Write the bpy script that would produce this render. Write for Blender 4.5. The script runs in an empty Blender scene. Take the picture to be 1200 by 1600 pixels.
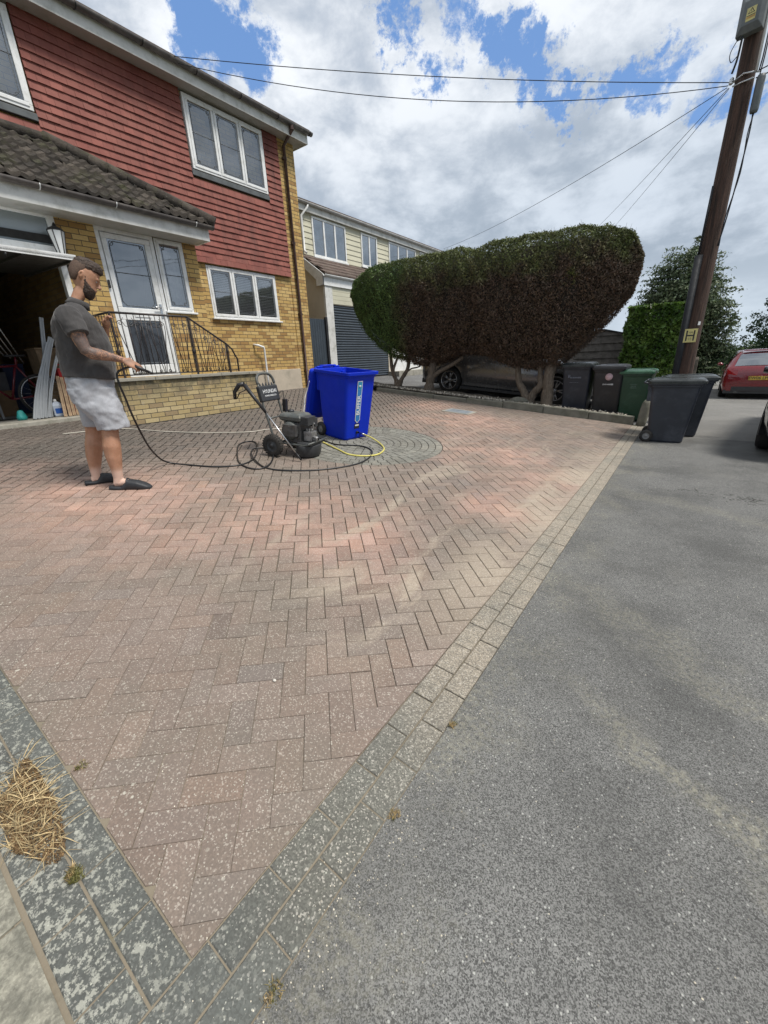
import bpy, bmesh, math, random
import numpy as np
from mathutils import Vector, Matrix, Euler
random.seed(7); rng = np.random.default_rng(7)
SC = bpy.context.scene; COL = SC.collection
R = math.radians
# ------------------------------------------------------------------ camera
F = Vector((-0.5595267, 0.7488502, -0.3551806)); RT = Vector((0.8095082, 0.5857219, -0.0403273)); DN = Vector((0.1778379, -0.3100858, -0.9339275))
cam = bpy.data.cameras.new("camera"); camo = bpy.data.objects.new("camera", cam); COL.objects.link(camo)
M = Matrix((RT, -DN, -F)).transposed().to_4x4(); M.translation = Vector((0, 0, 1.41)); camo.matrix_world = M
cam.sensor_fit = 'HORIZONTAL'; cam.sensor_width = 36; cam.lens = 625 / 1200 * 36; cam.clip_end = 500; cam.clip_start = .05
SC.camera = camo
SC.view_settings.view_transform = 'Standard'; SC.view_settings.look = 'None'; SC.view_settings.gamma = 1; SC.view_settings.exposure = 0.6
# ------------------------------------------------------------------ node helpers
class NT:
    def __init__(s, tree): s.t = tree; s.N = tree.nodes; s.L = tree.links
    def put(s, sock, v):
        if isinstance(v, bpy.types.NodeSocket): s.L.new(v, sock)
        elif v is not None:
            if sock.type == 'RGBA' and not hasattr(v, '__len__'): v = (v, v, v, 1)
            if sock.type == 'RGBA' and len(v) == 3: v = (*v, 1)
            sock.default_value = v
    def math(s, op, a, b=None, c=None, clamp=False):
        n = s.N.new('ShaderNodeMath'); n.operation = op; n.use_clamp = clamp
        s.put(n.inputs[0], a); s.put(n.inputs[1], b)
        if c is not None: s.put(n.inputs[2], c)
        return n.outputs[0]
    def vm(s, op, a, b=None, out=0):
        n = s.N.new('ShaderNodeVectorMath'); n.operation = op; s.put(n.inputs[0], a)
        if b is not None:
            if op == 'SCALE': s.put(n.inputs['Scale'], b)
            else: s.put(n.inputs[1], b)
        return n.outputs[out]
    def mix(s, f, a, b, mode='MIX'):
        n = s.N.new('ShaderNodeMix'); n.data_type = 'RGBA'; n.blend_type = mode
        s.put(n.inputs[0], f); s.put(n.inputs[6], a); s.put(n.inputs[7], b); return n.outputs[2]
    def pos(s):
        if not hasattr(s, '_p'): s._p = s.N.new('ShaderNodeTexCoord').outputs['Object']
        return s._p
    def noise(s, scale, detail=3, rough=.55, vec=None, dist=0, out=0):
        n = s.N.new('ShaderNodeTexNoise'); n.inputs['Scale'].default_value = scale; n.inputs['Detail'].default_value = detail
        n.inputs['Roughness'].default_value = rough; n.inputs['Distortion'].default_value = dist
        s.L.new(vec if vec is not None else s.pos(), n.inputs['Vector']); return n.outputs[out]
    def vor(s, scale, feat='F1', out='Distance', vec=None, rnd=1):
        n = s.N.new('ShaderNodeTexVoronoi'); n.feature = feat; n.inputs['Scale'].default_value = scale; n.inputs['Randomness'].default_value = rnd
        s.L.new(vec if vec is not None else s.pos(), n.inputs['Vector']); return n.outputs[out]
    def ss(s, v, a, b, lo=0., hi=1.):
        n = s.N.new('ShaderNodeMapRange'); n.interpolation_type = 'SMOOTHSTEP'
        if b < a: a, b, lo, hi = b, a, hi, lo
        s.put(n.inputs[0], v); n.inputs[1].default_value = a; n.inputs[2].default_value = b; n.inputs[3].default_value = lo; n.inputs[4].default_value = hi
        return n.outputs[0]
    def xyz(s, v=None):
        n = s.N.new('ShaderNodeSeparateXYZ'); s.L.new(v if v is not None else s.pos(), n.inputs[0]); return n.outputs
    def comb(s, x, y, z=0):
        n = s.N.new('ShaderNodeCombineXYZ'); s.put(n.inputs[0], x); s.put(n.inputs[1], y); s.put(n.inputs[2], z); return n.outputs[0]
    def attr(s, name='Col', out='Color'):
        n = s.N.new('ShaderNodeAttribute'); n.attribute_name = name; return n.outputs[out]
    def bump(s, h, strength=.3, dist=.01, normal=None):
        n = s.N.new('ShaderNodeBump'); n.inputs['Strength'].default_value = strength; n.inputs['Distance'].default_value = dist
        s.L.new(h, n.inputs['Height'])
        if normal is not None: s.L.new(normal, n.inputs['Normal'])
        return n.outputs[0]
    def scalev(s, k, vec=None):
        return s.vm('MULTIPLY', vec if vec is not None else s.pos(), k)
    def blob(s, cx, cy, r0, r1, vec2=None):     # soft round patch in the ground plane
        v = vec2 if vec2 is not None else s.pos()
        d = s.vm('DISTANCE', s.vm('MULTIPLY', v, (1, 1, 0)), (cx, cy, 0), out=1)
        return s.ss(d, r0, r1, 1, 0)
def newmat(name):
    m = bpy.data.materials.new(name); m.use_nodes = True; nt = NT(m.node_tree); b = m.node_tree.nodes['Principled BSDF']
    return m, nt, b
MATS = {}
def pm(name, col, rough=.6, metal=0., var=.18, vs=6., bump=0., bs=60., bd=.004, spec=.5, coat=0., dirt=None, ds=3., vcol=False, alpha=None, emit=None):
    """general painted / plain material: colour varied by noise, optional dirt colour, bump"""
    if name in MATS: return MATS[name]
    m, nt, b = newmat(name)
    n = nt.noise(vs, 5, .6)
    c = nt.mix(nt.ss(n, .3, .7), [k * (1 - var) for k in col], [min(1, k * (1 + var)) for k in col])
    if vcol: c = nt.mix(1., c, nt.attr(), 'MULTIPLY')
    if dirt: c = nt.mix(nt.ss(nt.noise(ds, 6, .7), .45, .75, 0, .75), c, dirt)
    nt.put(b.inputs['Base Color'], c)
    r2 = nt.ss(nt.noise(vs * 2.3, 4, .6), .25, .75, max(.02, rough - .1), min(1, rough + .1)); nt.put(b.inputs['Roughness'], r2)
    b.inputs['Metallic'].default_value = metal; b.inputs['Specular IOR Level'].default_value = spec
    b.inputs['Coat Weight'].default_value = coat; b.inputs['Coat Roughness'].default_value = .06
    if bump: nt.put(b.inputs['Normal'], nt.bump(nt.noise(bs, 4, .6), bump, bd))
    if emit:
        nt.put(b.inputs['Emission Color'], emit[0]); b.inputs['Emission Strength'].default_value = emit[1]
    MATS[name] = m; return m
# ------------------------------------------------------------------ world: Nishita sky behind broken cloud
W = bpy.data.worlds.new("World"); SC.world = W; W.use_nodes = True
wt = NT(W.node_tree); bg = W.node_tree.nodes['Background']
SUN_EL, SUN_AZ = 60, 12      # azimuth measured from +X anticlockwise
sky = wt.N.new('ShaderNodeTexSky'); sky.sky_type = 'NISHITA'; sky.sun_disc = False; sky.sun_elevation = R(SUN_EL); sky.sun_rotation = R(90 - SUN_AZ)
sky.air_density = 1.1; sky.dust_density = .6; sky.ozone_density = 2
d = wt.N.new('ShaderNodeTexCoord').outputs['Generated']; dx, dy, dz = wt.xyz(d)
inv = wt.math('DIVIDE', 1., wt.math('ADD', wt.math('MAXIMUM', dz, 0.), .13))
pv = wt.comb(wt.math('MULTIPLY', dx, inv), wt.math('MULTIPLY', dy, inv), 0)
dv = wt.vm('MULTIPLY', d, (1, 1, 1.7)); big = wt.noise(2.6, 9, .6, dv, .2); fine = wt.noise(7.5, 10, .64, dv, .25)
warp = wt.vm('ADD', d, wt.vm('SCALE', wt.vm('SUBTRACT', wt.noise(4.2, 9, .72, d, 0, 1), (.5, .5, .5)), .34))
holes = None
for (c, r) in (((-.680, .540, .500), .060), ((-.668, .578, .470), .060), ((-.695, .511, .508), .05), ((-.472, .722, .506), .040), ((-.451, .763, .463), .045),
               ((-.358, .806, .471), .045), ((-.31, .83, .462), .045), ((-.28, .855, .437), .045), ((-.234, .889, .392), .035), ((-.109, .924, .366), .045), ((-.16, .91, .372), .04),
               ((-.037, .933, .358), .05), ((.02, .94, .345), .05), ((-.493, .759, .426), .025), ((-.404, .762, .506), .05)):
    h = wt.ss(wt.vm('DISTANCE', warp, c, out=1), 0., r * 2.15, 1, 0)
    holes = h if holes is None else wt.math('MAXIMUM', holes, h)
cover = wt.math('ADD', wt.math('SUBTRACT', big, wt.math('MULTIPLY', holes, .50)), wt.math('MULTIPLY', wt.math('SUBTRACT', fine, .5), .60))
cover = wt.ss(cover, .10, .27)
shade = wt.math('ADD', wt.math('MULTIPLY', wt.noise(6.2, 8, .60, wt.vm('ADD', dv, (3.1, 1.7, .4)), .15), .72), wt.math('MULTIPLY', wt.noise(2.2, 8, .62, pv, .3), .28))
lit = wt.ss(shade, .38, .62)
hi = wt.ss(wt.math('SUBTRACT', dz, wt.math('MULTIPLY', dx, .18)), .26, .60)
cdark = wt.mix(hi, (.37, .44, .53), (.48, .545, .64)); clit = wt.mix(hi, (.66, .735, .83), (.92, .955, 1.0))
cc = wt.mix(lit, cdark, clit)
cc = wt.mix(wt.ss(dz, .02, .2, .75, 0.), cc, (.60, .69, .78))
skyc = wt.vm('SCALE', sky.outputs[0], .10)
skyc = wt.mix(.6, skyc, (.20, .40, .84))
full = wt.mix(cover, skyc, cc)
full = wt.mix(wt.ss(dz, -.03, .0, 1, 0), full, (.24, .25, .25))
wt.put(bg.inputs['Color'], full); bg.inputs['Strength'].default_value = 0.70
# sun: veiled by cloud, so a wide disc
sl = bpy.data.lights.new("sun", 'SUN'); sl.energy = 2.7; sl.angle = R(15); sl.color = (1, .95, .87)
so = bpy.data.objects.new("sun", sl); COL.objects.link(so)
sd = Vector((math.cos(R(SUN_EL)) * math.cos(R(SUN_AZ)), math.cos(R(SUN_EL)) * math.sin(R(SUN_AZ)), math.sin(R(SUN_EL))))
so.rotation_euler = (-sd).to_track_quat('-Z', 'Y').to_euler(); so.location = (0, 0, 20)
# ------------------------------------------------------------------ mesh helpers
def col3(c): return (c, c, c, 1) if not hasattr(c, '__len__') else (c[0], c[1], c[2], 1)
class MB:
    def __init__(s): s.v = []; s.f = []; s.m = []; s.c = []; s.sm = []
    def add(s, V, Fc, mat=0, col=1., smooth=False, T=None):
        o = len(s.v)
        if T is not None: V = [T @ Vector(p) for p in V]
        s.v.extend([tuple(p) for p in V]); c = col3(col)
        for f in Fc:
            s.f.append(tuple(o + i for i in f)); s.m.append(mat); s.c.append(c); s.sm.append(smooth)
        return s
    def box(s, x0, x1, y0, y1, z0, z1, mat=0, col=1., T=None):
        V = [(x0, y0, z0), (x1, y0, z0), (x1, y1, z0), (x0, y1, z0), (x0, y0, z1), (x1, y0, z1), (x1, y1, z1), (x0, y1, z1)]
        return s.add(V, [(3, 2, 1, 0), (4, 5, 6, 7), (0, 1, 5, 4), (1, 2, 6, 5), (2, 3, 7, 6), (3, 0, 4, 7)], mat, col, False, T)
    def tube(s, pts, r, n=8, mat=0, col=1., closed=False, T=None, caps=True, smooth=True):
        P = [Vector(p) for p in pts]; k = len(P); rr = r if hasattr(r, '__len__') else [r] * k
        V = []; up = Vector((0, 0, 1)); prev = None
        for i in range(k):
            a = P[i - 1] if (i > 0 or closed) else P[i]; b = P[(i + 1) % k] if (i < k - 1 or closed) else P[i]
            t = (b - a); t = t.normalized() if t.length > 1e-9 else Vector((0, 0, 1))
            if prev is None: u = t.cross(up) if abs(t.dot(up)) < .95 else t.cross(Vector((1, 0, 0)))
            else: u = prev - t * prev.dot(t)
            if u.length < 1e-6: u = t.cross(Vector((1, 0, 0)))
            u.normalize(); prev = u; w = t.cross(u)
            for j in range(n):
                a_ = 2 * math.pi * j / n; V.append(P[i] + (u * math.cos(a_) + w * math.sin(a_)) * rr[i])
        Fc = []
        for i in range(k if closed else k - 1):
            for j in range(n):
                i2 = (i + 1) % k; Fc.append((i * n + j, i * n + (j + 1) % n, i2 * n + (j + 1) % n, i2 * n + j))
        s.add(V, Fc, mat, col, smooth, T)
        if caps and not closed:
            o = len(s.v) - len(V); s.f.append(tuple(o + j for j in range(n))[::-1]); s.f.append(tuple(o + (k - 1) * n + j for j in range(n)))
            s.m += [mat] * 2; s.c += [col3(col)] * 2; s.sm += [False] * 2
        return s
    def lathe(s, prof, n=24, mat=0, col=1., T=None, smooth=True):     # (r,z) profile around z
        V = []; Fc = []
        for (r, z) in prof:
            for j in range(n):
                a = 2 * math.pi * j / n; V.append((r * math.cos(a), r * math.sin(a), z))
        for i in range(len(prof) - 1):
            for j in range(n): Fc.append((i * n + j, i * n + (j + 1) % n, (i + 1) * n + (j + 1) % n, (i + 1) * n + j))
        return s.add(V, Fc, mat, col, smooth, T)
    def loft(s, rings, mat=0, col=1., caps=True, smooth=True, T=None, closed=True):
        n = len(rings[0]); V = [p for r in rings for p in r]; Fc = []
        for i in range(len(rings) - 1):
            for j in range(n if closed else n - 1): Fc.append((i * n + j, i * n + (j + 1) % n, (i + 1) * n + (j + 1) % n, (i + 1) * n + j))
        s.add(V, Fc, mat, col, smooth, T)
        if caps:
            o = len(s.v) - len(V); s.f.append(tuple(o + j for j in range(n))[::-1]); s.f.append(tuple(o + (len(rings) - 1) * n + j for j in range(n)))
            s.m += [mat] * 2; s.c += [col3(col)] * 2; s.sm += [smooth] * 2
        return s
    def prism(s, poly, axis, a, b, mat=0, col=1., T=None):   # polygon extruded along axis ('x','y','z'); poly holds the other two coords in order
        def mk(p, t): return {'x': (t, p[0], p[1]), 'y': (p[0], t, p[1]), 'z': (p[0], p[1], t)}[axis]
        n = len(poly); V = [mk(p, a) for p in poly] + [mk(p, b) for p in poly]
        Fc = [tuple(range(n))[::-1], tuple(range(n, 2 * n))] + [(i, (i + 1) % n, n + (i + 1) % n, n + i) for i in range(n)]
        return s.add(V, Fc, mat, col, False, T)
    def build(s, name, mats, parent=None, bevel=0., seg=2, fix=True, local=False, subsurf=0, solid=0.):
        me = bpy.data.meshes.new(name); me.from_pydata(s.v, [], s.f)
        if not hasattr(mats, '__len__'): mats = [mats]
        for m in mats: me.materials.append(m)
        me.polygons.foreach_set('material_index', s.m); me.polygons.foreach_set('use_smooth', s.sm)
        if any(c != (1., 1., 1., 1) for c in s.c):
            ca = me.color_attributes.new('Col', 'FLOAT_COLOR', 'CORNER'); tot = np.zeros(len(me.polygons), dtype=np.int32); me.polygons.foreach_get('loop_total', tot)
            ca.data.foreach_set('color', np.repeat(np.array(s.c, dtype=np.float32), tot, axis=0).ravel())
        else:
            ca = me.color_attributes.new('Col', 'FLOAT_COLOR', 'CORNER'); ca.data.foreach_set('color', np.ones(len(me.loops) * 4, dtype=np.float32))
        if fix:
            bm = bmesh.new(); bm.from_mesh(me)
            bmesh.ops.recalc_face_normals(bm, faces=bm.faces); bm.to_mesh(me); bm.free()
        me.update()
        o = bpy.data.objects.new(name, me); COL.objects.link(o)
        if parent is not None: attach(o, parent, local)
        if bevel: b = o.modifiers.new('bevel', 'BEVEL'); b.width = bevel; b.segments = seg; b.limit_method = 'ANGLE'; b.angle_limit = R(35); b.harden_normals = False
        if subsurf: b = o.modifiers.new('sub', 'SUBSURF'); b.levels = subsurf; b.render_levels = subsurf
        if solid: b = o.modifiers.new('sol', 'SOLIDIFY'); b.thickness = solid; b.offset = 0
        return o
def world_m(o):
    m = o.matrix_basis.copy()
    while o.parent: m = o.parent.matrix_basis @ o.matrix_parent_inverse @ m if False else o.parent.matrix_basis @ m; o = o.parent
    return m
def attach(o, parent, local=False):
    """local=False: the mesh is in world coordinates and the parent Empty only carries it"""
    o.parent = parent
    if not local:
        if parent.type == 'EMPTY': o.matrix_parent_inverse = parent.matrix_basis.inverted()
        else: o.matrix_parent_inverse = Matrix.Identity(4)
def tag(o, label=None, cat=None, group=None, kind=None):
    for k, v in (('label', label), ('category', cat), ('group', group), ('kind', kind)):
        if v: o[k] = v
    return o
def thing(name, label, cat, loc=(0, 0, 0), rot=(0, 0, 0), group=None):
    o = bpy.data.objects.new(name, None); COL.objects.link(o); o.location = loc; o.rotation_euler = rot; o.empty_display_size = .2
    return tag(o, label, cat, group)
def copy_tree(o, parent=None):
    c = o.copy(); COL.objects.link(c); c.parent = parent
    if parent is not None: c.matrix_parent_inverse = o.matrix_parent_inverse.copy()
    for ch in list(o.children): copy_tree(ch, c)
    return c
def text_mb(txt, size, T, depth=.002, mb=None, mat=0, bold=0.):
    """lettering as thin solid letters; T places text plane (x right, y up)"""
    cu = bpy.data.curves.new('t', 'FONT'); cu.body = txt; cu.size = size; cu.extrude = depth; cu.align_x = 'CENTER'; cu.align_y = 'CENTER'; cu.offset = bold; cu.resolution_u = 3
    o = bpy.data.objects.new('t', cu); COL.objects.link(o); bpy.context.view_layer.update()
    me = bpy.data.meshes.new_from_object(o.evaluated_get(bpy.context.evaluated_depsgraph_get()))
    mb = mb or MB(); mb.add([v.co for v in me.vertices], [tuple(p.vertices) for p in me.polygons], mat, 1., False, T)
    bpy.data.objects.remove(o); bpy.data.meshes.remove(me); bpy.data.curves.remove(cu); return mb
def frame(o, x, y):                      # matrix with origin o, x axis, y axis
    x = Vector(x).normalized(); y = Vector(y); z = x.cross(y).normalized(); y = z.cross(x)
    m = Matrix((x, y, z)).transposed().to_4x4(); m.translation = Vector(o); return m
def gz(x, y=0):                          # height of the sloping drives
    if x > -.553: return -.004 * max(0, y - 9)
    return -.0953 * max(x, -9.6) - .053
TILT = math.atan(.0953)
# ================================================================== SETTING
def clip(poly, n, d):                     # keep n.p <= d
    out = []
    for i in range(len(poly)):
        a, b = poly[i], poly[(i + 1) % len(poly)]; da = n[0] * a[0] + n[1] * a[1] - d; db = n[0] * b[0] + n[1] * b[1] - d
        if da <= 0: out.append(a)
        if (da < 0 < db) or (db < 0 < da): t = da / (da - db); out.append((a[0] + (b[0] - a[0]) * t, a[1] + (b[1] - a[1]) * t))
    return out
def inset(poly, w):
    n = len(poly); res = []
    A = sum(poly[i][0] * poly[(i + 1) % n][1] - poly[(i + 1) % n][0] * poly[i][1] for i in range(n))
    if A < 0: poly = poly[::-1]
    if abs(A) / 2 < .0006: return None
    edges = []
    for i in range(n):
        a, b = poly[i], poly[(i + 1) % n]; L = math.hypot(b[0] - a[0], b[1] - a[1])
        if L < 1e-5: continue
        nx, ny = (b[1] - a[1]) / L, -(b[0] - a[0]) / L; edges.append((nx, ny, nx * a[0] + ny * a[1] - w))
    big = poly
    for e in edges:
        big = clip(big, e[:2], e[2])
        if len(big) < 3: return None
    # drop near duplicates
    out = []
    for p in big:
        if not out or math.hypot(p[0] - out[-1][0], p[1] - out[-1][1]) > .002: out.append(p)
    if len(out) > 2 and math.hypot(out[0][0] - out[-1][0], out[0][1] - out[-1][1]) <= .002: out.pop()
    return out if len(out) >= 3 else None
def block(mb, poly, zf, joint=.0022, cham=.003, top=0., mat=0, col=1.):
    """one laid block: flat top, worn edge, sides down into the joint"""
    o = inset(poly, joint)
    if not o: return
    i = inset(o, cham)
    tx, ty = random.gauss(0, .004), random.gauss(0, .004); cx, cy = o[0]; h = top + random.gauss(0, .0007)
    zz = lambda p, dz: zf(p[0], p[1]) + h + (p[0] - cx) * tx + (p[1] - cy) * ty + dz
    n = len(o)
    if not i or len(i) != n:
        V = [(p[0], p[1], zz(p, 0)) for p in o] + [(p[0], p[1], zz(p, -.015)) for p in o]
        mb.add(V, [tuple(range(n))] + [(k + n, (k + 1) % n + n, (k + 1) % n, k) for k in range(n)], mat, col); return
    V = [(p[0], p[1], zz(p, 0)) for p in i] + [(p[0], p[1], zz(p, -.003)) for p in o] + [(p[0], p[1], zz(p, -.016)) for p in o]
    mb.add(V, [tuple(range(n))] + [(k + n, (k + 1) % n + n, (k + 1) % n, k) for k in range(n)] + [(k + 2 * n, (k + 1) % n + 2 * n, (k + 1) % n + n, k + n) for k in range(n)], mat, col)
# ---- block paving material: dirt, cleaned band, lichen, sand streaks are marks with shapes of their own
def paving_mat(name, base, clean, green=0.):
    m, nt, b = newmat(name); P = nt.pos(); x, y, z = nt.xyz(P)
    wob = nt.vm('ADD', P, nt.vm('SCALE', nt.vm('SUBTRACT', nt.noise(.9, 4, .6, out=1), (.5, .5, .5)), 1.1))
    band = None
    for (cx, cy, r0, r1) in ((-4.2, 1.3, .3, 1.2), (-3.2, 1.7, .3, 1.1), (-2.5, 2.1, .3, 1.1), (-1.95, 2.1, .2, .9), (-2.1, 5.3, .2, 1.2), (-1.15, 4.6, .1, .9), (-3.3, 7.0, .3, 1.6), (-1.2, 3.5, .1, .6), (-5.4, 1.0, .2, .9), (-5., 8.2, .2, 1.2)):
        k = nt.blob(cx, cy, r0, r1, wob); band = k if band is None else nt.math('MAXIMUM', band, k)
    band = nt.math('MULTIPLY', band, nt.ss(nt.noise(2.2, 5, .6), .3, .65, .35, 1.))
    c = nt.mix(band, base, clean)
    c = nt.mix(1., c, nt.attr(), 'MULTIPLY')
    c = nt.mix(nt.ss(nt.noise(1.3, 6, .65), .42, .68, 0, .42), c, (.145, .135, .105))           # green-grey film
    wet = nt.math('MULTIPLY', nt.ss(x, -4.4, -5.6), nt.ss(y, 2.0, 3.6, .9, .75))
    wet = nt.math('MULTIPLY', wet, nt.ss(nt.noise(1.7, 4, .6), .28, .55, .55, 1.))
    c = nt.mix(wet, c, nt.mix(.5, nt.mix(1., c, (.36, .34, .34), 'MULTIPLY'), (.085, .08, .07)))
    # sand dried in drifts (towards the kerb and across the middle)
    st = nt.noise(1., 5, .62, nt.vm('MULTIPLY', nt.vm('ADD', P, nt.vm('SCALE', nt.noise(.8, 2, .5, out=1), .8)), (2.6, .75, 0)), .6)
    zone = nt.math('MULTIPLY', nt.ss(x, -3.6, -1.6), nt.math('MULTIPLY', nt.ss(y, .9, 1.6), nt.ss(y, 8.8, 5.5)))
    sand = nt.math('MULTIPLY', nt.ss(st, .50, .68), nt.math('MULTIPLY', zone, .70)); sand = nt.math('MAXIMUM', sand, nt.math('MULTIPLY', nt.math('MULTIPLY', nt.ss(x, -1.35, -.85), nt.math('MULTIPLY', nt.ss(y, 1.2, 2.4), nt.ss(y, 7.5, 5.))), nt.ss(nt.noise(1.6, 5, .65), .32, .6, .15, .75)))
    if green: sand = nt.math('MAXIMUM', sand, nt.math('MULTIPLY', nt.ss(y, .5, 1.6), nt.ss(nt.noise(2.4, 5, .65), .3, .6, .25, .7)))
    c = nt.mix(sand, c, (.42, .355, .275))
    # aggregate grains and grit
    g = nt.vor(210., out='Color'); gs = nt.xyz(g)[0]
    c = nt.mix(nt.ss(gs, .1, .9, .30, .0), c, (.075, .065, .058))
    c = nt.mix(nt.ss(gs, .82, 1.0, 0., .55), c, (.44, .40, .35))
    # lichen spots: small and many near the street corner, in patches
    near = nt.math('ADD', nt.ss(y, 3.4, .6, .12, 1.), nt.ss(x, -2.6, -5, 0, .25), clamp=True)
    l1 = nt.math('ADD', nt.vor(72.), nt.math('MULTIPLY', nt.noise(40., 2), .35))
    pat = nt.noise(3.3, 5, .65)
    t1 = nt.math('MULTIPLY', nt.ss(l1, .33, .25), nt.math('MULTIPLY', nt.ss(pat, .30, .52), near))
    l2 = nt.math('ADD', nt.vor(27.), nt.math('MULTIPLY', nt.noise(60., 3), .35))
    cor = nt.math('MULTIPLY', nt.ss(y, .75, .15), nt.ss(nt.noise(5.5, 4, .6), .42, .6))
    t2 = nt.math('MULTIPLY', nt.ss(l2, .36, .27), cor)
    lich = nt.math('MAXIMUM', nt.math('MULTIPLY', t1, .9), nt.math('MULTIPLY', t2, .75))
    if green:
        c = nt.mix(nt.ss(y, .45, .12), c, nt.mix(1., nt.mix(nt.noise(9, 5, .7), (.078, .084, .080), (.128, .132, .120)), nt.attr(), 'MULTIPLY'))
        c = nt.mix(nt.ss(gs, .05, .9, .45, .0), c, (.05, .05, .045)); c = nt.mix(nt.ss(gs, .86, 1.0, 0., .4), c, (.38, .37, .33))
        l3 = nt.math('ADD', nt.math('MULTIPLY', nt.noise(52., 6, .72), 1.), nt.math('MULTIPLY', nt.ss(y, -.4, .5), .12))
        lich = nt.math('MAXIMUM', lich, nt.math('MULTIPLY', nt.ss(l3, .53, .47), nt.math('MULTIPLY', nt.math('MULTIPLY', nt.ss(y, .6, -.1), nt.ss(x, -.5, -.9)), .62)))
    c = nt.mix(lich, c, (.50, .48, .41) if not green else (.42, .42, .36))
    nt.put(b.inputs['Base Color'], c); nt.put(b.inputs['Roughness'], nt.math('SUBTRACT', .88, nt.math('MULTIPLY', wet, .28)))
    h = nt.math('ADD', nt.math('MULTIPLY', gs, .6), nt.math('ADD', nt.math('MULTIPLY', nt.noise(90., 4, .6), 1.), nt.math('MULTIPLY', nt.noise(9, 3), 1.5)))
    nt.put(b.inputs['Normal'], nt.bump(h, .55, .0035)); return m
m_pav = paving_mat('block_paving', (.215, .165, .136), (.42, .265, .208))
m_edge = paving_mat('grey_edging', (.150, .152, .135), (.25, .235, .19), 1.)
m_ring = paving_mat('grey_setts', (.19, .19, .165), (.23, .225, .19))
m, nt, b = newmat('joint_sand'); x, y, z = nt.xyz()
c = nt.mix(nt.ss(nt.noise(60, 4, .7), .3, .7), (.075, .066, .048), (.165, .148, .108)); c = nt.mix(nt.ss(y, .8, 3.0, 0, .72), c, (.022, .019, .017)); c = nt.mix(nt.ss(x, -4.4, -5.6), c, (.02, .018, .016)); c = nt.mix(nt.math('MULTIPLY', nt.ss(x, -2.7, -1.5), nt.ss(nt.noise(1.6, 4, .6), .28, .5, .45, 1.)), c, (.20, .17, .125))  # sand and dirt tones; darkening along y paints in shadow between blocks
c = nt.mix(nt.ss(nt.noise(2.5, 5, .6), .6, .72, 0, .6), c, (.06, .07, .03))
nt.put(b.inputs['Base Color'], c); b.inputs['Roughness'].default_value = .95; nt.put(b.inputs['Normal'], nt.bump(nt.noise(150, 3), .6, .004)); m_joint = m
# ---- asphalt
def asphalt(name, lo, hi, tone=(1, 1, 1), sand=True):
    m, nt, b = newmat(name); P = nt.pos(); x, y, z = nt.xyz(P)
    v = nt.xyz(nt.vor(300., out='Color'))[0]; v2 = nt.xyz(nt.vor(520., out='Color'))[1]
    c = nt.mix(nt.ss(nt.math('ADD', nt.math('MULTIPLY', v, .62), nt.math('MULTIPLY', v2, .38)), .14, .86), [k * lo for k in tone], [k * hi for k in tone])
    w = nt.xyz(nt.vor(95., out='Color'))[0]; dd = nt.vor(95.)
    c = nt.mix(nt.math('MULTIPLY', nt.ss(w, .88, .93), nt.ss(dd, .34, .2)), c, (.46, .46, .43))
    c = nt.mix(nt.ss(nt.noise(.8, 6, .65), .38, .66, 0, .55), c, [k * lo * .8 for k in tone])
    c = nt.mix(nt.ss(nt.noise(1.9, 6, .7, nt.scalev((1, .5, 1))), .50, .74, 0, .25), c, (.25, .24, .21))
    if sand:
        q = nt.vm('ADD', P, nt.vm('SCALE', nt.vm('SUBTRACT', nt.noise(1.5, 4, .6, out=1), (.5, .5, .5)), .9)); qx, qy, _ = nt.xyz(q)
        # two washed-out trails of sand running off the drive down the road, and a line beside the kerb
        l1 = nt.math('ABSOLUTE', nt.math('SUBTRACT', qy, nt.math('SUBTRACT', 1.62, nt.math('MULTIPLY', nt.math('ADD', qx, .45), .42))))
        s1 = nt.math('MULTIPLY', nt.ss(l1, .11, .0), nt.ss(qx, -.5, .25))
        l2 = nt.math('ABSOLUTE', nt.math('SUBTRACT', qy, nt.math('SUBTRACT', 2.6, nt.math('MULTIPLY', nt.math('ADD', qx, .45), .75))))
        s2 = nt.math('MULTIPLY', nt.ss(l2, .16, .0), .6)
        s3 = nt.math('MULTIPLY', nt.ss(qx, -.15, -.52), nt.ss(nt.noise(2.2, 4, .6), .45, .6, .1, .8))
        l4 = nt.math('ABSOLUTE', nt.math('SUBTRACT', qy, nt.math('ADD', 4.6, nt.math('MULTIPLY', qx, -.5)))); s4 = nt.math('MULTIPLY', nt.ss(l4, .2, .0), .55)
        s = nt.math('MAXIMUM', nt.math('MAXIMUM', s1, s2), nt.math('MAXIMUM', s3, s4)); s = nt.math('MULTIPLY', s, nt.ss(nt.noise(45, 4, .7), .40, .62, .05, .6))
        c = nt.mix(nt.math('MULTIPLY', s, .8), c, (.38, .36, .27))
        # hairline cracks
        cr = nt.math('ABSOLUTE', nt.math('SUBTRACT', y, nt.math('ADD', 5.0, nt.math('MULTIPLY', nt.math('SUBTRACT', nt.noise(1.6, 5, .65), .5), 1.4))))
        c = nt.mix(nt.math('MULTIPLY', nt.ss(cr, .012, .004), nt.ss(x, -.3, .1)), c, (.035, .034, .03))
    nt.put(b.inputs['Base Color'], c); b.inputs['Roughness'].default_value = .86
    nt.put(b.inputs['Normal'], nt.bump(nt.math('ADD', nt.math('MULTIPLY', v, 1.), nt.math('MULTIPLY', v2, .5)), .75, .006)); return m
m_asp = asphalt('asphalt', .058, .265, (1, 1, .96)); m_road = asphalt('old_concrete_road', .17, .29, (1, .975, .92), False); m_drive2 = asphalt('dark_drive', .11, .2, (1, 1, 1), False)
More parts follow.
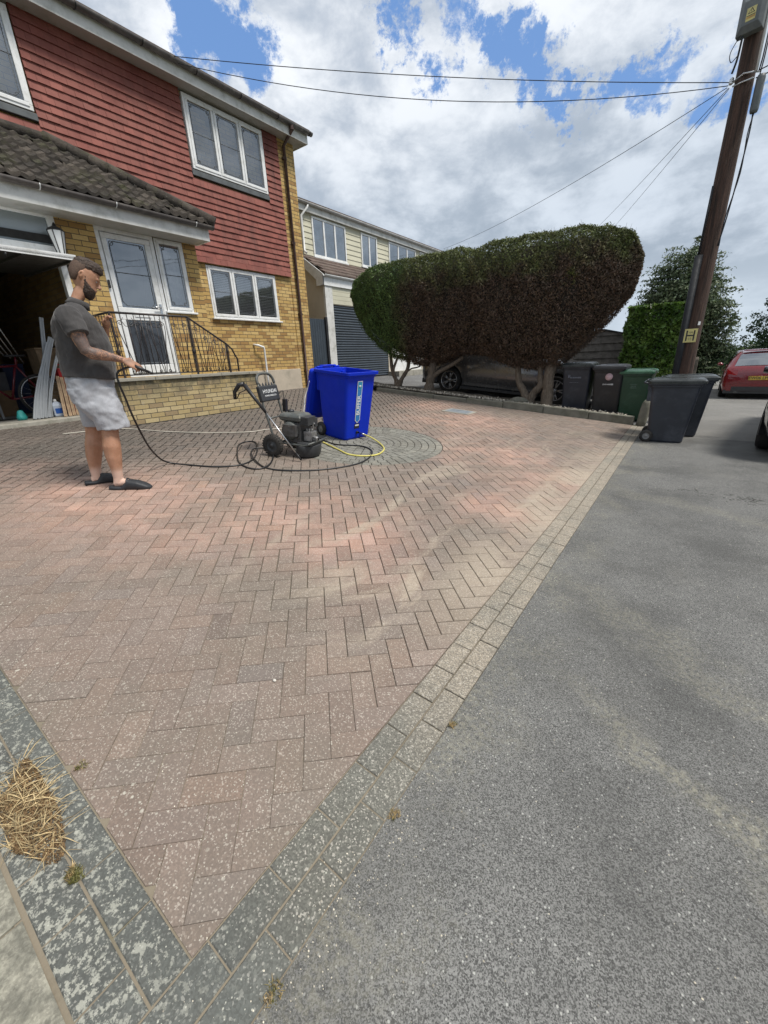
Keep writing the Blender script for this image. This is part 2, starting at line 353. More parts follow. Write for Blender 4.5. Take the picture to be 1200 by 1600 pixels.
m_soil = pm('soil', (.10, .082, .06), .95, vs=3, bump=.8, bs=30, bd=.02, dirt=(.16, .14, .1))
m_grass = pm('verge_grass', (.075, .095, .035), .95, vs=1.5, bump=.8, bs=60, bd=.03, dirt=(.16, .14, .07), ds=.8)
m_conc = pm('concrete', (.30, .285, .245), .9, vs=5, bump=.5, bs=90, bd=.004, dirt=(.13, .125, .09), ds=4)
m_kerb = pm('kerb_concrete', (.175, .170, .140), .92, vs=7, bump=.6, bs=70, bd=.005, dirt=(.09, .095, .06), ds=3)
def grid(name, x0, x1, y0, y1, nx, ny, zf, mat, kind='structure'):
    mb = MB(); V = []
    for j in range(ny + 1):
        for i in range(nx + 1):
            X = x0 + (x1 - x0) * i / nx; Y = y0 + (y1 - y0) * j / ny; V.append((X, Y, zf(X, Y)))
    mb.add(V, [(j * (nx + 1) + i, j * (nx + 1) + i + 1, (j + 1) * (nx + 1) + i + 1, (j + 1) * (nx + 1) + i) for j in range(ny) for i in range(nx)], 0, 1., True)
    return tag(mb.build(name, mat, fix=False), kind=kind)
def gzt(x, y):
    t = min(1, max(0, (x + .75) / .3)); return gz(-.553 if x > -.553 else x, y) * (1 - t) + gz(1, y) * t
grid('ground', -170, 170, -60, 300, 170, 90, lambda x, y: gzt(x, y) - .09 - (0.35 if x > -.6 and y < 9 else 0) * 0, m_grass)
grid('road', -.548, 9, -3.2, 8.32, 24, 24, lambda x, y: .0, m_asp)
grid('road', -.60, 5.2, 8.30, 46, 12, 60, lambda x, y: gz(1, y) + (-.006 if y < 8.4 else .0), m_road)
grid('neighbour_drive', -9.6, -.72, 9.44, 30, 24, 12, lambda x, y: gz(x, y) - .02, m_drive2)
# joint bed under the block paving
grid('driveway', -8.75, -.548, -.12, 9.3, 60, 60, lambda x, y: gz(min(x, -.553)) - .0036 - .0076 * min(1, max(0, (y - .7) / .8)), m_joint)
mb = MB(); CC = (-3.66, 4.55); CR = 1.10; s2 = math.sqrt(.5); Lg, Wd = .2, .1
zd = lambda x, y: gz(min(x, -.553))
for i in range(-60, 130):
    for j in range(-60, 150):
        k = (i - j) % 4
        if k == 0: q = [(i, j), (i + 2, j), (i + 2, j + 1), (i, j + 1)]
        elif k == 3: q = [(i, j), (i + 1, j), (i + 1, j + 2), (i, j + 2)]
        else: continue
        P = [((a * s2 - b_ * s2) * .1015 + .03, (a * s2 + b_ * s2) * .1015) for a, b_ in q]
        cx = sum(p[0] for p in P) / 4; cy = sum(p[1] for p in P) / 4
        if not (-8.8 < cx < -.6 and -.1 < cy < 9.4): continue
        if cx < -6.95 and 2.8 < cy < 5.3: continue
        if math.hypot(cx - CC[0], cy - CC[1]) < CR - .15: continue
        P = clip(P, (1, 0), -.757)
        if len(P) > 2: P = clip(P, (0, -1), -.123)
        if len(P) > 2: P = clip(P, (0, 1), 9.25)
        if len(P) > 2: P = clip(P, (-1, 0), 8.70 if cy > 5.2 else 7.88)
        r = math.hypot(cx - CC[0], cy - CC[1])
        if len(P) > 2 and r < CR + .2:
            n_ = ((cx - CC[0]) / r, (cy - CC[1]) / r); P = clip(P, (-n_[0], -n_[1]), -(n_[0] * CC[0] + n_[1] * CC[1] + CR))
        if len(P) < 3: continue
        q_ = min(1, max(0, (cy - .65) / .9 + (-cx - 2.2) * .12)); g = random.gauss(1, .045 + .05 * q_); wv = random.gauss(0, .02); jt = .0007 + .0033 * q_ * (1 - .55 * min(1, max(0, (cx + 2.6) / 1.2))) + .0055 * min(1, max(0, (-3.9 - cx) / 1.4))
        if random.random() < .04: g *= .86
        block(mb, P, zd, jt, .0012 + .0016 * q_, 0, 0, (g + wv, g, g - wv))
tag(mb.build('driveway', m_pav, fix=False), kind='structure')
# ring of grey setts
mb = MB(); nr = 11
for k in range(nr):
    r0, r1 = k * .1, (k + 1) * .1; n = max(5, int(2 * math.pi * (r0 + .05) / .115)); off = random.random()
    for i in range(n):
        a0 = 2 * math.pi * (i + off) / n; a1 = 2 * math.pi * (i + 1 + off) / n; am = (a0 + a1) / 2
        pt = lambda r, a: (CC[0] + r * math.cos(a), CC[1] + r * math.sin(a))
        P = [pt(r0, a0), pt(r1, a0), pt(r1, am), pt(r1, a1), pt(r0, a1)] if k else [pt(0, 0), pt(r1, a0), pt(r1, am), pt(r1, a1)]
        g = random.gauss(1, .12); block(mb, P, zd, .0055, .005, -.001, 0, (g, g, g))
tag(mb.build('driveway_circle', m_ring, fix=False), kind='structure')
# edging: double rows of grey blocks along the road and along the left side
mb = MB()
def row(a, b, c, along, start, mbk=mb):
    t = a + start
    while t < b:
        L = .2 + random.gauss(0, .0015); t1 = min(t + L, b); g = random.gauss(1, .08)
        P = [(c[0], t), (c[1], t), (c[1], t1), (c[0], t1)] if along == 'y' else [(t, c[0]), (t1, c[0]), (t1, c[1]), (t, c[1])]
        block(mbk, P, lambda x, y: gz(min(x, -.553)), .0022, .003, .0005, 0, (g, g * 1.01, g)); t = t1
row(-3.1, 9.22, (-.653, -.551), 'y', -.03); row(-3.1, 9.22, (-.756, -.655), 'y', -.13)
row(-5.2, -.757, (.021, .121), 'x', .04); row(-5.2, -.757, (-.094, .019), 'x', -.07)
tag(mb.build('driveway_edging', m_edge, fix=False), kind='structure')
grid('edging_bed', -5.3, -.546, -3.2, .13, 30, 10, lambda x, y: gz(min(x, -.553)) - .0075, m_joint)
# worn concrete path at the near left corner
m, nt, b = newmat('worn_path'); P = nt.pos()
c = nt.mix(nt.ss(nt.noise(22, 6, .7), .35, .65), (.15, .145, .12), (.36, .345, .28)); c = nt.mix(nt.ss(nt.noise(3, 5, .6), .45, .7, 0, .6), c, (.15, .15, .12))
c = nt.mix(nt.ss(nt.xyz(nt.vor(190., out='Color'))[0], .1, .9, .35, 0), c, (.08, .075, .06))
nt.put(b.inputs['Base Color'], c); b.inputs['Roughness'].default_value = .92; nt.put(b.inputs['Normal'], nt.bump(nt.noise(70, 5, .7), .8, .005))
mb = MB(); t = -5.2
while t < -.80:
    L = .45 + random.gauss(0, .01); P4 = [(t, -.75), (min(t + L, -.762), -.75), (min(t + L, -.762), -.100), (t, -.100)]; block(mb, P4, lambda x, y: gz(min(x, -.553)), .004, .007, .002); t += L
tag(mb.build('path', m, fix=False), kind='structure')
# ---- raised kerb and planting bed in front of the hedge
mb = MB(); x0 = -7.0; ends = [-7.0, -6.1, -5.2, -4.29, -3.38, -2.47, -1.56, -.74]
for a, b_ in zip(ends[:-1], ends[1:]):
    za, zb = gz(a), gz(b_); h = (.085 if b_ < -4 else .115) + .035 * (b_ > -3); hy = random.gauss(0, .006)
    V = [(a + .005, 9.25 + hy, za - .1), (b_ - .005, 9.25 + hy, zb - .1), (b_ - .005, 9.38 + hy, zb - .1), (a + .005, 9.38 + hy, za - .1), (a + .005, 9.258 + hy, za + h), (b_ - .005, 9.258 + hy, zb + h + .01), (b_ - .005, 9.38 + hy, zb + h + .01), (a + .005, 9.38 + hy, za + h)]
    mb.add(V, [(3, 2, 1, 0), (4, 5, 6, 7), (0, 1, 5, 4), (1, 2, 6, 5), (2, 3, 7, 6), (3, 0, 4, 7)])
tag(mb.build('kerb', m_kerb, bevel=.012), kind='structure')
grid('planting_bed', -8.2, -.80, 9.372, 10.35, 40, 6, lambda x, y: gz(x) + .105 + .012 * math.sin(x * 9 + y * 7) - (.06 if y > 10.2 else 0), m_soil)
# pebbles on the bed
m_peb = pm('pebble', (.50, .47, .42), .75, vs=30, vcol=True, bump=.2, bs=60)
mb = MB(); ico = bmesh.new(); bmesh.ops.create_icosphere(ico, subdivisions=1, radius=1); IV = [v.co.copy() for v in ico.verts]; IF = [tuple(v.index for v in f.verts) for f in ico.faces]; ico.free()
for k in range(1100):
    X = random.uniform(-7.4, -.9); Y = 9.40 + abs(random.gauss(0, .16)); r = random.uniform(.012, .034)
    if X < -4.6 and random.random() < .3: Y = 9.40 + random.random() * .1
    T = Matrix.Translation((X, Y, gz(X) + .118 + r * .3)) @ Euler((random.random() * 6, random.random() * 6, random.random() * 6)).to_matrix().to_4x4() @ Matrix.Diagonal((r, r * random.uniform(.6, .9), r * random.uniform(.4, .6), 1))
    g = random.choice((.35, .6, .8, 1, 1.25, .5)); mb.add(IV, IF, 0, (g, g * .97, g * .9), True, T)
tag(mb.build('bed_pebbles', m_peb, fix=False), kind='stuff')
tag(bpy.data.objects['bed_pebbles'], 'pale pebbles strewn along the bed under the big hedge', 'pebbles')
# ================================================================== HOUSE
def brick_mat(name, axis, c1, c2, c3, mortar, stain=None, rowh=.075, bw=.225):
    m, nt, b = newmat(name); x, y, z = nt.xyz()
    u = y if axis == 'y' else x
    nz = nt.noise(25, 3, .6, out=1); wv = nt.vm('SCALE', nt.vm('SUBTRACT', nz, (.5, .5, .5)), .008)
    v = nt.vm('ADD', nt.comb(u, z, 0), wv)
    n = nt.N.new('ShaderNodeTexBrick'); nt.L.new(v, n.inputs['Vector']); n.inputs['Scale'].default_value = 1; n.inputs['Brick Width'].default_value = bw; n.inputs['Row Height'].default_value = rowh
    n.inputs['Mortar Size'].default_value = .0055; n.inputs['Mortar Smooth'].default_value = .25; n.inputs['Bias'].default_value = 0; n.inputs['Color1'].default_value = (0, 0, 0, 1); n.inputs['Color2'].default_value = (1, 1, 1, 1); n.inputs['Mortar'].default_value = (.5, .5, .5, 1)
    rnd = nt.xyz(n.outputs['Color'])[0]; mort = n.outputs['Fac']
    c = nt.mix(nt.ss(rnd, .25, .75), c1, c2); c = nt.mix(nt.ss(nt.math('ADD', rnd, nt.math('MULTIPLY', nt.noise(1.4, 3), .7)), 1.02, 1.15, 0, .9), c, c3)
    c = nt.mix(nt.ss(nt.noise(40, 5, .7), .3, .75, 0, .35), c, [k * .55 for k in c1])
    c = nt.mix(nt.ss(nt.noise(110, 3, .7), .62, .75, 0, .5), c, (.10, .07, .035))
    c = nt.mix(mort, c, nt.mix(nt.noise(30, 3), [k * .7 for k in mortar], mortar))
    if stain:
        c = nt.mix(nt.math('MULTIPLY', nt.ss(nt.noise(3.2, 6, .7), .36, .58), nt.ss(z, stain[1], stain[2], 0, .85)), c, stain[0])
        c = nt.mix(nt.ss(nt.noise(9, 5, .7), .55, .72, 0, .4), c, (.36, .34, .28))
    nt.put(b.inputs['Base Color'], c); b.inputs['Roughness'].default_value = .88
    h = nt.math('SUBTRACT', nt.math('MULTIPLY', nt.noise(60, 5, .7), .35), nt.math('MULTIPLY', mort, 1.)); nt.put(b.inputs['Normal'], nt.bump(h, .9, .007)); return m
BR = dict(c1=(.50, .33, .115), c2=(.60, .43, .18), c3=(.30, .165, .055), mortar=(.115, .092, .062))
m_brick_y = brick_mat('yellow_brick', 'y', **BR); m_brick_x = brick_mat('yellow_brick_side', 'x', **BR)
m_gwall = brick_mat('garden_wall_brick', 'y', (.42, .32, .155), (.52, .42, .235), (.29, .21, .12), (.115, .10, .07), ((.085, .08, .052), .80, 1.28)); m_gwall_x = brick_mat('garden_wall_brick_side', 'x', (.42, .32, .155), (.52, .42, .235), (.29, .21, .12), (.115, .10, .07))
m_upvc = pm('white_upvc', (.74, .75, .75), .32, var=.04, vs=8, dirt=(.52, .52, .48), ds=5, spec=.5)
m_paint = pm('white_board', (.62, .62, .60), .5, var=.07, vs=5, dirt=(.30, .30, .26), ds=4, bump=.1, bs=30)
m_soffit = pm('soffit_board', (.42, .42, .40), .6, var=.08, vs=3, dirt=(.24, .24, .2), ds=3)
m_gutter = pm('dark_gutter', (.085, .075, .07), .38, var=.25, vs=4, dirt=(.2, .18, .16), ds=6)
m_pipe = pm('brown_downpipe', (.05, .022, .016), .4, var=.25, vs=5, dirt=(.11, .07, .05), ds=5)
m_render = pm('smooth_render', (.47, .41, .33), .85, var=.08, vs=3, bump=.25, bs=50, dirt=(.26, .24, .19), ds=2.5)
m_black = pm('black_plastic', (.018, .018, .02), .45, var=.3, vs=10)
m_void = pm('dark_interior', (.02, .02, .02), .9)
m_lead = pm('lead_strip', (.10, .11, .12), .5)
m_slate = pm('lead_flashing', (.085, .095, .10), .65, var=.2, vs=6)
m_steel = pm('bare_steel', (.55, .56, .57), .3, metal=1, var=.1, vs=20)
m_iron = pm('black_iron', (.022, .018, .018), .45, var=.3, vs=30, dirt=(.06, .03, .02), ds=12)
def glass_mat(name, tint=(.03, .035, .04), refl=.5, trans=.6, rough=.02):
    m = bpy.data.materials.new(name); m.use_nodes = True; nt = NT(m.node_tree); nt.N.clear()
    out = nt.N.new('ShaderNodeOutputMaterial'); g = nt.N.new('ShaderNodeBsdfGlossy'); g.inputs['Roughness'].default_value = rough; g.inputs['Color'].default_value = (.9, .95, 1, 1)
    t = nt.N.new('ShaderNodeBsdfTransparent'); d = nt.N.new('ShaderNodeBsdfDiffuse'); d.inputs['Color'].default_value = (*tint, 1); m1 = nt.N.new('ShaderNodeMixShader'); m1.inputs[0].default_value = trans
    nt.L.new(d.outputs[0], m1.inputs[1]); nt.L.new(t.outputs[0], m1.inputs[2]); m2 = nt.N.new('ShaderNodeMixShader')
    lw = nt.N.new('ShaderNodeFresnel'); lw.inputs['IOR'].default_value = 1.5; nt.put(m2.inputs[0], nt.math('ADD', nt.math('MULTIPLY', lw.outputs[0], 1.5), refl, clamp=True))
    bp = nt.N.new('ShaderNodeBump'); bp.inputs['Strength'].default_value = .05; bp.inputs['Distance'].default_value = .02; nt.L.new(nt.noise(2.5, 2), bp.inputs['Height']); nt.L.new(bp.outputs[0], g.inputs['Normal'])
    nt.L.new(m1.outputs[0], m2.inputs[1]); nt.L.new(g.outputs[0], m2.inputs[2]); nt.L.new(m2.outputs[0], out.inputs[0]); return m
m_glass = glass_mat('window_glass', refl=.21, trans=.85); m_glass_dark = glass_mat('dark_door_glass', (.012, .010, .010), .05, .15, .12); m_glass_grey = glass_mat('obscured_glass', (.20, .23, .235), .06, .1, .25)
m_blind = pm('blind_slat', (.80, .81, .80), .6, var=.03)
m_curtain = pm('net_curtain', (.30, .31, .33), .8, var=.2, vs=8)
house = thing('brick_house', 'yellow brick house with red tile hanging, white windows, mossy porch roof and open garage', 'house', (-8.7, 4, .7))
FX = -8.70; PX = -7.90
def wall_holes(mb, X, y0, y1, z0, z1, holes, depth=.12, mat=0):
    """wall face in the plane x=X with openings and their reveals"""
    ys = sorted({y0, y1, *[h[0] for h in holes], *[h[1] for h in holes]}); zs = sorted({z0, z1, *[h[2] for h in holes], *[h[3] for h in holes]})
    for a, b_ in zip(ys[:-1], ys[1:]):
        for c_, d_ in zip(zs[:-1], zs[1:]):
            ym, zm = (a + b_) / 2, (c_ + d_) / 2
            if any(h[0] < ym < h[1] and h[2] < zm < h[3] for h in holes): continue
            mb.add([(X, a, c_), (X, b_, c_), (X, b_, d_), (X, a, d_)], [(0, 1, 2, 3)], mat)
    for h in holes:
        a, b_, c_, d_ = h; q = X - depth
        mb.add([(X, a, c_), (X, b_, c_), (X, b_, d_), (X, a, d_), (q, a, c_), (q, b_, c_), (q, b_, d_), (q, a, d_)], [(0, 1, 5, 4), (1, 2, 6, 5), (2, 3, 7, 6), (3, 0, 4, 7)], mat)
mb = MB()
LW = (5.72, 7.57, 2.43, 3.44)
wall_holes(mb, FX, 5.0, 8.08, 1.28, 3.5, [LW])
mb.box(-15, FX + .02, 8.08, 8.6, .3, 6.32)                         # pier at the corner, shallowly proud
mb.add([(FX, -4, .3), (FX, .19, .3), (FX, .19, 3.5), (FX, -4, 3.5)], [(0, 1, 2, 3)]); mb.add([(FX, 2.95, .3), (FX, 5.0, .3), (FX, 5.0, 3.5), (FX, 2.95, 3.5)], [(0, 1, 2, 3)]); mb.add([(FX - .03, -4, 3.5), (FX - .03, 8.08, 3.5), (FX - .03, 8.08, 6.32), (FX - .03, -4, 6.32)], [(0, 1, 2, 3)])
mb.add([(FX, -4, 0.2), (-15, -4, .2), (-15, -4, 6.3), (-11.8, -4, 7.4), (FX, -4, 6.3)], [(0, 1, 2, 3, 4)]); mb.add([(-15, -4, .2), (-15, 8.6, .2), (-15, 8.6, 6.3), (-15, -4, 6.3)], [(0, 1, 2, 3)])
mb.add([(FX, 8.595, 6.3), (-15, 8.595, 6.3), (-11.8, 8.595, 7.4)], [(0, 1, 2)])
wallo = mb.build('wall', [m_brick_y], house, fix=False)
mb = MB(); DO = (3.37, 4.28, 1.36, 3.535); SL = (4.285, 4.80, 2.38, 3.535)
wall_holes(mb, PX, 2.86, 5.05, .4, 3.56, [(3.37, 4.28, 1.30, 3.56), (4.28, 4.80, 2.36, 3.56)], .14)
mb.add([(PX, 5.05, .4), (FX, 5.05, .4), (FX, 5.05, 3.56), (PX, 5.05, 3.56)], [(0, 1, 2, 3)])
mb.add([(PX, 2.86, .4), (PX - .11, 2.86, .4), (PX - .11, 2.86, 3.56), (PX, 2.86, 3.56)], [(0, 1, 2, 3)])
mb.build('porch_wall', [m_brick_y], house, fix=False)
mb = MB(); wall_holes(mb, PX, -3.9, .30, .4, 3.56, []); mb.build('porch_wall', [m_brick_y], house, fix=False)
# garage shell
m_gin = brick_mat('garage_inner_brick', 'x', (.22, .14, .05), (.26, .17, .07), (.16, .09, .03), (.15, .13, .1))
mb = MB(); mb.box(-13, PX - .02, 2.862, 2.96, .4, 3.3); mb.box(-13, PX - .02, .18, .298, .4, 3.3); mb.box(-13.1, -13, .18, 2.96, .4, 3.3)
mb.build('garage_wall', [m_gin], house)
mb = MB(); mb.box(-13, PX + .03, .3, 2.86, .4, .755); mb.build('garage_floor', [m_conc], house, bevel=.01)
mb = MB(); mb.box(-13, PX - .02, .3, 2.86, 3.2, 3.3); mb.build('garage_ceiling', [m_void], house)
# rendered plinth, terrace slab
mb = MB(); mb.box(FX - .2, FX + .035, 5.1, 8.08, .45, 1.282); mb.build('plinth', [m_render], house, bevel=.008)
# ---------------- tile hanging: every tile its own slab
m_tile, nt, b = newmat('red_clay_tile')
c = nt.mix(nt.ss(nt.noise(3, 5, .65), .3, .7), (.190, .056, .043), (.250, .086, .066)); c = nt.mix(1., c, nt.attr(), 'MULTIPLY')
st = nt.noise(1.3, 6, .7, nt.scalev((1, 1.7, .35))); c = nt.mix(nt.ss(st, .50, .72, 0, .55), c, (.075, .032, .028)); c = nt.mix(nt.ss(nt.noise(14, 5, .7), .58, .75, 0, .35), c, (.30, .12, .10))
nt.put(b.inputs['Base Color'], c); b.inputs['Roughness'].default_value = .78; nt.put(b.inputs['Normal'], nt.bump(nt.noise(45, 4, .6), .25, .003))
mb = MB(); G = .1125; z = 3.462; row_i = 0; UW = (5.79, 7.63, 5.08, 6.3); LWu = (1.45, 3.27, 5.08, 6.3)
def tile(y0, y1, z0, z1, kick=0.):
    o = random.gauss(0, .0022); tz = random.gauss(0, .0012); g = random.gauss(1, .06); g2 = random.gauss(0, .02)
    xb, xt = FX + .060 + o + kick, FX + .034 + kick
    V = [(xb, y0, z0 + tz), (xb, y1, z0 + tz), (xt, y1, z1), (xt, y0, z1), (xb - .024, y0, z0 + tz), (xb - .024, y1, z0 + tz), (xt - .016, y0, z1), (xt - .016, y1, z1)]
    mb.add(V, [(0, 1, 2, 3), (5, 4, 0, 1)[::-1], (0, 3, 6, 4), (1, 5, 7, 2)], 0, (g + g2, g, g))
while z < 6.30:
    y = -4.0 + (.0825 if row_i % 2 else 0); zt = min(z + G + .02, 6.31)
    while y < 8.08:
        y1 = min(y + .163, 8.08); a, b_ = y, y1 - .0004; segs = [(a, b_)]
        for W_ in (UW, LWu):
            if z + .03 > W_[2] - .13 and z < W_[3]:
                ns = []
                for s_ in segs:
                    if s_[1] <= W_[0] - .03 or s_[0] >= W_[1] + .03: ns.append(s_)
                    else:
                        if s_[0] < W_[0] - .03: ns.append((s_[0], W_[0] - .03))
                        if s_[1] > W_[1] + .03: ns.append((W_[1] + .03, s_[1]))
                segs = ns
        for s_ in segs:
            if s_[1] - s_[0] > .012: tile(s_[0], s_[1], z, zt, .018 if row_i == 0 else 0)
        y += .165
    z += G; row_i += 1
mb.build('tile_cladding', [m_tile], house)
for W_ in (UW, LWu): mb = MB(); mb.box(FX + .0, FX + .066, W_[0] - .03, W_[1] + .03, W_[2] - .105, W_[2] - .012); mb.build('flashing', [m_slate], house, bevel=.006)
# ---------------- windows
def window(parent, X, y0, y1, z0, z1, divs, inset_=.0, fw=.055, sash=.05, blinds=None, leads=True, sill=True, glass=None, lead_arch=True, depth=.07, top_pane_dark=False):
    f = MB(); Xf = X - inset_; B_ = lambda a, b_, c_, d_, x0, x1: f.box(x0, x1, a, b_, c_, d_)
    B_(y0, y1, z0, z0 + fw, Xf - depth, Xf); B_(y0, y1, z1 - fw, z1, Xf - depth, Xf); B_(y0, y0 + fw, z0 + fw, z1 - fw, Xf - depth, Xf); B_(y1 - fw, y1, z0 + fw, z1 - fw, Xf - depth, Xf)
    n = len(divs) + 1; ed = [y0 + fw * .6] + list(divs) + [y1 - fw * .6]; panes = []
    for i in range(n):
        a, b_ = ed[i] + .006, ed[i + 1] - .006; c_, d_ = z0 + fw * .6, z1 - fw * .6; x1 = Xf + .012
        B_(a, b_, c_, c_ + sash, Xf - .05, x1); B_(a, b_, d_ - sash, d_, Xf - .05, x1); B_(a, a + sash, c_ + sash, d_ - sash, Xf - .05, x1); B_(b_ - sash, b_, c_ + sash, d_ - sash, Xf - .05, x1)
        panes.append((a + sash, b_ - sash, c_ + sash, d_ - sash))
    for q in divs: B_(q - .01, q + .01, z0 + fw, z1 - fw, Xf - depth, Xf - .01)
    fr = f.build('window', [m_upvc], parent, bevel=.006)
    for (a, b_, c_, d_) in panes:
        g = MB(); g.add([(Xf - .012, a, c_), (Xf - .012, b_, c_), (Xf - .012, b_, d_), (Xf - .012, a, d_)], [(0, 1, 2, 3)]); p = g.build('pane', [glass or m_glass], fr, fix=False)
        if leads:
            l = MB(); r = .0065; e = .035; x = Xf - .010; w_, h_ = b_ - a, d_ - c_
            P = [(a + e, c_ + e * 2.6), (a + e, d_ - e * 2.6), (a + e * 2.6, d_ - e), (b_ - e * 2.6, d_ - e), (b_ - e, d_ - e * 2.6), (b_ - e, c_ + e * 2.6), (b_ - e * 2.6, c_ + e), (a + e * 2.6, c_ + e)]
            if lead_arch:
                l.tube([(x, *q) for q in P], r, 4, closed=True)
                for (cy, cz) in ((a + e * 1.7, d_ - e * 1.7), (b_ - e * 1.7, d_ - e * 1.7), (a + e * 1.7, c_ + e * 1.7), (b_ - e * 1.7, c_ + e * 1.7)):
                    l.tube([(x, cy + e * .8 * math.cos(t), cz + e * .8 * math.sin(t)) for t in np.linspace(0, 2 * math.pi, 10)[:-1]], r * .8, 4, closed=True)
            zc = c_ + h_ * .52; l.tube([(x, a, zc), (x, b_, zc)], r, 4); l.build('lead_strip', [m_lead], fr)
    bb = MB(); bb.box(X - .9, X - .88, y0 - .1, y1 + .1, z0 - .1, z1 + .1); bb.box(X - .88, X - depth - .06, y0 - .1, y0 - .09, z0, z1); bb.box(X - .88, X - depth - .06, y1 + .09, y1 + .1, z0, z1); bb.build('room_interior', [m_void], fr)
    if blinds:
        l = MB(); z = z0 + .08
        while z < z1 - .06:
            l.add([(Xf - .075, y0 + .05, z), (Xf - .075, y1 - .05, z), (Xf - .062, y1 - .05, z + .019 * blinds), (Xf - .062, y0 + .05, z + .019 * blinds)], [(0, 1, 2, 3)]); z += .034
        l.build('blind', [m_blind], fr, fix=False)
    else:
        l = MB(); V = []; n_ = 60
        for i in range(n_ + 1):
            yy = y0 + .03 + (y1 - y0 - .06) * i / n_; xx = Xf - .16 + .02 * math.sin(yy * 46) + .01 * math.sin(yy * 17); V += [(xx, yy, z0 + .03), (xx, yy, z1 - .14)]
        l.add(V, [(2 * i, 2 * i + 2, 2 * i + 3, 2 * i + 1) for i in range(n_)], 0, 1., True); l.build('curtain', [m_curtain], fr, fix=False)
    if sill:
        s_ = MB(); s_.box(X - .08, X + .055, y0 - .045, y1 + .045, z0 - .035, z0 - .002); s_.build('sill', [m_upvc], fr, bevel=.008)
    return fr
window(house, FX + .075, *UW[:2], 5.08, 6.24, (6.42, 7.02), fw=.065, sill=False, depth=.12)
window(house, FX + .075, *LWu[:2], 5.08, 6.24, (2.06, 2.66), fw=.065, sill=False, depth=.12)
window(house, FX + .015, *LW, (6.33, 6.93), blinds=1.25, fw=.055)
# ---------------- front door with side light
dr = MB(); xd = PX - .03
def fr_box(m, y0, y1, z0, z1, x0, x1, w=.06, bot=None):
    bt = w if bot is None else bot
    m.box(x0, x1, y0, y1, z0, z0 + bt); m.box(x0, x1, y0, y1, z1 - w, z1); m.box(x0, x1, y0, y0 + w, z0 + bt, z1 - w); m.box(x0, x1, y1 - w, y1, z0 + bt, z1 - w)
dfm = MB(); fr_box(dfm, 3.37, 4.275, 1.30, 3.55, PX - .09, PX - .01, .065, .05); dfm.build('door_frame', [m_upvc], house, bevel=.006)
dr.box(PX - .075, PX + .004, 3.445, 4.20, 1.36, 1.50); dr.box(PX - .075, PX + .004, 3.445, 4.20, 3.40, 3.475); dr.box(PX - .075, PX + .004, 3.445, 4.20, 2.22, 2.41)
dr.box(PX - .075, PX + .004, 3.445, 3.52, 1.50, 2.22); dr.box(PX - .075, PX + .004, 4.11, 4.20, 1.50, 2.22); dr.box(PX - .075, PX + .004, 3.445, 3.52, 2.41, 3.40); dr.box(PX - .075, PX + .004, 4.11, 4.20, 2.41, 3.40)
door = dr.build('door', [m_upvc], house, bevel=.008)
for (a, b_, c_, d_, mm) in ((3.52, 4.11, 2.41, 3.40, m_glass), (3.52, 4.11, 1.50, 2.22, m_glass_dark)):
    g = MB(); g.add([(PX - .02, a, c_), (PX - .02, b_, c_), (PX - .02, b_, d_), (PX - .02, a, d_)], [(0, 1, 2, 3)]); g.build('pane', [mm], door, fix=False)
l = MB(); e = .03
for (a, b_, c_, d_, arch) in ((3.52, 4.11, 2.41, 3.40, False), (3.52, 4.11, 1.50, 2.22, True)):
    P = [(a + e, c_ + 3 * e), (a + e, d_ - 3 * e), (a + 3 * e, d_ - e), (b_ - 3 * e, d_ - e), (b_ - e, d_ - 3 * e), (b_ - e, c_ + 3 * e), (b_ - 3 * e, c_ + e), (a + 3 * e, c_ + e)]
    l.tube([(PX - .015, *q) for q in P], .006, 4, closed=True)
    for (cy, cz) in ((a + 2 * e, d_ - 2 * e), (b_ - 2 * e, d_ - 2 * e)): l.tube([(PX - .015, cy + e * math.cos(t), cz + e * math.sin(t)) for t in np.linspace(0, 2 * math.pi, 10)[:-1]], .005, 4, closed=True)
l.tube([(PX - .015, 3.52, 2.93), (PX - .015, 4.11, 2.93)], .006, 4); l.build('lead_strip', [m_lead], door)
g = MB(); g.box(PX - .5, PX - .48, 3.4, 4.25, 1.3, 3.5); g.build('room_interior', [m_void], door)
h = MB(); h.box(PX + .004, PX + .02, 4.135, 4.175, 2.28, 2.50); h.tube([(PX + .02, 4.155, 2.44), (PX + .05, 4.155, 2.44), (PX + .052, 4.04, 2.44)], .011, 8); h.build('handle', [m_steel], door, bevel=.003)
h = MB(); h.box(PX + .004, PX + .016, 3.68, 3.95, 2.27, 2.34); h.build('letterbox', [m_upvc], door, bevel=.004)
window(house, PX - .01, 4.285, 4.80, 2.40, 3.54, (), fw=.05, sash=.045, depth=.08)
h = MB(); h.box(PX, PX + .025, 3.375, 3.41, 2.68, 2.80); h.build('doorbell', [m_black], house, bevel=.008)
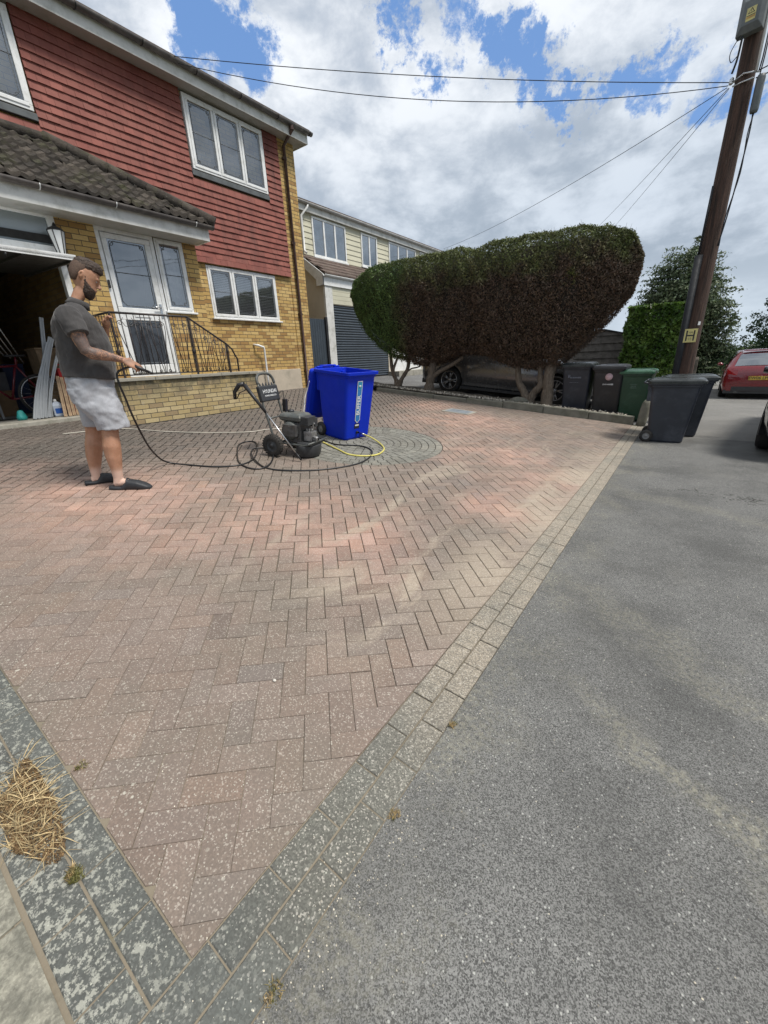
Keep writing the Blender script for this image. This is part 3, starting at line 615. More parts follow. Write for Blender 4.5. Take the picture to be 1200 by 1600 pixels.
# ---------------- garage opening: frame, transom, up-and-over door standing open
gf = MB(); gf.box(PX - .10, PX + .012, 2.775, 2.86, .755, 3.58); gf.box(PX - .10, PX + .012, .30, .385, .755, 3.58); gf.box(PX - .10, PX + .018, .385, 2.775, 3.05, 3.16); gf.box(PX - .08, PX + .010, .385, 2.775, 3.52, 3.58)
gfo = gf.build('garage_frame', [m_upvc], house, bevel=.006)
g = MB(); g.add([(PX - .04, .385, 3.16), (PX - .04, 2.775, 3.16), (PX - .04, 2.775, 3.52), (PX - .04, .385, 3.52)], [(0, 1, 2, 3)]); g.build('pane', [m_glass_grey], gfo, fix=False)
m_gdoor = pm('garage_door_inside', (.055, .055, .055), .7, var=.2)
g = MB(); T = Matrix.Translation((-7.12, 0, 2.90)) @ Euler((0, R(2.5), 0)).to_matrix().to_4x4()
g.box(-2.1, 0, .40, 2.72, -.03, -.008, 0, 1., T); g.box(-.012, .0, .40, 2.72, -.045, .022, 1, 1., T); g.box(-2.1, 0, .40, 2.72, -.007, .006, 1, 1., T)
for q in (.42, 1.0, 1.56, 2.12, 2.68): g.box(-2.1, -.02, q, q + .035, -.06, -.031, 0, 1., T)
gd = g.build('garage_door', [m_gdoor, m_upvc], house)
g = MB(); g.tube([(-7.15, 1.95, 2.835), (-7.13, 1.95, 2.80), (-7.10, 1.95, 2.83)], .01, 6); g.build('handle', [m_black], gd)
# ---------------- porch fascia, soffit, gutter and mossy roof
m_moss, nt, b = newmat('mossy_roof_tile')
c = nt.mix(nt.ss(nt.noise(6, 6, .7), .3, .7), (.032, .027, .022), (.088, .073, .060)); c = nt.mix(1., c, nt.attr(), 'MULTIPLY')
c = nt.mix(nt.ss(nt.noise(3.5, 6, .7), .5, .68, 0, .8), c, (.062, .062, .030)); c = nt.mix(nt.ss(nt.noise(38, 4, .7), .64, .72, 0, .6), c, (.24, .23, .19))
nt.put(b.inputs['Base Color'], c); b.inputs['Roughness'].default_value = .95; nt.put(b.inputs['Normal'], nt.bump(nt.math('ADD', nt.noise(30, 5, .7), nt.noise(90, 4, .7)), .9, .012))
GX = -7.47; GZ = 3.80; PKZ = 4.75; PKX = FX + .04; HY0, HY1 = 3.30, 5.16
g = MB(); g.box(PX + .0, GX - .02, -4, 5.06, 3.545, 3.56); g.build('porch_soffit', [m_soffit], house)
g = MB(); g.box(GX - .02, GX + .0, -4, 5.10, 3.535, 3.72); g.box(PX, GX - .021, 5.06, 5.10, 3.535, 3.72); g.build('porch_fascia', [m_paint], house, bevel=.003)
def gutter(name, path, r, mat, parent, brk=None, clipmat=None):
    g = MB(); n = 9; rings = []
    for p, side in path:
        p = Vector(p); side = Vector(side); ring = []
        for k in range(n): a = math.pi * k / (n - 1); ring.append(p + side * (r * math.cos(a)) + Vector((0, 0, -r * math.sin(a) * 1.05)))
        for k in range(n)[::-1]: a = math.pi * k / (n - 1); ring.append(p + side * ((r - .006) * math.cos(a)) + Vector((0, 0, -(r - .006) * math.sin(a) * 1.05 + .003)))
        rings.append(ring)
    g.loft(rings, smooth=True); o = g.build(name, [mat], parent)
    return o
go = gutter('gutter', [((GX + .055, -4, 3.76), (1, 0, 0)), ((GX + .055, 5.16, 3.76), (1, 0, 0))], .056, m_gutter, house)
for yy in (-.6, .6, 2.62, 3.0 + .55, 4.82):
    g = MB(); g.tube([(GX + .055 + .06 * math.cos(a), yy, 3.76 - .063 * math.sin(a)) for a in np.linspace(0, math.pi, 8)], .006, 5); g.build('gutter_clip', [m_upvc], go)
mb = MB(); nc = 9
def roofpt(s, y): return (PKX + (GX + .05 - PKX) * s, y, PKZ + (GZ - PKZ) * s)
for r_ in range(nc):                                               # courses from eaves up, each with the wave of interlocking tiles
    s0 = 1 - r_ / nc; s1 = 1 - (r_ + 1) / nc; ymax = HY0 + (HY1 - HY0) * s0; yy = -4.0 + (.15 if r_ % 2 else 0)
    while yy < ymax:
        w = .30; ye = min(yy + w, ymax + .03); lift = random.gauss(.040, .009); g_ = random.gauss(.8, .2); V = []; k = 7; sl = random.gauss(0, .010)
        for i in range(k):
            t = i / (k - 1); Y = yy + (ye - yy) * t; wv = .019 * math.cos(2 * math.pi * 2 * (Y - yy) / w); j0 = random.gauss(0, .006)
            p0 = roofpt(s0 + sl * .3, Y); p1 = roofpt(s1 - .02, min(Y, HY0 + (HY1 - HY0) * s1 + .04))
            V += [(p0[0] + .02, p0[1], p0[2] + lift + wv + j0), (p1[0], p1[1], p1[2] + .004 + wv), (p0[0] + .018, p0[1], p0[2] - .008 + wv)]
        mb.add(V, [(3 * i, 3 * i + 3, 3 * i + 4, 3 * i + 1) for i in range(k - 1)] + [(3 * i + 2, 3 * i + 5, 3 * i + 3, 3 * i) for i in range(k - 1)], 0, (g_, g_, g_), False); yy += w
# under-board, hip cap and the far slope
a, b_, c_, d_ = roofpt(1, -4), roofpt(1, HY1), roofpt(0, HY0), roofpt(0, -4)
mb.add([(p[0], p[1], p[2] - .03) for p in (a, b_, c_, d_)], [(0, 1, 2, 3)]); mb.add([(b_[0], b_[1], b_[2]), (FX, HY1, GZ - .0), (c_[0], c_[1], c_[2])], [(0, 1, 2)])
pr = mb.build('porch_roof', [m_moss], house, fix=False)
mb = MB(); n = 9
for i in range(n):
    t0, t1 = i / n, (i + 1) / n + .02; A = Vector(c_).lerp(Vector(b_), t0) + Vector((0, 0, .055)); B2 = Vector(c_).lerp(Vector(b_), t1) + Vector((0, 0, .035)); g_ = random.gauss(1, .15)
    mb.tube([A, B2], [.085, .10], 9, 0, (g_, g_, g_))
mb.tube([(PKX + .05, -4, PKZ + .02), (PKX + .05, HY0 + .05, PKZ + .02)], .075, 8, 0, (1, 1, 1))
mb.build('ridge_tile', [m_moss], pr)
# ---------------- main eaves
EX = -8.37
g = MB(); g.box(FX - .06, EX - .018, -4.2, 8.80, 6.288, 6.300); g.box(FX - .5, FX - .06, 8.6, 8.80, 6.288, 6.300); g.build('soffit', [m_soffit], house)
g = MB(); g.box(EX - .018, EX, -4.2, 8.80, 6.275, 6.46); g.prism([(EX - .018, 6.275), (EX - .018, 6.46), (-11.8, 7.62), (-11.8, 7.42), (FX - .3, 6.275)], 'y', 8.78, 8.80); g.build('fascia', [m_paint], house, bevel=.003)
go = gutter('gutter', [((EX + .062, -4.2, 6.50), (1, 0, 0)), ((EX + .062, 8.88, 6.49), (1, 0, 0))], .062, m_gutter, house)
for yy in np.arange(-.7, 8.9, .95): g = MB(); g.tube([(EX + .062 + .067 * math.cos(a), yy, 6.495 - .07 * math.sin(a)) for a in np.linspace(0, math.pi, 8)], .008, 5); g.build('gutter_clip', [m_black], go)
m_rooft = pm('dark_roof_tile', (.085, .06, .05), .9, var=.3, vs=9, bump=.5, bs=30, bd=.01, dirt=(.14, .12, .09), ds=5, vcol=True)
mb = MB()
for r_ in range(14):
    s0 = r_ / 14; s1 = (r_ + 1) / 14; yy = -4.25 + (.15 if r_ % 2 else 0)
    while yy < 8.86:
        g_ = random.gauss(1, .13); x0, z0 = EX + .04 + (-3.5) * s0, 6.53 + 1.15 * s0; x1, z1 = EX + .04 + (-3.5) * s1, 6.53 + 1.15 * s1; ye = min(yy + .295, 8.86)
        mb.add([(x0, yy, z0 + .025), (x0, ye, z0 + .025), (x1, ye, z1 + .004), (x1, yy, z1 + .004), (x0, yy, z0 - .01), (x0, ye, z0 - .01), (x1, ye, z1 - .03), (x1, yy, z1 - .03)], [(0, 1, 2, 3), (4, 5, 1, 0), (5, 6, 2, 1), (7, 4, 0, 3), (4, 7, 6, 5)], 0, (g_, g_, g_)); yy += .3
mb.add([(-11.85, -4.25, 7.68), (-11.85, 8.86, 7.68), (-15.3, 8.86, 6.5), (-15.3, -4.25, 6.5)], [(0, 1, 2, 3)])
mb.build('roof', [m_rooft], house, fix=False)
# downpipe at the corner with its swan neck
g = MB(); py = 8.25; px = FX + .075
g.tube([(EX + .06, py, 6.44), (EX + .06, py, 6.36), (px, py, 6.16), (px, py, .75), (px + .06, py, .70)], .036, 10)
dpo = g.build('downpipe', [m_pipe], house)
for zz in (5.9, 4.2, 2.6, 1.2): g = MB(); g.box(FX + .02, px + .02, py - .05, py + .05, zz, zz + .05); g.build('pipe_bracket', [m_pipe], dpo)
g = MB(); g.lathe([(.05, 6.36), (.05, 6.46)], 12, T=Matrix.Translation((EX + .06, py, 0))); g.build('outlet', [m_pipe], dpo)
# overflow pipe, lantern
g = MB(); g.tube([(FX, 6.66, 1.88), (FX + .12, 6.70, 1.86), (FX + .14, 6.84, 1.82), (FX + .13, 6.86, 1.75), (FX + .12, 6.86, 1.2), (FX + .12, 6.86, .8)], .024, 8); g.build('overflow_pipe', [m_upvc], house)
m_lglass = pm('frosted_lantern_glass', (.72, .74, .74), .35, var=.05)
g = MB(); T = Matrix.Translation((-7.72, 2.78, 3.02)) @ Euler((0, 0, R(20))).to_matrix().to_4x4(); n = 6
for k in range(n):
    a0, a1 = 2 * math.pi * k / n, 2 * math.pi * (k + 1) / n; g.add([(.045 * math.cos(a0), .045 * math.sin(a0), .0), (.045 * math.cos(a1), .045 * math.sin(a1), .0), (.10 * math.cos(a1), .10 * math.sin(a1), .30), (.10 * math.cos(a0), .10 * math.sin(a0), .30)], [(0, 1, 2, 3)], 1, 1., False, T)
    g.tube([(.047 * math.cos(a0), .047 * math.sin(a0), -.005), (.103 * math.cos(a0), .103 * math.sin(a0), .305)], .007, 5, 0, 1., False, T)
    g.tube([(.103 * math.cos(a0), .103 * math.sin(a0), .305), (.103 * math.cos(a1), .103 * math.sin(a1), .305)], .008, 5, 0, 1., False, T)
g.lathe([(.105, .305), (.09, .33), (.03, .36), (.012, .40), (0, .41)], 6, 0, 1., T, False); g.lathe([(.0, -.05), (.03, -.04), (.055, -.005), (.055, .0)], 6, 0, 1., T, False)
g.tube([(-7.72, 2.78, 2.98), (-7.74, 2.80, 2.94), (-7.84, 2.87, 2.93), (-7.89, 2.89, 2.93)], .012, 8); g.box(-7.90, -7.88, 2.865, 2.945, 2.87, 3.0)
g.build('lantern', [m_black, m_lglass], house)
# ---------------- terrace wall with coping
gw = thing('garden_wall', 'low yellow brick terrace wall with stone coping in front of the white door', 'wall', (-7.05, 4.1, .55))
m_cop = pm('coping_stone', (.30, .285, .24), .85, vs=5, bump=.5, bs=60, dirt=(.12, .115, .09), ds=5)
g = MB(); g.box(-7.215, -7.0, 2.78, 5.32, .4, 1.255); g.build('brickwork', [m_gwall], gw)
g = MB(); g.box(-7.89, -7.22, 2.78, 2.99, .4, 1.254); g.box(-8.66, -7.22, 5.11, 5.32, .4, 1.254); g.build('side_brickwork', [m_gwall_x], gw)
g = MB(); yy = 2.74
while yy < 5.33: g.box(-7.25, -6.965, yy, min(yy + .60, 5.35) - .006, 1.257, 1.305); yy += .60
g.box(-7.89, -7.252, 2.74, 3.02, 1.257, 1.305); g.box(-8.66, -7.252, 5.08, 5.35, 1.257, 1.305); g.build('coping', [m_cop], gw, bevel=.006)
g = MB(); g.box(-7.895, -7.22, 2.99, 5.11, 1.15, 1.27); g.box(-8.66, -7.9, 5.06, 5.11, 1.15, 1.27); g.build('terrace_slab', [m_conc], gw)
# ---------------- wrought iron railing
rl = thing('railing', 'black wrought iron railing with scrolls standing on the terrace wall', 'railing', (-7.07, 3.9, 1.305))
RXx = -7.06; top = lambda y: 2.225 if y < 4.12 else 2.225 - (y - 4.12) * .62
g = MB(); g.tube([(-7.87, 2.93, 2.225), (RXx, 2.93, 2.225), (RXx, 4.12, 2.225), (RXx, 4.80, top(4.80)), (RXx, 4.90, top(4.80) - .09), (RXx, 4.96, top(4.8) - .22), (RXx, 4.985, 1.55), (RXx, 4.98, 1.32)], .016, 8)
g.tube([(-7.87, 2.93, 1.345), (RXx, 2.93, 1.345)], .009, 6); g.tube([(RXx, 2.93, 1.345), (RXx, 4.98, 1.345)], .009, 6); g.build('handrail', [m_iron], rl)
for yy in (2.93, 4.14, 4.80):
    p = MB(); p.box(RXx - .013, RXx + .013, yy - .013, yy + .013, 1.306, top(yy)); p.lathe([(.013, -.05), (.024, -.02), (.026, 0), (.024, .02), (.013, .05)], 10, T=Matrix.Translation((RXx, yy, 1.68))); p.build('post', [m_iron], rl)
bars = MB(); scr = MB()
def bar(P, r=.0065): bars.tube(P, r, 6)
def spiral(cy, cz, r0, turns, sgn, start, X=RXx): scr.tube([(X, cy + sgn * (r0 * (1 - .8 * t)) * math.cos(start + t * turns * 2 * math.pi), cz + (r0 * (1 - .8 * t)) * math.sin(start + t * turns * 2 * math.pi)) for t in np.linspace(0, 1, 22)], .006, 5)
def vpanel(y0, y1):
    n = 4; zb = 1.345
    for i in range(n + 1):
        yy = y0 + (y1 - y0) * i / n; bar([(RXx, yy, zb), (RXx, yy, top(yy) - .01)])
    ym = (y0 + y1) / 2
    for s_ in (-1, 1):
        e = ym + s_ * (y1 - y0) * .42; zt = top(e) - .16
        bar([(RXx, ym + s_ * .012, zb), (RXx, ym + s_ * .04, zb + .15), (RXx, e - s_ * .01, zt - .12), (RXx, e, zt)]); spiral(e - s_ * .045, zt + .02, .042, 1.25, s_, -.4); spiral(ym + s_ * .07, zb + .04, .03, 1.2, s_, -1.5)
        scr.tube([(RXx, ym, zt - .02), (RXx, ym + s_ * .05, zt - .02), (RXx, ym + s_ * .09, zt + .05), (RXx, ym + s_ * .06, zt + .10)], .0045, 5)
    scr.build('scrollwork', [m_iron], rl); scr.__init__()
for a, b_ in ((2.97, 3.36), (3.42, 3.74), (3.80, 4.11), (4.17, 4.46), (4.50, 4.77)): vpanel(a, b_)
for i in range(8): xx = -7.84 + .1 * i; bars.tube([(xx, 2.93, 1.345), (xx, 2.93, 2.215)], .0055, 6)
for i in range(4): scr.tube([(-7.79 + .2 * i + .04 * math.cos(t), 2.93, 2.08 + .04 * math.sin(t)) for t in np.linspace(0, 2 * math.pi, 12)], .0045, 5)
scr.tube([(-7.06, 2.93 - .02, 1.55 + .4 * t) if False else (RXx + .02 * math.cos(t * 12), 2.95 + .02 * math.sin(t * 12), 1.5 + .55 * t) for t in np.linspace(0, 1, 30)], .006, 5)
bars.build('bars', [m_iron], rl); scr.build('scrollwork', [m_iron], rl)
# ================================================================== NEIGHBOUR HOUSE
nb = thing('neighbour_house', 'cream boarded house with white windows, grey roller garage door and pebble-dark roof behind the hedge', 'house', (-10.5, 15, .86))
m_board = pm('cream_cladding', (.56, .54, .42), .6, var=.05, vs=4, dirt=(.38, .37, .28), ds=2)
m_cream = pm('cream_render', (.50, .45, .37), .85, var=.07, vs=2, bump=.2, bs=40)
NX = -10.5; wins = [(10.86, 12.47, 4.62, 5.70, (11.40, 11.93)), (13.32, 14.27, 4.66, 5.70, (13.80,)), (15.06, 17.05, 4.66, 5.72, (15.72, 16.38)), (17.4, 19.0, 4.66, 5.72, (17.95, 18.5))]
mb = MB(); z = 4.15; k = 0
while z < 5.80:
    segs = [(10.32, 24.0)]
    for w in wins:
        if z + .16 > w[2] and z < w[3]: segs = [q for s_ in segs for q in ([(s_[0], min(s_[1], w[0]))] if s_[0] < w[0] else []) + ([(max(s_[0], w[1]), s_[1])] if s_[1] > w[1] else [])]
    for a, b_ in segs:
        if b_ - a > .01: mb.add([(NX + .024, a, z), (NX + .024, b_, z), (NX + .006, b_, z + .158), (NX + .006, a, z + .158), (NX, a, z), (NX, b_, z), (NX, a, z + .158), (NX, b_, z + .158)], [(0, 1, 2, 3), (4, 5, 1, 0), (4, 0, 3, 6), (1, 5, 7, 2)])
    z += .155
mb.build('cladding', [m_board], nb)
mb = MB(); mb.box(-17, NX - .004, 10.3, 24, .3, 5.8); mb.box(NX - .004, NX + .02, 10.3, 10.36, 4.1, 5.8); mb.build('wall', [m_cream], nb)
for w in wins:
    fr = MB(); y0, y1, z0, z1, dv = w; fr_box(fr, y0, y1, z0, z1, NX - .003, NX + .055, .055)
    for q in dv: fr.box(NX - .003, NX + .05, q - .035, q + .035, z0 + .055, z1 - .055)
    fo = fr.build('window', [m_upvc], nb, bevel=.006)
    ed = [y0 + .055] + [q for d_ in dv for q in (d_ - .035, d_ + .035)] + [y1 - .055]
    for i in range(0, len(ed), 2):
        g = MB(); g.add([(NX + .03, ed[i], z0 + .055), (NX + .03, ed[i + 1], z0 + .055), (NX + .03, ed[i + 1], z1 - .055), (NX + .03, ed[i], z1 - .055)], [(0, 1, 2, 3)]); g.build('pane', [m_glass], fo, fix=False)
    l = MB(); z = z0 + .06
    while z < z1 - .06: l.add([(NX + .003, y0 + .05, z), (NX + .003, y1 - .05, z), (NX + .018, y1 - .05, z + .05), (NX + .018, y0 + .05, z + .05)], [(0, 1, 2, 3)]); z += .062
    l.build('shutter_slats', [pm('shutter_slats', (.42, .52, .60), .5)], fo, fix=False)
    g = MB(); g.box(NX, NX + .09, y0 - .04, y1 + .04, z0 - .05, z0 - .003); g.build('sill', [m_upvc], fo, bevel=.006)
g = MB(); g.box(NX + .10, NX + .12, 10.2, 24.1, 5.74, 5.93); g.build('fascia', [m_paint], nb, bevel=.003)
g = MB(); g.box(NX, NX + .10, 10.2, 24.1, 5.745, 5.755); g.build('soffit', [m_soffit], nb)
go = gutter('gutter', [((NX + .175, 10.1, 5.96), (1, 0, 0)), ((NX + .175, 24.1, 5.96), (1, 0, 0))], .055, pm('grey_gutter', (.42, .42, .42), .5), nb)
mb = MB()
for r_ in range(10):
    yy = 10.1 + (.15 if r_ % 2 else 0)
    while yy < 24.1:
        g_ = random.gauss(1, .15); x0, z0 = NX + .17 - .35 * r_, 5.99 + .07 * r_; ye = min(yy + .295, 24.1)
        mb.add([(x0, yy, z0 + .03), (x0, ye, z0 + .03), (x0 - .36, ye, z0 + .075), (x0 - .36, yy, z0 + .075), (x0, yy, z0 - .01), (x0, ye, z0 - .01)], [(0, 1, 2, 3), (4, 5, 1, 0)], 0, (g_, g_, g_)); yy += .3
mb.add([(NX + .15, 10.1, 5.97), (NX - 3.4, 10.1, 6.68), (-17.3, 10.1, 5.97)], [(0, 1, 2)]); mb.add([(NX - 3.4, 10.1, 6.68), (NX - 3.4, 24.1, 6.68), (-17.3, 24.1, 5.97), (-17.3, 10.1, 5.97)], [(0, 1, 2, 3)])
mb.build('roof', [m_rooft], nb, fix=False)
g = MB(); g.tube([(NX + .17, 10.62, 5.92), (NX + .17, 10.60, 5.84), (NX + .06, 10.42, 5.62), (NX + .06, 10.42, 4.7), (NX + .14, 10.42, 4.62)], .036, 8); g.build('downpipe', [m_upvc], nb)
# single storey front: lean-to roof, fascia, pillars, roller door, white door
QX = -9.5
mb = MB()
for r_ in range(5):
    s0, s1 = 1 - r_ / 5, 1 - (r_ + 1) / 5; yy = 10.15 + (.15 if r_ % 2 else 0)
    while yy < 18:
        g_ = random.gauss(1.2, .15); x0, z0 = NX + (QX + .10 - NX) * s0, 4.60 - .68 * s0; x1, z1 = NX + (QX + .10 - NX) * s1, 4.60 - .68 * s1; ye = min(yy + .295, 18)
        mb.add([(x0, yy, z0 + .035), (x0, ye, z0 + .035), (x1, ye, z1 + .006), (x1, yy, z1 + .006), (x0, yy, z0 - .01), (x0, ye, z0 - .01), (x1, yy, z1 - .03)], [(0, 1, 2, 3), (4, 5, 1, 0), (4, 0, 3, 6)], 0, (g_, g_, g_)); yy += .3
mb.build('lean_to_roof', [m_rooft], nb, fix=False)
g = MB(); g.box(QX + .03, QX + .05, 10.1, 18, 3.60, 3.86); g.box(QX - .05, QX + .03, 10.1, 18, 3.60, 3.615); g.prism([(QX + .05, 3.60), (QX + .05, 3.90), (NX, 4.62), (NX, 4.38), (QX - .25, 3.78), (QX - .25, 3.60)], 'y', 10.10, 10.13); g.build('lean_to_fascia', [m_upvc], nb, bevel=.003)
gutter('gutter', [((QX + .10, 10.1, 3.88), (1, 0, 0)), ((QX + .10, 18, 3.88), (1, 0, 0))], .05, m_upvc, nb)
g = MB(); g.prism([(QX, .4), (QX, 3.62), (NX, 4.40), (NX, .4)], 'y', 10.19, 10.295); g.box(QX - .08, QX - .01, 13.45, 13.75, .4, 3.6); g.box(QX - .08, QX - .01, 15.95, 18, .4, 3.6); g.box(QX - .08, QX - .01, 10.52, 18, 3.1, 3.6); g.build('porch_wall', [m_cream], nb)
g = MB(); g.box(QX - .06, QX + .02, 10.17, 10.50, .4, 3.6); g.build('pillar', [m_paint], nb, bevel=.004)
g = MB(); z = 3.12
while z < 3.6: g.box(QX - .009, QX + .003, 10.51, 18, z, z + .115); z += .12
g.build('lean_to_cladding', [m_board], nb, bevel=.003)
m_shut = pm('anthracite_metal', (.042, .055, .070), .42, var=.12, vs=5)
g = MB(); z = .86
while z < 3.08:
    P = [(QX - .045 + .022 * math.sin(math.pi * t), z + .072 * t) for t in np.linspace(0, 1, 6)]
    g.add([(p[0], yy, p[1]) for p in P for yy in (10.52, 13.45)], [(2 * i, 2 * i + 1, 2 * i + 3, 2 * i + 2) for i in range(5)], 0, 1., True); z += .077
g.build('roller_door', [m_shut], nb, fix=False)
g = MB(); g.box(QX - .06, QX - .03, 13.76, 15.94, .86, 3.1)
for z in (.9, 1.45, 2.0, 2.55): g.box(QX - .03, QX - .015, 13.82, 15.88, z, z + .49)
g.build('garage_door', [m_upvc], nb, bevel=.005)
g = MB(); g.box(QX - .02, QX + .5, 13.4, 18, .62, .98); g.build('step', [m_conc], nb)
gt = thing('side_gate', 'dark grey boarded side gate between the brick house and the cream house', 'gate', (QX, 9.4, .86))
g = MB(); yy = 8.62
while yy < 10.05: g.box(QX - .02, QX, yy, min(yy + .095, 10.05), .88, 2.66); yy += .1
g.build('boards', [m_shut], gt, bevel=.004)
g = MB(); g.box(QX - .02, QX + .05, 10.06, 10.15, .86, 2.72); g.build('post', [m_black], gt, bevel=.004)
# ================================================================== PERSON
def ell(c, a, b, n=20, ux=(1, 0, 0), uy=(0, 1, 0), pw=1.0):
    ux, uy, c = Vector(ux), Vector(uy), Vector(c); R_ = []
    for k in range(n):
        t = 2 * math.pi * k / n; cx, sy = math.cos(t), math.sin(t)
        R_.append(c + ux * a * math.copysign(abs(cx) ** pw, cx) + uy * b * math.copysign(abs(sy) ** pw, sy))
    return R_
def hring(z, u0, u1, wl, wr=None, n=24, pw=.85, dz=0.):   # horizontal section from back u0 to front u1, half widths
    wr = wl if wr is None else wr; c = ((u0 + u1) / 2, (wl - wr) / 2, z); r = ell(c, (u1 - u0) / 2, (wl + wr) / 2, n, pw=pw)
    return [Vector((p.x, p.y, p.z + dz * (p.x - c[0]))) for p in r]
def remesh(o, vox, smooth=6, disp=None):
    m = o.modifiers.new('rm', 'REMESH'); m.mode = 'VOXEL'; m.voxel_size = vox; m.use_smooth_shade = True
    if smooth: s_ = o.modifiers.new('sm', 'SMOOTH'); s_.factor = .5; s_.iterations = smooth
    if disp:
        t = bpy.data.textures.new('folds', 'CLOUDS'); t.noise_scale = disp[1]; t.noise_depth = 2
        d_ = o.modifiers.new('dp', 'DISPLACE'); d_.texture = t; d_.strength = disp[0]; d_.mid_level = .5; d_.texture_coords = 'LOCAL'
m_skin, nt, b = newmat('skin'); x, y, z = nt.xyz()
c = nt.mix(nt.ss(nt.noise(14, 4), .3, .7), (.36, .185, .11), (.44, .24, .155))
c = nt.mix(nt.ss(nt.noise(45, 4, .7), .52, .72, 0, .35), c, (.50, .27, .19)); c = nt.mix(nt.ss(nt.noise(120, 2), .62, .7, 0, .3), c, (.20, .10, .065)); c = nt.mix(nt.ss(z, .22, .14), c, (.58, .40, .32))
arm = nt.math('MULTIPLY', nt.ss(y, -.17, -.22), nt.math('MULTIPLY', nt.ss(z, 1.09, 1.16), nt.ss(z, 1.46, 1.42)))
ink = nt.ss(nt.math('ABSOLUTE', nt.math('SUBTRACT', nt.noise(19, 5, .7, dist=2.2), .5)), .055, .012); ink2 = nt.ss(nt.noise(11, 4, .6), .47, .60, 0, .8)
c = nt.mix(nt.math('MULTIPLY', arm, nt.math('MULTIPLY', nt.math('MAXIMUM', ink, ink2), .92)), c, (.055, .055, .06))
nt.put(b.inputs['Base Color'], c); b.inputs['Roughness'].default_value = .55; b.inputs['Subsurface Weight'].default_value = .08; b.inputs['Subsurface Radius'].default_value = (.01, .004, .002)
nt.put(b.inputs['Normal'], nt.bump(nt.noise(60, 3), .12, .003))
def fabric(name, col, var=.12, bs=400., fold=.5, fs=9., heather=0.):
    m, nt, b = newmat(name); c = nt.mix(nt.ss(nt.noise(7, 5, .6), .3, .7), [k * (1 - var) for k in col], [k * (1 + var) for k in col])
    if heather: c = nt.mix(nt.ss(nt.noise(130, 4, .7, nt.scalev((1, 1, .35))), .35, .65, 0, heather), c, [k * .5 for k in col])
    nt.put(b.inputs['Base Color'], c); b.inputs['Roughness'].default_value = .9; b.inputs['Sheen Weight'].default_value = .15
    w = nt.noise(fs, 4, .5, nt.scalev((1, 1, .45)), 1.2)
    n1 = nt.bump(w, fold, .03); nt.put(b.inputs['Normal'], nt.bump(nt.noise(bs, 2), .25, .001, n1)); return m
m_shirt = fabric('charcoal_cotton', (.047, .044, .044), fold=.8, fs=7.); m_shorts = fabric('grey_marl', (.36, .37, .40), var=.05, fold=.45, fs=6., heather=.22)
m_hair, nt, b = newmat('dark_hair'); c = nt.mix(nt.ss(nt.noise(70, 5, .7), .3, .7), (.020, .012, .008), (.062, .036, .022)); nt.put(b.inputs['Base Color'], c); b.inputs['Roughness'].default_value = .55; nt.put(b.inputs['Normal'], nt.bump(nt.noise(90, 4, .7), .9, .01))
m_fade, nt, b = newmat('shaved_hair'); c = nt.mix(nt.ss(nt.noise(200, 3, .7), .3, .7), (.050, .030, .020), (.115, .068, .045)); nt.put(b.inputs['Base Color'], c); b.inputs['Roughness'].default_value = .7
m_clog = pm('black_rubber_clog', (.022, .024, .028), .55, var=.2, vs=20)
manT = frame((-4.38, 1.52, .36), (.40, .917, 0), (-.917, .40, 0))
man = thing('person', 'bearded man in charcoal polo, grey shorts and black clogs holding a black hose', 'person'); man.matrix_world = manT
B = MB()
# torso + neck
B.loft([hring(.80, -.13, .11, .12), hring(.92, -.145, .12, .15), hring(1.04, -.170, .175, .178), hring(1.16, -.165, .205, .178), hring(1.28, -.160, .205, .185), hring(1.40, -.145, .185, .198), hring(1.48, -.12, .15, .205), hring(1.545, -.085, .105, .165), hring(1.59, -.035, .095, .09), hring(1.62, .01, .11, .062), hring(1.68, .045, .155, .058), hring(1.73, .075, .19, .056)])
# legs
def limb(P, Rr, n=14): B.tube(P, Rr, n)
limb([(.0, -.085, .97), (.03, -.105, .78), (.055, -.115, .57), (.045, -.118, .50), (.030, -.12, .40), (.022, -.12, .30), (.016, -.118, .18), (.012, -.118, .10), (.0, -.12, .045)], [.085, .085, .072, .067, .075, .068, .050, .043, .041])
limb([(-.02, .085, .97), (-.055, .105, .78), (-.085, .115, .57), (-.10, .118, .50), (-.125, .12, .40), (-.15, .125, .30), (-.172, .13, .18), (-.18, .13, .10), (-.19, .13, .06)], [.085, .085, .072, .067, .075, .068, .050, .043, .041])
limb([(-.03, -.112, .045), (.05, -.138, .05), (.13, -.17, .035), (.20, -.195, .022)], [.032, .036, .028, .016]); limb([(-.23, .128, .06), (-.15, .135, .062), (-.09, .142, .045), (-.02, .150, .03)], [.032, .036, .028, .016])
# right arm
limb([(-.005, -.165, 1.50), (.0, -.225, 1.475), (.018, -.262, 1.38), (.036, -.282, 1.28), (.052, -.288, 1.225), (.085, -.284, 1.200), (.135, -.266, 1.190), (.20, -.243, 1.172), (.262, -.222, 1.152), (.285, -.216, 1.146)], [.06, .070, .060, .050, .047, .049, .047, .037, .029, .027])
# left arm folded in front of the chest
limb([(-.005, .165, 1.50), (.0, .225, 1.475), (.03, .26, 1.38), (.075, .27, 1.28), (.10, .265, 1.25), (.15, .215, 1.30), (.20, .15, 1.38), (.225, .10, 1.435)], [.06, .070, .060, .050, .047, .045, .036, .027])
limb([(.225, .10, 1.435), (.235, .07, 1.465), (.240, .05, 1.485)], [.027, .036, .024])
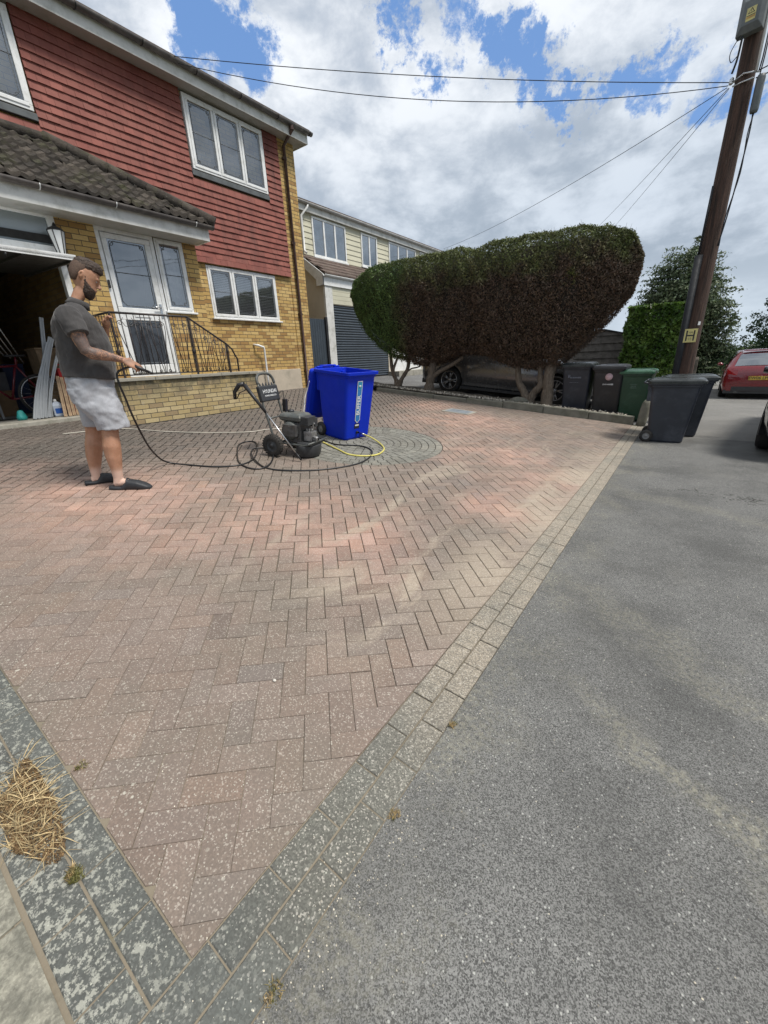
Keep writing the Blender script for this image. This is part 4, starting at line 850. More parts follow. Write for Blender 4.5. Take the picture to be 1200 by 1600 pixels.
# hands: palm, four curled fingers, thumb from the side
def hand(w, d, side, nrm, curl=1., sc=1.0):
    """w wrist point, d direction of the palm, side = towards the thumb, nrm = back of the hand"""
    w, d, side, nrm = map(Vector, (w, d, side, nrm)); d.normalize(); side = (side - d * side.dot(d)).normalized(); nrm = d.cross(side); nrm = nrm if nrm.dot(Vector(nrm)) > 0 else -nrm
    rings = []
    for t, hw, th in ((-.02, .025, .021), (.01, .030, .020), (.04, .040, .018), (.075, .044, .016), (.098, .042, .013)): rings.append(ell(w + d * t * sc, hw * sc, th * sc, 14, side, nrm))
    B.loft(rings)
    return d, side, nrm
d_, s_, n_ = hand((.290, -.214, 1.144), (.86, .10, -.50), (.1, .55, .75), None or (0, -1, 0))
dn = d_.cross(s_); dn = dn if dn.z < 0 else -dn
for k, (o, L) in enumerate(((.031, .078), (.011, .086), (-.010, .080), (-.030, .064))):
    base = Vector((.290, -.214, 1.144)) + d_ * .092 + s_ * o; c1 = [.10, .25, .45, .6][k]
    P = [base - d_ * .015, base]; dirv = d_.copy(); acc = base
    for q, ln in enumerate((.42, .32, .26)):
        ang = (.35 + .5 * q) * (1 if k else .7) * (c1 + .55); dv = (d_ * math.cos(ang) + dn * math.sin(ang)); acc = acc + dv * ln * L; P.append(acc.copy())
    limb(P, [.0105, .0105, .0095, .0088, .0072], 8)
tb = Vector((.290, -.214, 1.144)) + d_ * .03 + s_ * .034
limb([tb - s_ * .012, tb + s_ * .010 + d_ * .018, tb + s_ * .010 + d_ * .045 + dn * .012, tb + s_ * .002 + d_ * .068 + dn * .026], [.014, .0125, .0105, .0085], 8)
for k in range(4): b0 = Vector((.238, .05 - .0, 1.485)); o = -.022 + .015 * k; limb([b0 + Vector((o * .4, o, -.01)), b0 + Vector((o * .4 + .015, o - .004, .022)), b0 + Vector((o * .4 + .035, o - .01, .030)), b0 + Vector((o * .4 + .045, o - .012, .012))], [.0105, .010, .009, .0075], 8)
limb([(.225, .075, 1.455), (.235, .105, 1.49), (.248, .10, 1.515)], [.013, .011, .009], 8)
# head
HC = Vector((.165, 0, 1.808)); HT = Matrix.Translation(HC) @ Euler((0, R(29), 0)).to_matrix().to_4x4() @ Matrix.Scale(1.0, 4)
HR = ((.128, -.03, .028, .028), (.112, -.072, .064, .056), (.082, -.098, .088, .073), (.045, -.110, .098, .080), (.012, -.110, .098, .081), (-.015, -.102, .093, .079), (-.04, -.09, .096, .075), (-.065, -.07, .099, .070), (-.09, -.045, .100, .064), (-.115, -.015, .098, .054), (-.135, .025, .088, .036))
B.loft([hring(h, a, b_, w_, pw=.95) for h, a, b_, w_ in HR], T=HT)
def hb(P, Rr, n=8): B.tube([HT @ Vector(p) for p in P], [r * 1.06 for r in Rr] if hasattr(Rr, '__len__') else Rr, n)
hb([(.090, 0, .018), (.104, 0, -.006), (.122, 0, -.028), (.116, 0, -.038)], [.007, .010, .0125, .009]); hb([(.104, -.013, -.033), (.108, 0, -.033), (.104, .013, -.033)], .008)       # nose
hb([(.085, -.045, .026), (.097, -.02, .024), (.098, .02, .024), (.085, .045, .026)], .0085)          # brow ridge
hb([(.094, -.022, -.060), (.104, 0, -.058), (.094, .022, -.060)], .0065); hb([(.093, -.018, -.071), (.102, 0, -.071), (.093, .018, -.071)], .007)   # lips
for s in (-1, 1):
    hb([(-.012, s * .078, .018), (-.022, s * .092, .022), (-.030, s * .094, .0), (-.022, s * .090, -.022), (-.010, s * .080, -.032)], [.006, .008, .007, .007, .006])  # ear rim
    hb([(-.010, s * .079, .008), (-.014, s * .084, -.018)], [.010, .009])
body = B.build('body', [m_skin], man, local=True); remesh(body, .0055, 3)
# eyes, hair, beard
for s in (-1, 1):
    e = MB(); e.lathe([(0, -.010), (.008, -.006), (.010, 0), (.008, .006), (0, .010)], 10, 0, 1., HT @ Matrix.Translation((.084, s * .031, .004))); e.build('eye', [pm('eye_white', (.30, .26, .23), .3)], man, local=True)
def cap(rings, lo, hi, off, front_cut, mat, name, vox=.006, disp=None):
    H = MB(); rr = []
    for h, a, b_, w_ in rings: rr.append(hring(h, a - off, b_ + off, w_ + off, pw=.95))
    H.loft(rr, T=HT); o = H.build(name, [mat], man, local=True); remesh(o, vox, 2, disp); return o
cap([(.148, -.02, .055, .03), (.134, -.072, .088, .058), (.108, -.095, .102, .073), (.080, -.10, .106, .078), (.066, -.095, .09, .074), (.05, -.09, .03, .068)], 0, 0, .003, 0, m_hair, 'hair', .005, (.014, .018))
cap([(.09, -.1005, .06, .076), (.05, -.112, .045, .0815), (.01, -.112, .02, .0825), (-.02, -.104, -.005, .080), (-.048, -.09, -.02, .073), (-.062, -.08, -.03, .062)], 0, 0, .0015, 0, m_fade, 'hair')
bd = MB(); bd.loft([hring(h, a, b_, w_, pw=.95) for h, a, b_, w_ in ((.01, -.004, .022, .0818), (-.03, -.010, .048, .0785), (-.052, -.014, .078, .0752), (-.070, -.018, .1000, .0722), (-.080, -.02, .1045, .070), (-.10, -.02, .1065, .0655), (-.125, -.005, .104, .056), (-.145, .03, .096, .041), (-.155, .05, .084, .026))], T=HT)
bdo = bd.build('beard', [m_hair], man, local=True); remesh(bdo, .005, 2, (.008, .015))
# polo shirt
S = MB()
S.loft([hring(1.005, -.198, .208, .212, dz=-.10), hring(1.06, -.194, .220, .206, dz=-.1), hring(1.16, -.184, .232, .192), hring(1.28, -.182, .232, .198), hring(1.40, -.168, .210, .212), hring(1.48, -.142, .172, .222), hring(1.545, -.104, .125, .185), hring(1.585, -.055, .105, .115), hring(1.612, -.02, .108, .078)])
S.tube([(-.005, -.15, 1.515), (.0, -.225, 1.49), (.018, -.265, 1.42), (.032, -.288, 1.345)], [.07, .088, .085, .082], 18); S.tube([(-.005, .15, 1.515), (.0, .225, 1.49), (.022, .265, 1.42), (.05, .278, 1.345)], [.07, .088, .085, .082], 18)
so_ = S.build('polo_shirt', [m_shirt], man, local=True); remesh(so_, .008, 4, (.042, .15))
cl = MB(); cl.loft([ell((.046, 0, 1.585), .086, .090, 24), ell((.050, 0, 1.618), .074, .074, 24), ell((.052, 0, 1.636), .068, .066, 24), ell((.052, 0, 1.634), .062, .061, 24), ell((.046, 0, 1.60), .068, .070, 24)], caps=False, T=Matrix.Translation((.02, 0, -.0)) @ Matrix.Translation((.04, 0, 1.6)) @ Euler((0, R(22), 0)).to_matrix().to_4x4() @ Matrix.Translation((-.04, 0, -1.6))); cl.build('collar', [m_shirt], so_, local=True, solid=.004)
# shorts
S = MB(); S.loft([hring(.80, -.175, .165, .188), hring(.90, -.190, .172, .198), hring(.98, -.186, .178, .192), hring(1.045, -.176, .176, .184)])
S.loft([hring(.92, -.185, .170, .03, .198), hring(.80, -.155, .185, .0, .215), hring(.70, -.095, .200, -.005, .220), hring(.60, -.050, .212, -.01, .220), hring(.555, -.042, .214, -.012, .220)])
S.loft([hring(.92, -.185, .165, .198, .03), hring(.80, -.180, .140, .215, .0), hring(.70, -.172, .09, .220, -.005), hring(.60, -.168, .04, .222, -.01), hring(.575, -.166, .035, .222, -.012)])
sh = S.build('shorts', [m_shorts], man, local=True); remesh(sh, .009, 4, (.042, .11))
# clogs
def clog(heel, toe, zh, zt):
    h, t = Vector(heel), Vector(toe); ax = (t - h).normalized(); sd_ = Vector((-ax.y, ax.x, 0)); L = (t - h).length; C_ = MB(); rings = []
    for q, hw, z0, z1 in ((-.02, .018, .0, .03), (.0, .032, .0, .040), (.12, .042, 0, .038), (.30, .045, 0, .036), (.38, .047, 0, .066), (.50, .050, 0, .088), (.70, .054, 0, .078), (.85, .052, 0, .060), (.95, .040, .004, .042), (1.01, .018, .01, .028)):
        c_ = h + ax * L * q; zb = zh + (zt - zh) * q; hw *= 1.12; z1 *= 1.18 if q > .4 else 1.1; rings.append([c_ + sd_ * hw * math.copysign(abs(math.cos(a)) ** .7, math.cos(a)) + Vector((0, 0, zb + (z0 + z1) / 2 + (z1 - z0) / 2 * math.copysign(abs(math.sin(a)) ** .7, math.sin(a)))) for a in np.linspace(0, 2 * math.pi, 17)[:-1]])
    C_.loft(rings)
    # heel strap resting on the vamp
    k = h + ax * L * .46; C_.tube([k - sd_ * .050 + Vector((0, 0, zh + .045)), k - sd_ * .035 + Vector((0, 0, zh + .088)), k + Vector((0, 0, zh + .100)), k + sd_ * .035 + Vector((0, 0, zh + .088)), k + sd_ * .050 + Vector((0, 0, zh + .045))], .008, 6)
    o = C_.build('clog', [m_clog], man, local=True); remesh(o, .005, 2); return o
clog((-.075, -.100, 0), (.265, -.222, 0), -.012, -.042); clog((-.285, .118, 0), (.02, .158, 0), .020, .002)
# ================================================================== HOSES
m_hose = pm('black_rubber_hose', (.016, .016, .017), .38, var=.3, vs=8); m_yel = pm('yellow_hose', (.62, .55, .14), .45, var=.12, vs=8, dirt=(.35, .32, .12)); m_pale = pm('pale_hose', (.42, .39, .33), .5, var=.1, vs=5)
def smoothp(P, n=6):
    P = [Vector(p) for p in P]; out = []
    for i in range(len(P) - 1):
        a, b_, c_, d_ = P[max(i - 1, 0)], P[i], P[i + 1], P[min(i + 2, len(P) - 1)]
        for k in range(n):
            t = k / n; out.append(.5 * ((2 * b_) + (c_ - a) * t + (2 * a - 5 * b_ + 4 * c_ - d_) * t * t + (3 * b_ - a - 3 * c_ + d_) * t ** 3))
    return out + [P[-1]]
def G_(x, y, h=.009): return (x, y, gz(x) + h)
handw = manT @ Vector((.375, -.205, 1.085)); noz = manT @ Vector((.47, -.195, 1.035))
g = MB(); g.tube([handw + Vector((0, 0, -.03)), handw + Vector((0, 0, 0)), handw.lerp(noz, .5), noz], [.014, .019, .015, .011], 10); g.tube([noz, noz + (noz - handw).normalized() * .04], [.013, .009], 10); q_ = handw.lerp(noz, .3); g.tube([q_, q_ + Vector((.01, .02, -.045))], [.006, .004], 6)
tag(g.build('hose_nozzle', [m_black]), 'small black hand nozzle held in the man\'s tattooed right hand', 'nozzle')
P = [handw + Vector((-.01, -.01, -.0)), manT @ Vector((.30, -.19, 1.075)), manT @ Vector((.225, -.175, 1.035)), (-4.134, 1.652, 1.30), (-4.174, 1.686, 1.189), (-4.217, 1.723, 1.039), (-4.295, 1.789, .862), (-4.401, 1.88, .677), (-4.53, 1.99, .545)]
P += [(-4.30, 1.98, .66)] if False else []
P += [(-4.64, 2.10, .45), G_(-4.62, 2.20), G_(-4.40, 2.31), G_(-4.18, 2.44), G_(-4.05, 2.62), G_(-4.06, 2.80), G_(-4.18, 2.98), G_(-4.46, 3.24, .02), G_(-4.74, 3.42, .015), G_(-4.86, 3.36), G_(-4.78, 3.18), G_(-4.45, 2.92), G_(-4.14, 2.72), G_(-3.90, 2.66), G_(-3.76, 2.72), G_(-3.80, 2.90, .02), G_(-4.05, 3.16, .03), G_(-4.34, 3.30, .02), G_(-4.44, 3.18, .025), G_(-4.30, 3.02, .03), G_(-4.05, 2.88, .022), G_(-3.75, 2.79), G_(-3.50, 2.88), G_(-3.24, 3.15), G_(-3.08, 3.55), G_(-3.12, 3.90), G_(-3.30, 4.20), G_(-3.55, 4.30), G_(-3.85, 4.13), G_(-4.10, 4.16), G_(-4.30, 4.12, .06), (-4.20, 3.75, .52)]
g = MB(); g.tube(smoothp(P, 7), .0095, 8)
tag(g.build('pressure_hose', [m_hose]), 'black pressure hose looping from the man\'s hand across the paving to the washer', 'hose')
g = MB(); g.tube(smoothp([(-4.06, 3.72, .50), (-4.08, 3.88, .46), G_(-4.12, 4.06, .03), G_(-3.95, 4.04), G_(-3.66, 3.94), G_(-3.40, 3.86), G_(-3.20, 3.96), G_(-3.14, 4.14), G_(-3.24, 4.40), G_(-3.45, 4.58, .02), G_(-3.66, 4.66, .05), (-3.80, 4.68, .375)], 8), .0105, 8); g.tube([(-3.80, 4.68, .375), (-3.875, 4.675, .395)], .016, 8, 1)
tag(g.build('garden_hose', [m_yel, m_steel]), 'yellow garden hose curling from the washer to the foot of the blue bin', 'hose')
g = MB(); g.tube(smoothp([G_(-6.98, 1.9), G_(-6.9, 2.3), G_(-6.75, 2.61), G_(-6.14, 2.95), G_(-5.66, 3.34), G_(-5.32, 3.75), G_(-5.26, 4.05), G_(-5.1, 4.3), G_(-4.85, 4.4), (-4.5, 4.1, .42), (-4.3, 3.9, .46)], 6), .008, 7)
tag(g.build('pale_hose', [m_pale]), 'thin pale hose lying along the foot of the terrace wall', 'hose')
# ================================================================== PRESSURE WASHER
m_wm = pm('grey_green_metal', (.075, .082, .080), .45, var=.2, vs=12, dirt=(.16, .15, .12), ds=10); m_tyre = pm('tyre_rubber', (.022, .021, .020), .8, var=.3, vs=15, bump=.3, bs=60, dirt=(.08, .07, .06)); m_engine = pm('engine_metal', (.09, .09, .092), .5, metal=.4, var=.3, vs=25, dirt=(.10, .08, .06), ds=18); m_dkplastic = pm('charcoal_plastic', (.035, .037, .040), .5, var=.15, vs=10)
m_cast = pm('cast_aluminium', (.30, .30, .30), .45, metal=.7, var=.25, vs=20, dirt=(.08, .07, .06), ds=15); m_white = pm('white_print', (.75, .76, .76), .5, var=.03)
pw = thing('pressure_washer', 'wheeled petrol pressure washer with grey frame, black tyres and tank beside the blue bin', 'pressure washer', (-4.125, 3.40, gz(-4.125)), (0, TILT * .97, R(15)))
def wheelmb(r, w, rimr, mbx=None, T=None):
    g = MB(); g.lathe([(rimr, -w * .42), (r * .93, -w * .5), (r, -w * .3), (r, w * .3), (r * .93, w * .5), (rimr, w * .42)], 28, 0, 1., T); return g
for s in (-1, 1):
    T = Matrix.Translation((0, s * .235, .135)) @ Euler((R(90), 0, 0)).to_matrix().to_4x4(); g = wheelmb(.135, .07, .075, T=T)
    for k in range(26): a = 2 * math.pi * k / 26; g.box(-.006, .006, -.035, .035, .130, .1375, 0, 1., Matrix.Translation((0, s * .235, .135)) @ Euler((0, a, 0)).to_matrix().to_4x4())
    w = g.build('wheel', [m_tyre], pw, local=True); g = MB(); g.lathe([(.078, -.022), (.062, -.012), (.03, -.018), (.022, -.034), (0, -.036)], 24, 0, 1., T); g.lathe([(.078, .022), (.062, .012), (.03, .018), (.022, .034), (0, .036)], 24, 0, 1., T); g.build('rim', [m_dkplastic], w, local=True)
g = MB(); r = .0135
for s in (-1, 1):
    y = s * .165; g.tube(smoothp([(.50, y, .20), (.40, y, .165), (.05, y, .165), (-.02, y, .19), (-.06, y, .30), (-.16, y, .62), (-.215, y, .84)], 4), r, 8)
g.tube(smoothp([(-.215, -.165, .84), (-.235, -.155, .90), (-.25, -.10, .945), (-.255, 0, .955), (-.25, .10, .945), (-.235, .155, .90), (-.215, .165, .84)], 4), .017, 10)
for (x, z) in ((.40, .165), (.05, .165), (-.10, .44)): g.tube([(x, -.165, z), (x, .165, z)], .011, 8)
g.tube([(0, -.24, .135), (0, .24, .135)], .011, 8); g.tube([(.50, -.24, .20), (.50, .24, .20)], .013, 8); g.build('frame', [m_wm], pw, local=True)
g = MB(); g.box(.30, .50, -.17, .17, .165, .19); g.lathe([(.02, .012), (.17, .015), (.19, .09), (.19, .155), (.16, .16)], 20, 0, 1., Matrix.Translation((.37, 0, 0)) @ Matrix.Diagonal((.78, 1.0, 1, 1))); g.build('tray', [m_dkplastic], pw, bevel=.006, local=True)
T = Matrix.Translation((-.185, 0, .735)) @ Euler((0, R(-15), 0)).to_matrix().to_4x4()
g = MB(); g.box(-.035, .02, -.185, .185, -.105, .085, 0, 1., T); pan = g.build('control_panel', [m_dkplastic], pw, bevel=.014, local=True)
g = MB(); tt = T @ frame((.0215, 0, .012), (0, 1, 0), (0, 0, 1)); text_mb('HYUNDAI', .062, tt, .0012, g); g.build('lettering', [m_white], pan, local=True); g = MB(); text_mb('POWER PRODUCTS', .026, T @ frame((.0215, 0, -.040), (0, 1, 0), (0, 0, 1)), .0012, g); g.build('lettering', [m_white], pan, local=True)
g = MB()
for k in range(5): g.lathe([(.012, 0), (.012, .02), (.006, .028), (.006, .035)], 8, 0, 1., T @ Matrix.Translation((-.01, -.12 + .06 * k, .085)))
g.build('spare_nozzle', [m_dkplastic], pan, local=True)
g = MB(); g.lathe([(.0, .20), (.12, .20), (.135, .24), (.135, .30), (.11, .36), (.0, .37)], 22, 0, 1., Matrix.Translation((.20, 0, 0))); g.box(.10, .33, -.12, .13, .18, .42); g.box(.12, .30, -.19, -.10, .26, .40)
for k in range(7): g.box(.11, .32, -.135, .145, .24 + k * .024, .247 + k * .024)
g.build('engine', [m_engine], pw, bevel=.006, local=True)
g = MB(); T2 = Matrix.Translation((.19, -.125, .32)) @ Euler((R(90), 0, 0)).to_matrix().to_4x4(); g.lathe([(0, .045), (.07, .045), (.105, .03), (.115, .0), (.115, -.03)], 24, 0, 1., T2)
for k in range(12): a = k * math.pi / 6; g.tube([T2 @ Vector((.03 * math.cos(a), .03 * math.sin(a), .048)), T2 @ Vector((.09 * math.cos(a), .09 * math.sin(a), .040))], .004, 4)
g.build('recoil_starter', [m_wm], pw, local=True)
g = MB(); g.loft([[Vector((x + .19, y, z)) for x, y in ((-hx, -hy), (hx, -hy), (hx * 1.0, hy), (-hx, hy))] for hx, hy, z in ((.13, .12, .425), (.15, .14, .45), (.155, .145, .485), (.14, .13, .515), (.10, .09, .528))], smooth=False); tk = g.build('fuel_tank', [m_wm], pw, bevel=.02, seg=3, local=True)
g = MB(); g.lathe([(.038, .52), (.040, .535), (.036, .552), (0, .556)], 16, 0, 1., Matrix.Translation((.13, 0, 0))); g.build('fuel_cap', [m_black], tk, local=True)
g = MB(); g.box(.32, .44, -.12, .06, .40, .50); g.box(.335, .43, .065, .13, .36, .47)
for k in range(5): g.box(.33, .44, -.124, -.119, .412 + .018 * k, .420 + .018 * k)
g.build('air_filter_housing', [m_dkplastic], pw, bevel=.01, local=True)
g = MB(); g.box(.34, .46, -.07, .05, .20, .32); g.lathe([(.035, 0), (.035, .09), (.02, .1)], 12, 0, 1., Matrix.Translation((.42, -.02, .23)) @ Euler((0, R(90), 0)).to_matrix().to_4x4()); g.tube([(.46, -.05, .26), (.52, -.07, .25), (.54, -.08, .25)], .014, 8); g.tube([(.44, .0, .32), (.44, .0, .40), (.46, 0, .42)], .012, 8)
for k in range(3): g.lathe([(.016, .0), (.016, .03), (.010, .035)], 8, 0, 1., Matrix.Translation((.37 + .035 * k, -.03, .32)))
g.build('pump', [m_cast], pw, bevel=.006, local=True)
g = MB(); g.tube(smoothp([(-.17, .19, .70), (-.14, .22, .74), (-.13, .235, .70), (-.12, .22, .60)], 4), .005, 6); g.box(-.13, -.08, .20, .25, .48, .64); g.tube([(-.10, .225, .48), (-.06, .24, .40), (-.10, .24, .36)], .012, 7); g.build('lance_holder', [m_black], pw, bevel=.008, local=True)
# lance leaning over the frame
ln = thing('spray_lance', 'black gun and bright steel lance leaning diagonally across the pressure washer', 'spray lance', (-3.62, 3.24, .30))
A = Vector((-4.22, 3.02, 1.20)); Bm = Vector((-4.02, 3.10, .90)); Ct = Vector((-3.63, 3.235, .315))
g = MB(); g.tube([Bm, Bm.lerp(Ct, .86)], .0085, 8); g.build('wand', [m_steel], ln)
g = MB(); g.tube([Bm.lerp(Ct, .85), Ct], [.012, .010], 8); g.build('nozzle_tip', [m_black], ln)
g = MB(); g.tube([A + Vector((0, 0, 0)), A.lerp(Bm, .5), Bm.lerp(Ct, .03)], [.025, .021, .016], 10)
gd = Vector((-.11, -.06, -.05)); g.tube([A + Vector((-.005, 0, .01)), A + gd * .55 + Vector((0, 0, .03)), A + gd * 1.1 + Vector((0, 0, -.02)), A + gd * 1.15 + Vector((0, 0, -.10))], [.028, .026, .023, .019], 10)
g.tube([A + Vector((.02, .01, -.05)), A + gd * .6 + Vector((0, 0, -.055)), A + gd + Vector((.01, 0, -.10))], [.006, .006, .006], 6); g.build('spray_gun', [m_black], ln)
# ================================================================== WHEELED BINS
def bin_mat(name, col, rough=.42): return pm(name, col, rough, var=.07, vs=4, dirt=[min(1, k * 1.7 + .03) for k in col], ds=2.5, spec=.5, bump=.06, bs=120)
def make_bin(name, label, mat, lidmat, loc, rz, H=.96, lid_open=0., group=None, tilt=True, sc=1.):
    t = thing(name, label, 'wheelie bin', loc, (0, TILT * math.cos(R(rz)) if tilt else 0, R(rz)), group); t.scale = (sc, sc, sc)
    def rr(x0, x1, y, z, r=.045, n=4):
        P = []
        for (cx, cy, a0) in ((x1 - r, y - r, 0), (x0 + r, y - r, 90), (x0 + r, -y + r, 180), (x1 - r, -y + r, 270)):
            for k in range(n + 1): a = R(a0 + 90 * k / n); P.append(Vector((cx + r * math.cos(a), cy + r * math.sin(a), z)))
        return P
    g = MB(); g.loft([rr(-.225, .240, .230, .0), rr(-.250, .2555, .242, .03), rr(-.28, .29, .258, .35), rr(-.315, .345, .276, H - .10), rr(-.325, .352, .280, H - .075), rr(-.335, .362, .286, H - .07), rr(-.335, .362, .286, H - .045), rr(-.375, .395, .305, H - .040), rr(-.378, .398, .308, H), rr(-.33, .36, .28, H), rr(-.31, .34, .27, H - .12), rr(-.20, .23, .21, .06)], caps=True, smooth=False)
    for s in (-1, 1): g.box(-.36, -.27, s * .22 - .03, s * .22 + .03, H - .30, H - .05)         # lifting webs
    for k in range(5): y = -.24 + .12 * k; g.box(-.372, -.33, y - .008, y + .008, H - .12, H - .04)
    body = g.build('body', [mat], t, bevel=.006, local=True)
    g = MB(); g.tube([(-.36, -.22, H - .02), (-.43, -.215, H + .0), (-.43, .215, H + .0), (-.36, .22, H - .02)], .015, 8); g.tube([(-.40, -.15, H + .03), (-.40, .15, H + .03)], .014, 8); g.build('handle', [mat], t, local=True)
    hx, hz = -.395, H + .018
    LT = Matrix.Translation((hx, 0, hz)) @ Euler((0, R(lid_open), 0)).to_matrix().to_4x4()
    g = MB(); L = .80
    def lr(x0, x1, y, z, r=.05): return rr(x0, x1, y, z, r)
    g.loft([lr(.03, L + .012, .318, -.034), lr(.03, L + .012, .318, .006), lr(.05, L - .03, .290, .030), lr(.10, L - .10, .235, .046), lr(.16, L - .2, .16, .046)], smooth=False, T=LT, caps=False)
    g.add([LT @ p for p in lr(.16, L - .2, .16, .046)], [tuple(range(20))]); g.loft([lr(.035, L + .008, .314, -.034), lr(.05, L - .03, .285, .022), lr(.10, L - .10, .23, .038)], smooth=False, T=LT, caps=False); g.add([LT @ p for p in lr(.10, L - .10, .23, .038)], [tuple(range(20))])
    for y in (-.16, .16): g.box(-.01, .10, y - .05, y + .05, -.01, .022, 0, 1., LT)
    g.box(.25, .55, -.10, .10, .044, .052, 0, 1., LT)
    g.build('lid', [lidmat], t, bevel=.007, local=True, fix=False)
    g = MB(); g.tube([(-.27, -.24, .10), (-.27, .24, .10)], .012, 8); g.build('axle', [m_steel], t, local=True)
    for s in (-1, 1):
        T = Matrix.Translation((-.27, s * .262, .10)) @ Euler((R(90), 0, 0)).to_matrix().to_4x4(); w = wheelmb(.10, .05, .055, T=T).build('wheel', [m_tyre], t, local=True)
        g = MB(); g.lathe([(.058, -.016), (.045, -.006), (.02, -.014), (0, -.02)], 20, 0, 1., T); g.lathe([(.058, .016), (.045, .006), (.02, .014), (0, .02)], 20, 0, 1., T); g.build('rim', [pm('grey_wheel_hub', (.16, .16, .16), .5)], w, local=True)
    return t, body
m_blue = pm('blue_plastic', (.0015, .026, .50), .5, var=.05, vs=4, spec=.25, bump=.06, bs=120, dirt=(.004, .035, .42), ds=3); m_dbin = bin_mat('slate_plastic', (.020, .024, .034)); m_dlid = bin_mat('black_lid_plastic', (.020, .024, .024), .3); m_kbin = bin_mat('black_bin_plastic', (.016, .016, .018)); m_gbin = bin_mat('green_plastic', (.016, .055, .030)); m_glid = bin_mat('green_lid_plastic', (.030, .10, .052), .32)
m_stick = pm('sky_blue_sticker', (.03, .20, .50), .4, var=.03); m_teal = pm('teal_sticker', (.03, .30, .48), .4, var=.03)
bb, body = make_bin('blue_bin', 'bright blue wheeled bin with its lid hanging open on the paving circle', m_blue, m_blue, (-4.15, 4.66, gz(-4.15)), -8, lid_open=104)
def fx(z): return .2555 + .0985 * max(0, min(1, (z - .03) / .83))
fn = Vector((.1, 0, .995)).normalized()
def onfront(z, y, d=.003): return Vector((fx(z) + d, y, z))
TS = frame(onfront(.56, -.03, .004), (.115, 0, .993), (0, -1, 0))   # text runs up the face
g = MB(); w = .048
def quadf(z0, z1, y0, y1, d, mat): g.add([onfront(z0, y0, d), onfront(z0, y1, d), onfront(z1, y1, d), onfront(z1, y0, d)], [(0, 1, 2, 3)], mat)
quadf(.285, .84, -.03 - w, -.03 + w, .003, 1); g.add([onfront(.285, -.03 - w, .003), onfront(.24, -.03, .003), onfront(.285, -.03 + w, .003)], [(0, 1, 2)], 1)
quadf(.29, .83, -.03 - w + .009, -.03 + w - .009, .0042, 2); g.add([onfront(.29, -.03 - w + .009, .0042), onfront(.253, -.03, .0042), onfront(.29, -.03 + w - .009, .0042)], [(0, 1, 2)], 2)
quadf(.72, .825, -.03 - w + .012, -.03 + w - .012, .0052, 3); quadf(.165, .235, -.03 - w, -.03 + w, .003, 0)
text_mb('BUFFER', .086, frame(onfront(.50, -.03, .0062), (.118, 0, .993), (0, -1, 0)) , .0008, g, 1, .0015)
g.lathe([(.020, 0), (.020, .001), (0, .001)], 12, 1, 1., frame(onfront(.775, -.03, .0058), (0, 1, 0), (-.118, 0, .993)))
text_mb('MFG', .030, frame(onfront(.21, -.03, .0045), (0, 1, 0), (-.118, 0, .993)), .0008, g, 1, .001) if False else quadf(.200, .222, -.03 - w + .012, -.03 + w - .014, .0045, 1)
g.build('sticker', [m_black, m_white, m_stick, m_teal], body, local=True, fix=False)
g = MB(); g.lathe([(.022, 0), (.022, .02), (.012, .03), (.012, .05)], 12, 0, 1., frame(onfront(.10, -.02, -.004), (0, 1, 0), (-.1, 0, 1))); g.build('tap_fitting', [m_black], body, local=True)
g = MB(); P = smoothp([(-4.10, 4.10, .60), (-4.14, 4.17, .70), (-4.36, 4.30, .92), (-4.45, 4.37, 1.02), (-4.52, 4.42, 1.14)], 4); P = smoothp([(-4.30, 3.98, .78), (-4.40, 4.10, .86), (-4.50, 4.22, .95), (-4.50, 4.28, 1.05), (-4.46, 4.30, 1.17)], 4); g.tube(P, .0055, 6)
g.tube(smoothp([(-3.92, 3.70, .62), (-4.05, 3.82, .70), (-4.30, 3.98, .78)], 3), .0055, 6); g.lathe([(.012, 0), (.012, .03)], 8, 0, 1., Matrix.Translation((-4.40, 4.10, .85)))
tag(g.build('suction_pipe', [pm('clear_grey_pipe', (.45, .45, .45), .35)]), 'thin grey pipe bent from the washer up against the blue bin lid', 'pipe')
BG = 'wheeled bins behind the kerb'
def smudge(g, x, y, w, h, n, T):          # worn illegible print
    px = x - w / 2
    for k in range(n): ww = w / n * random.uniform(.5, .85); hh = h * random.uniform(.6, 1); g.box(px, px + ww, y - hh / 2, y + hh / 2, 0, .001, 0, 1., T); px += w / n
m_print = pm('worn_print', (.13, .14, .17), .6); m_print2 = pm('pale_print', (.50, .50, .50), .6); m_pink = pm('pink_disc_sticker', (.55, .38, .40), .6, var=.15, vs=60); m_print3 = pm('faint_green_print', (.10, .16, .12), .6)
def front_T(z, y): return frame(onfront(z, y, .002), (0, 1, 0), (-.118, 0, .993))
_, b1 = make_bin('wheeled_bin', 'dark slate bin with faded emblem print, leftmost of three behind the kerb', m_dbin, m_dlid, (-1.98, 10.06, gz(-1.98) - .0), -90, H=1.0, group=BG, tilt=False, sc=.99)
g = MB(); smudge(g, .0, 0, .22, .035, 9, front_T(.76, .0)); g.build('print', [m_print], b1, local=True); g = MB(); smudge(g, 0, 0, .18, .012, 10, front_T(.66, -.03)); smudge(g, 0, 0, .05, .07, 2, front_T(.79, -.13)); g.build('print', [m_print], b1, local=True)
_, b2 = make_bin('wheeled_bin', 'black bin with a round pink sticker, middle of three behind the kerb', m_kbin, m_kbin, (-1.36, 10.05, gz(-1.36)), -91, H=1.0, group=BG, tilt=False, sc=.99)
g = MB(); g.lathe([(.07, 0), (.07, .0015), (0, .0015)], 24, 0, 1., front_T(.83, .02)); g.build('sticker', [m_pink], b2, local=True); g = MB(); smudge(g, 0, 0, .20, .032, 8, front_T(.68, .02)); g.build('print', [m_print2], b2, local=True)
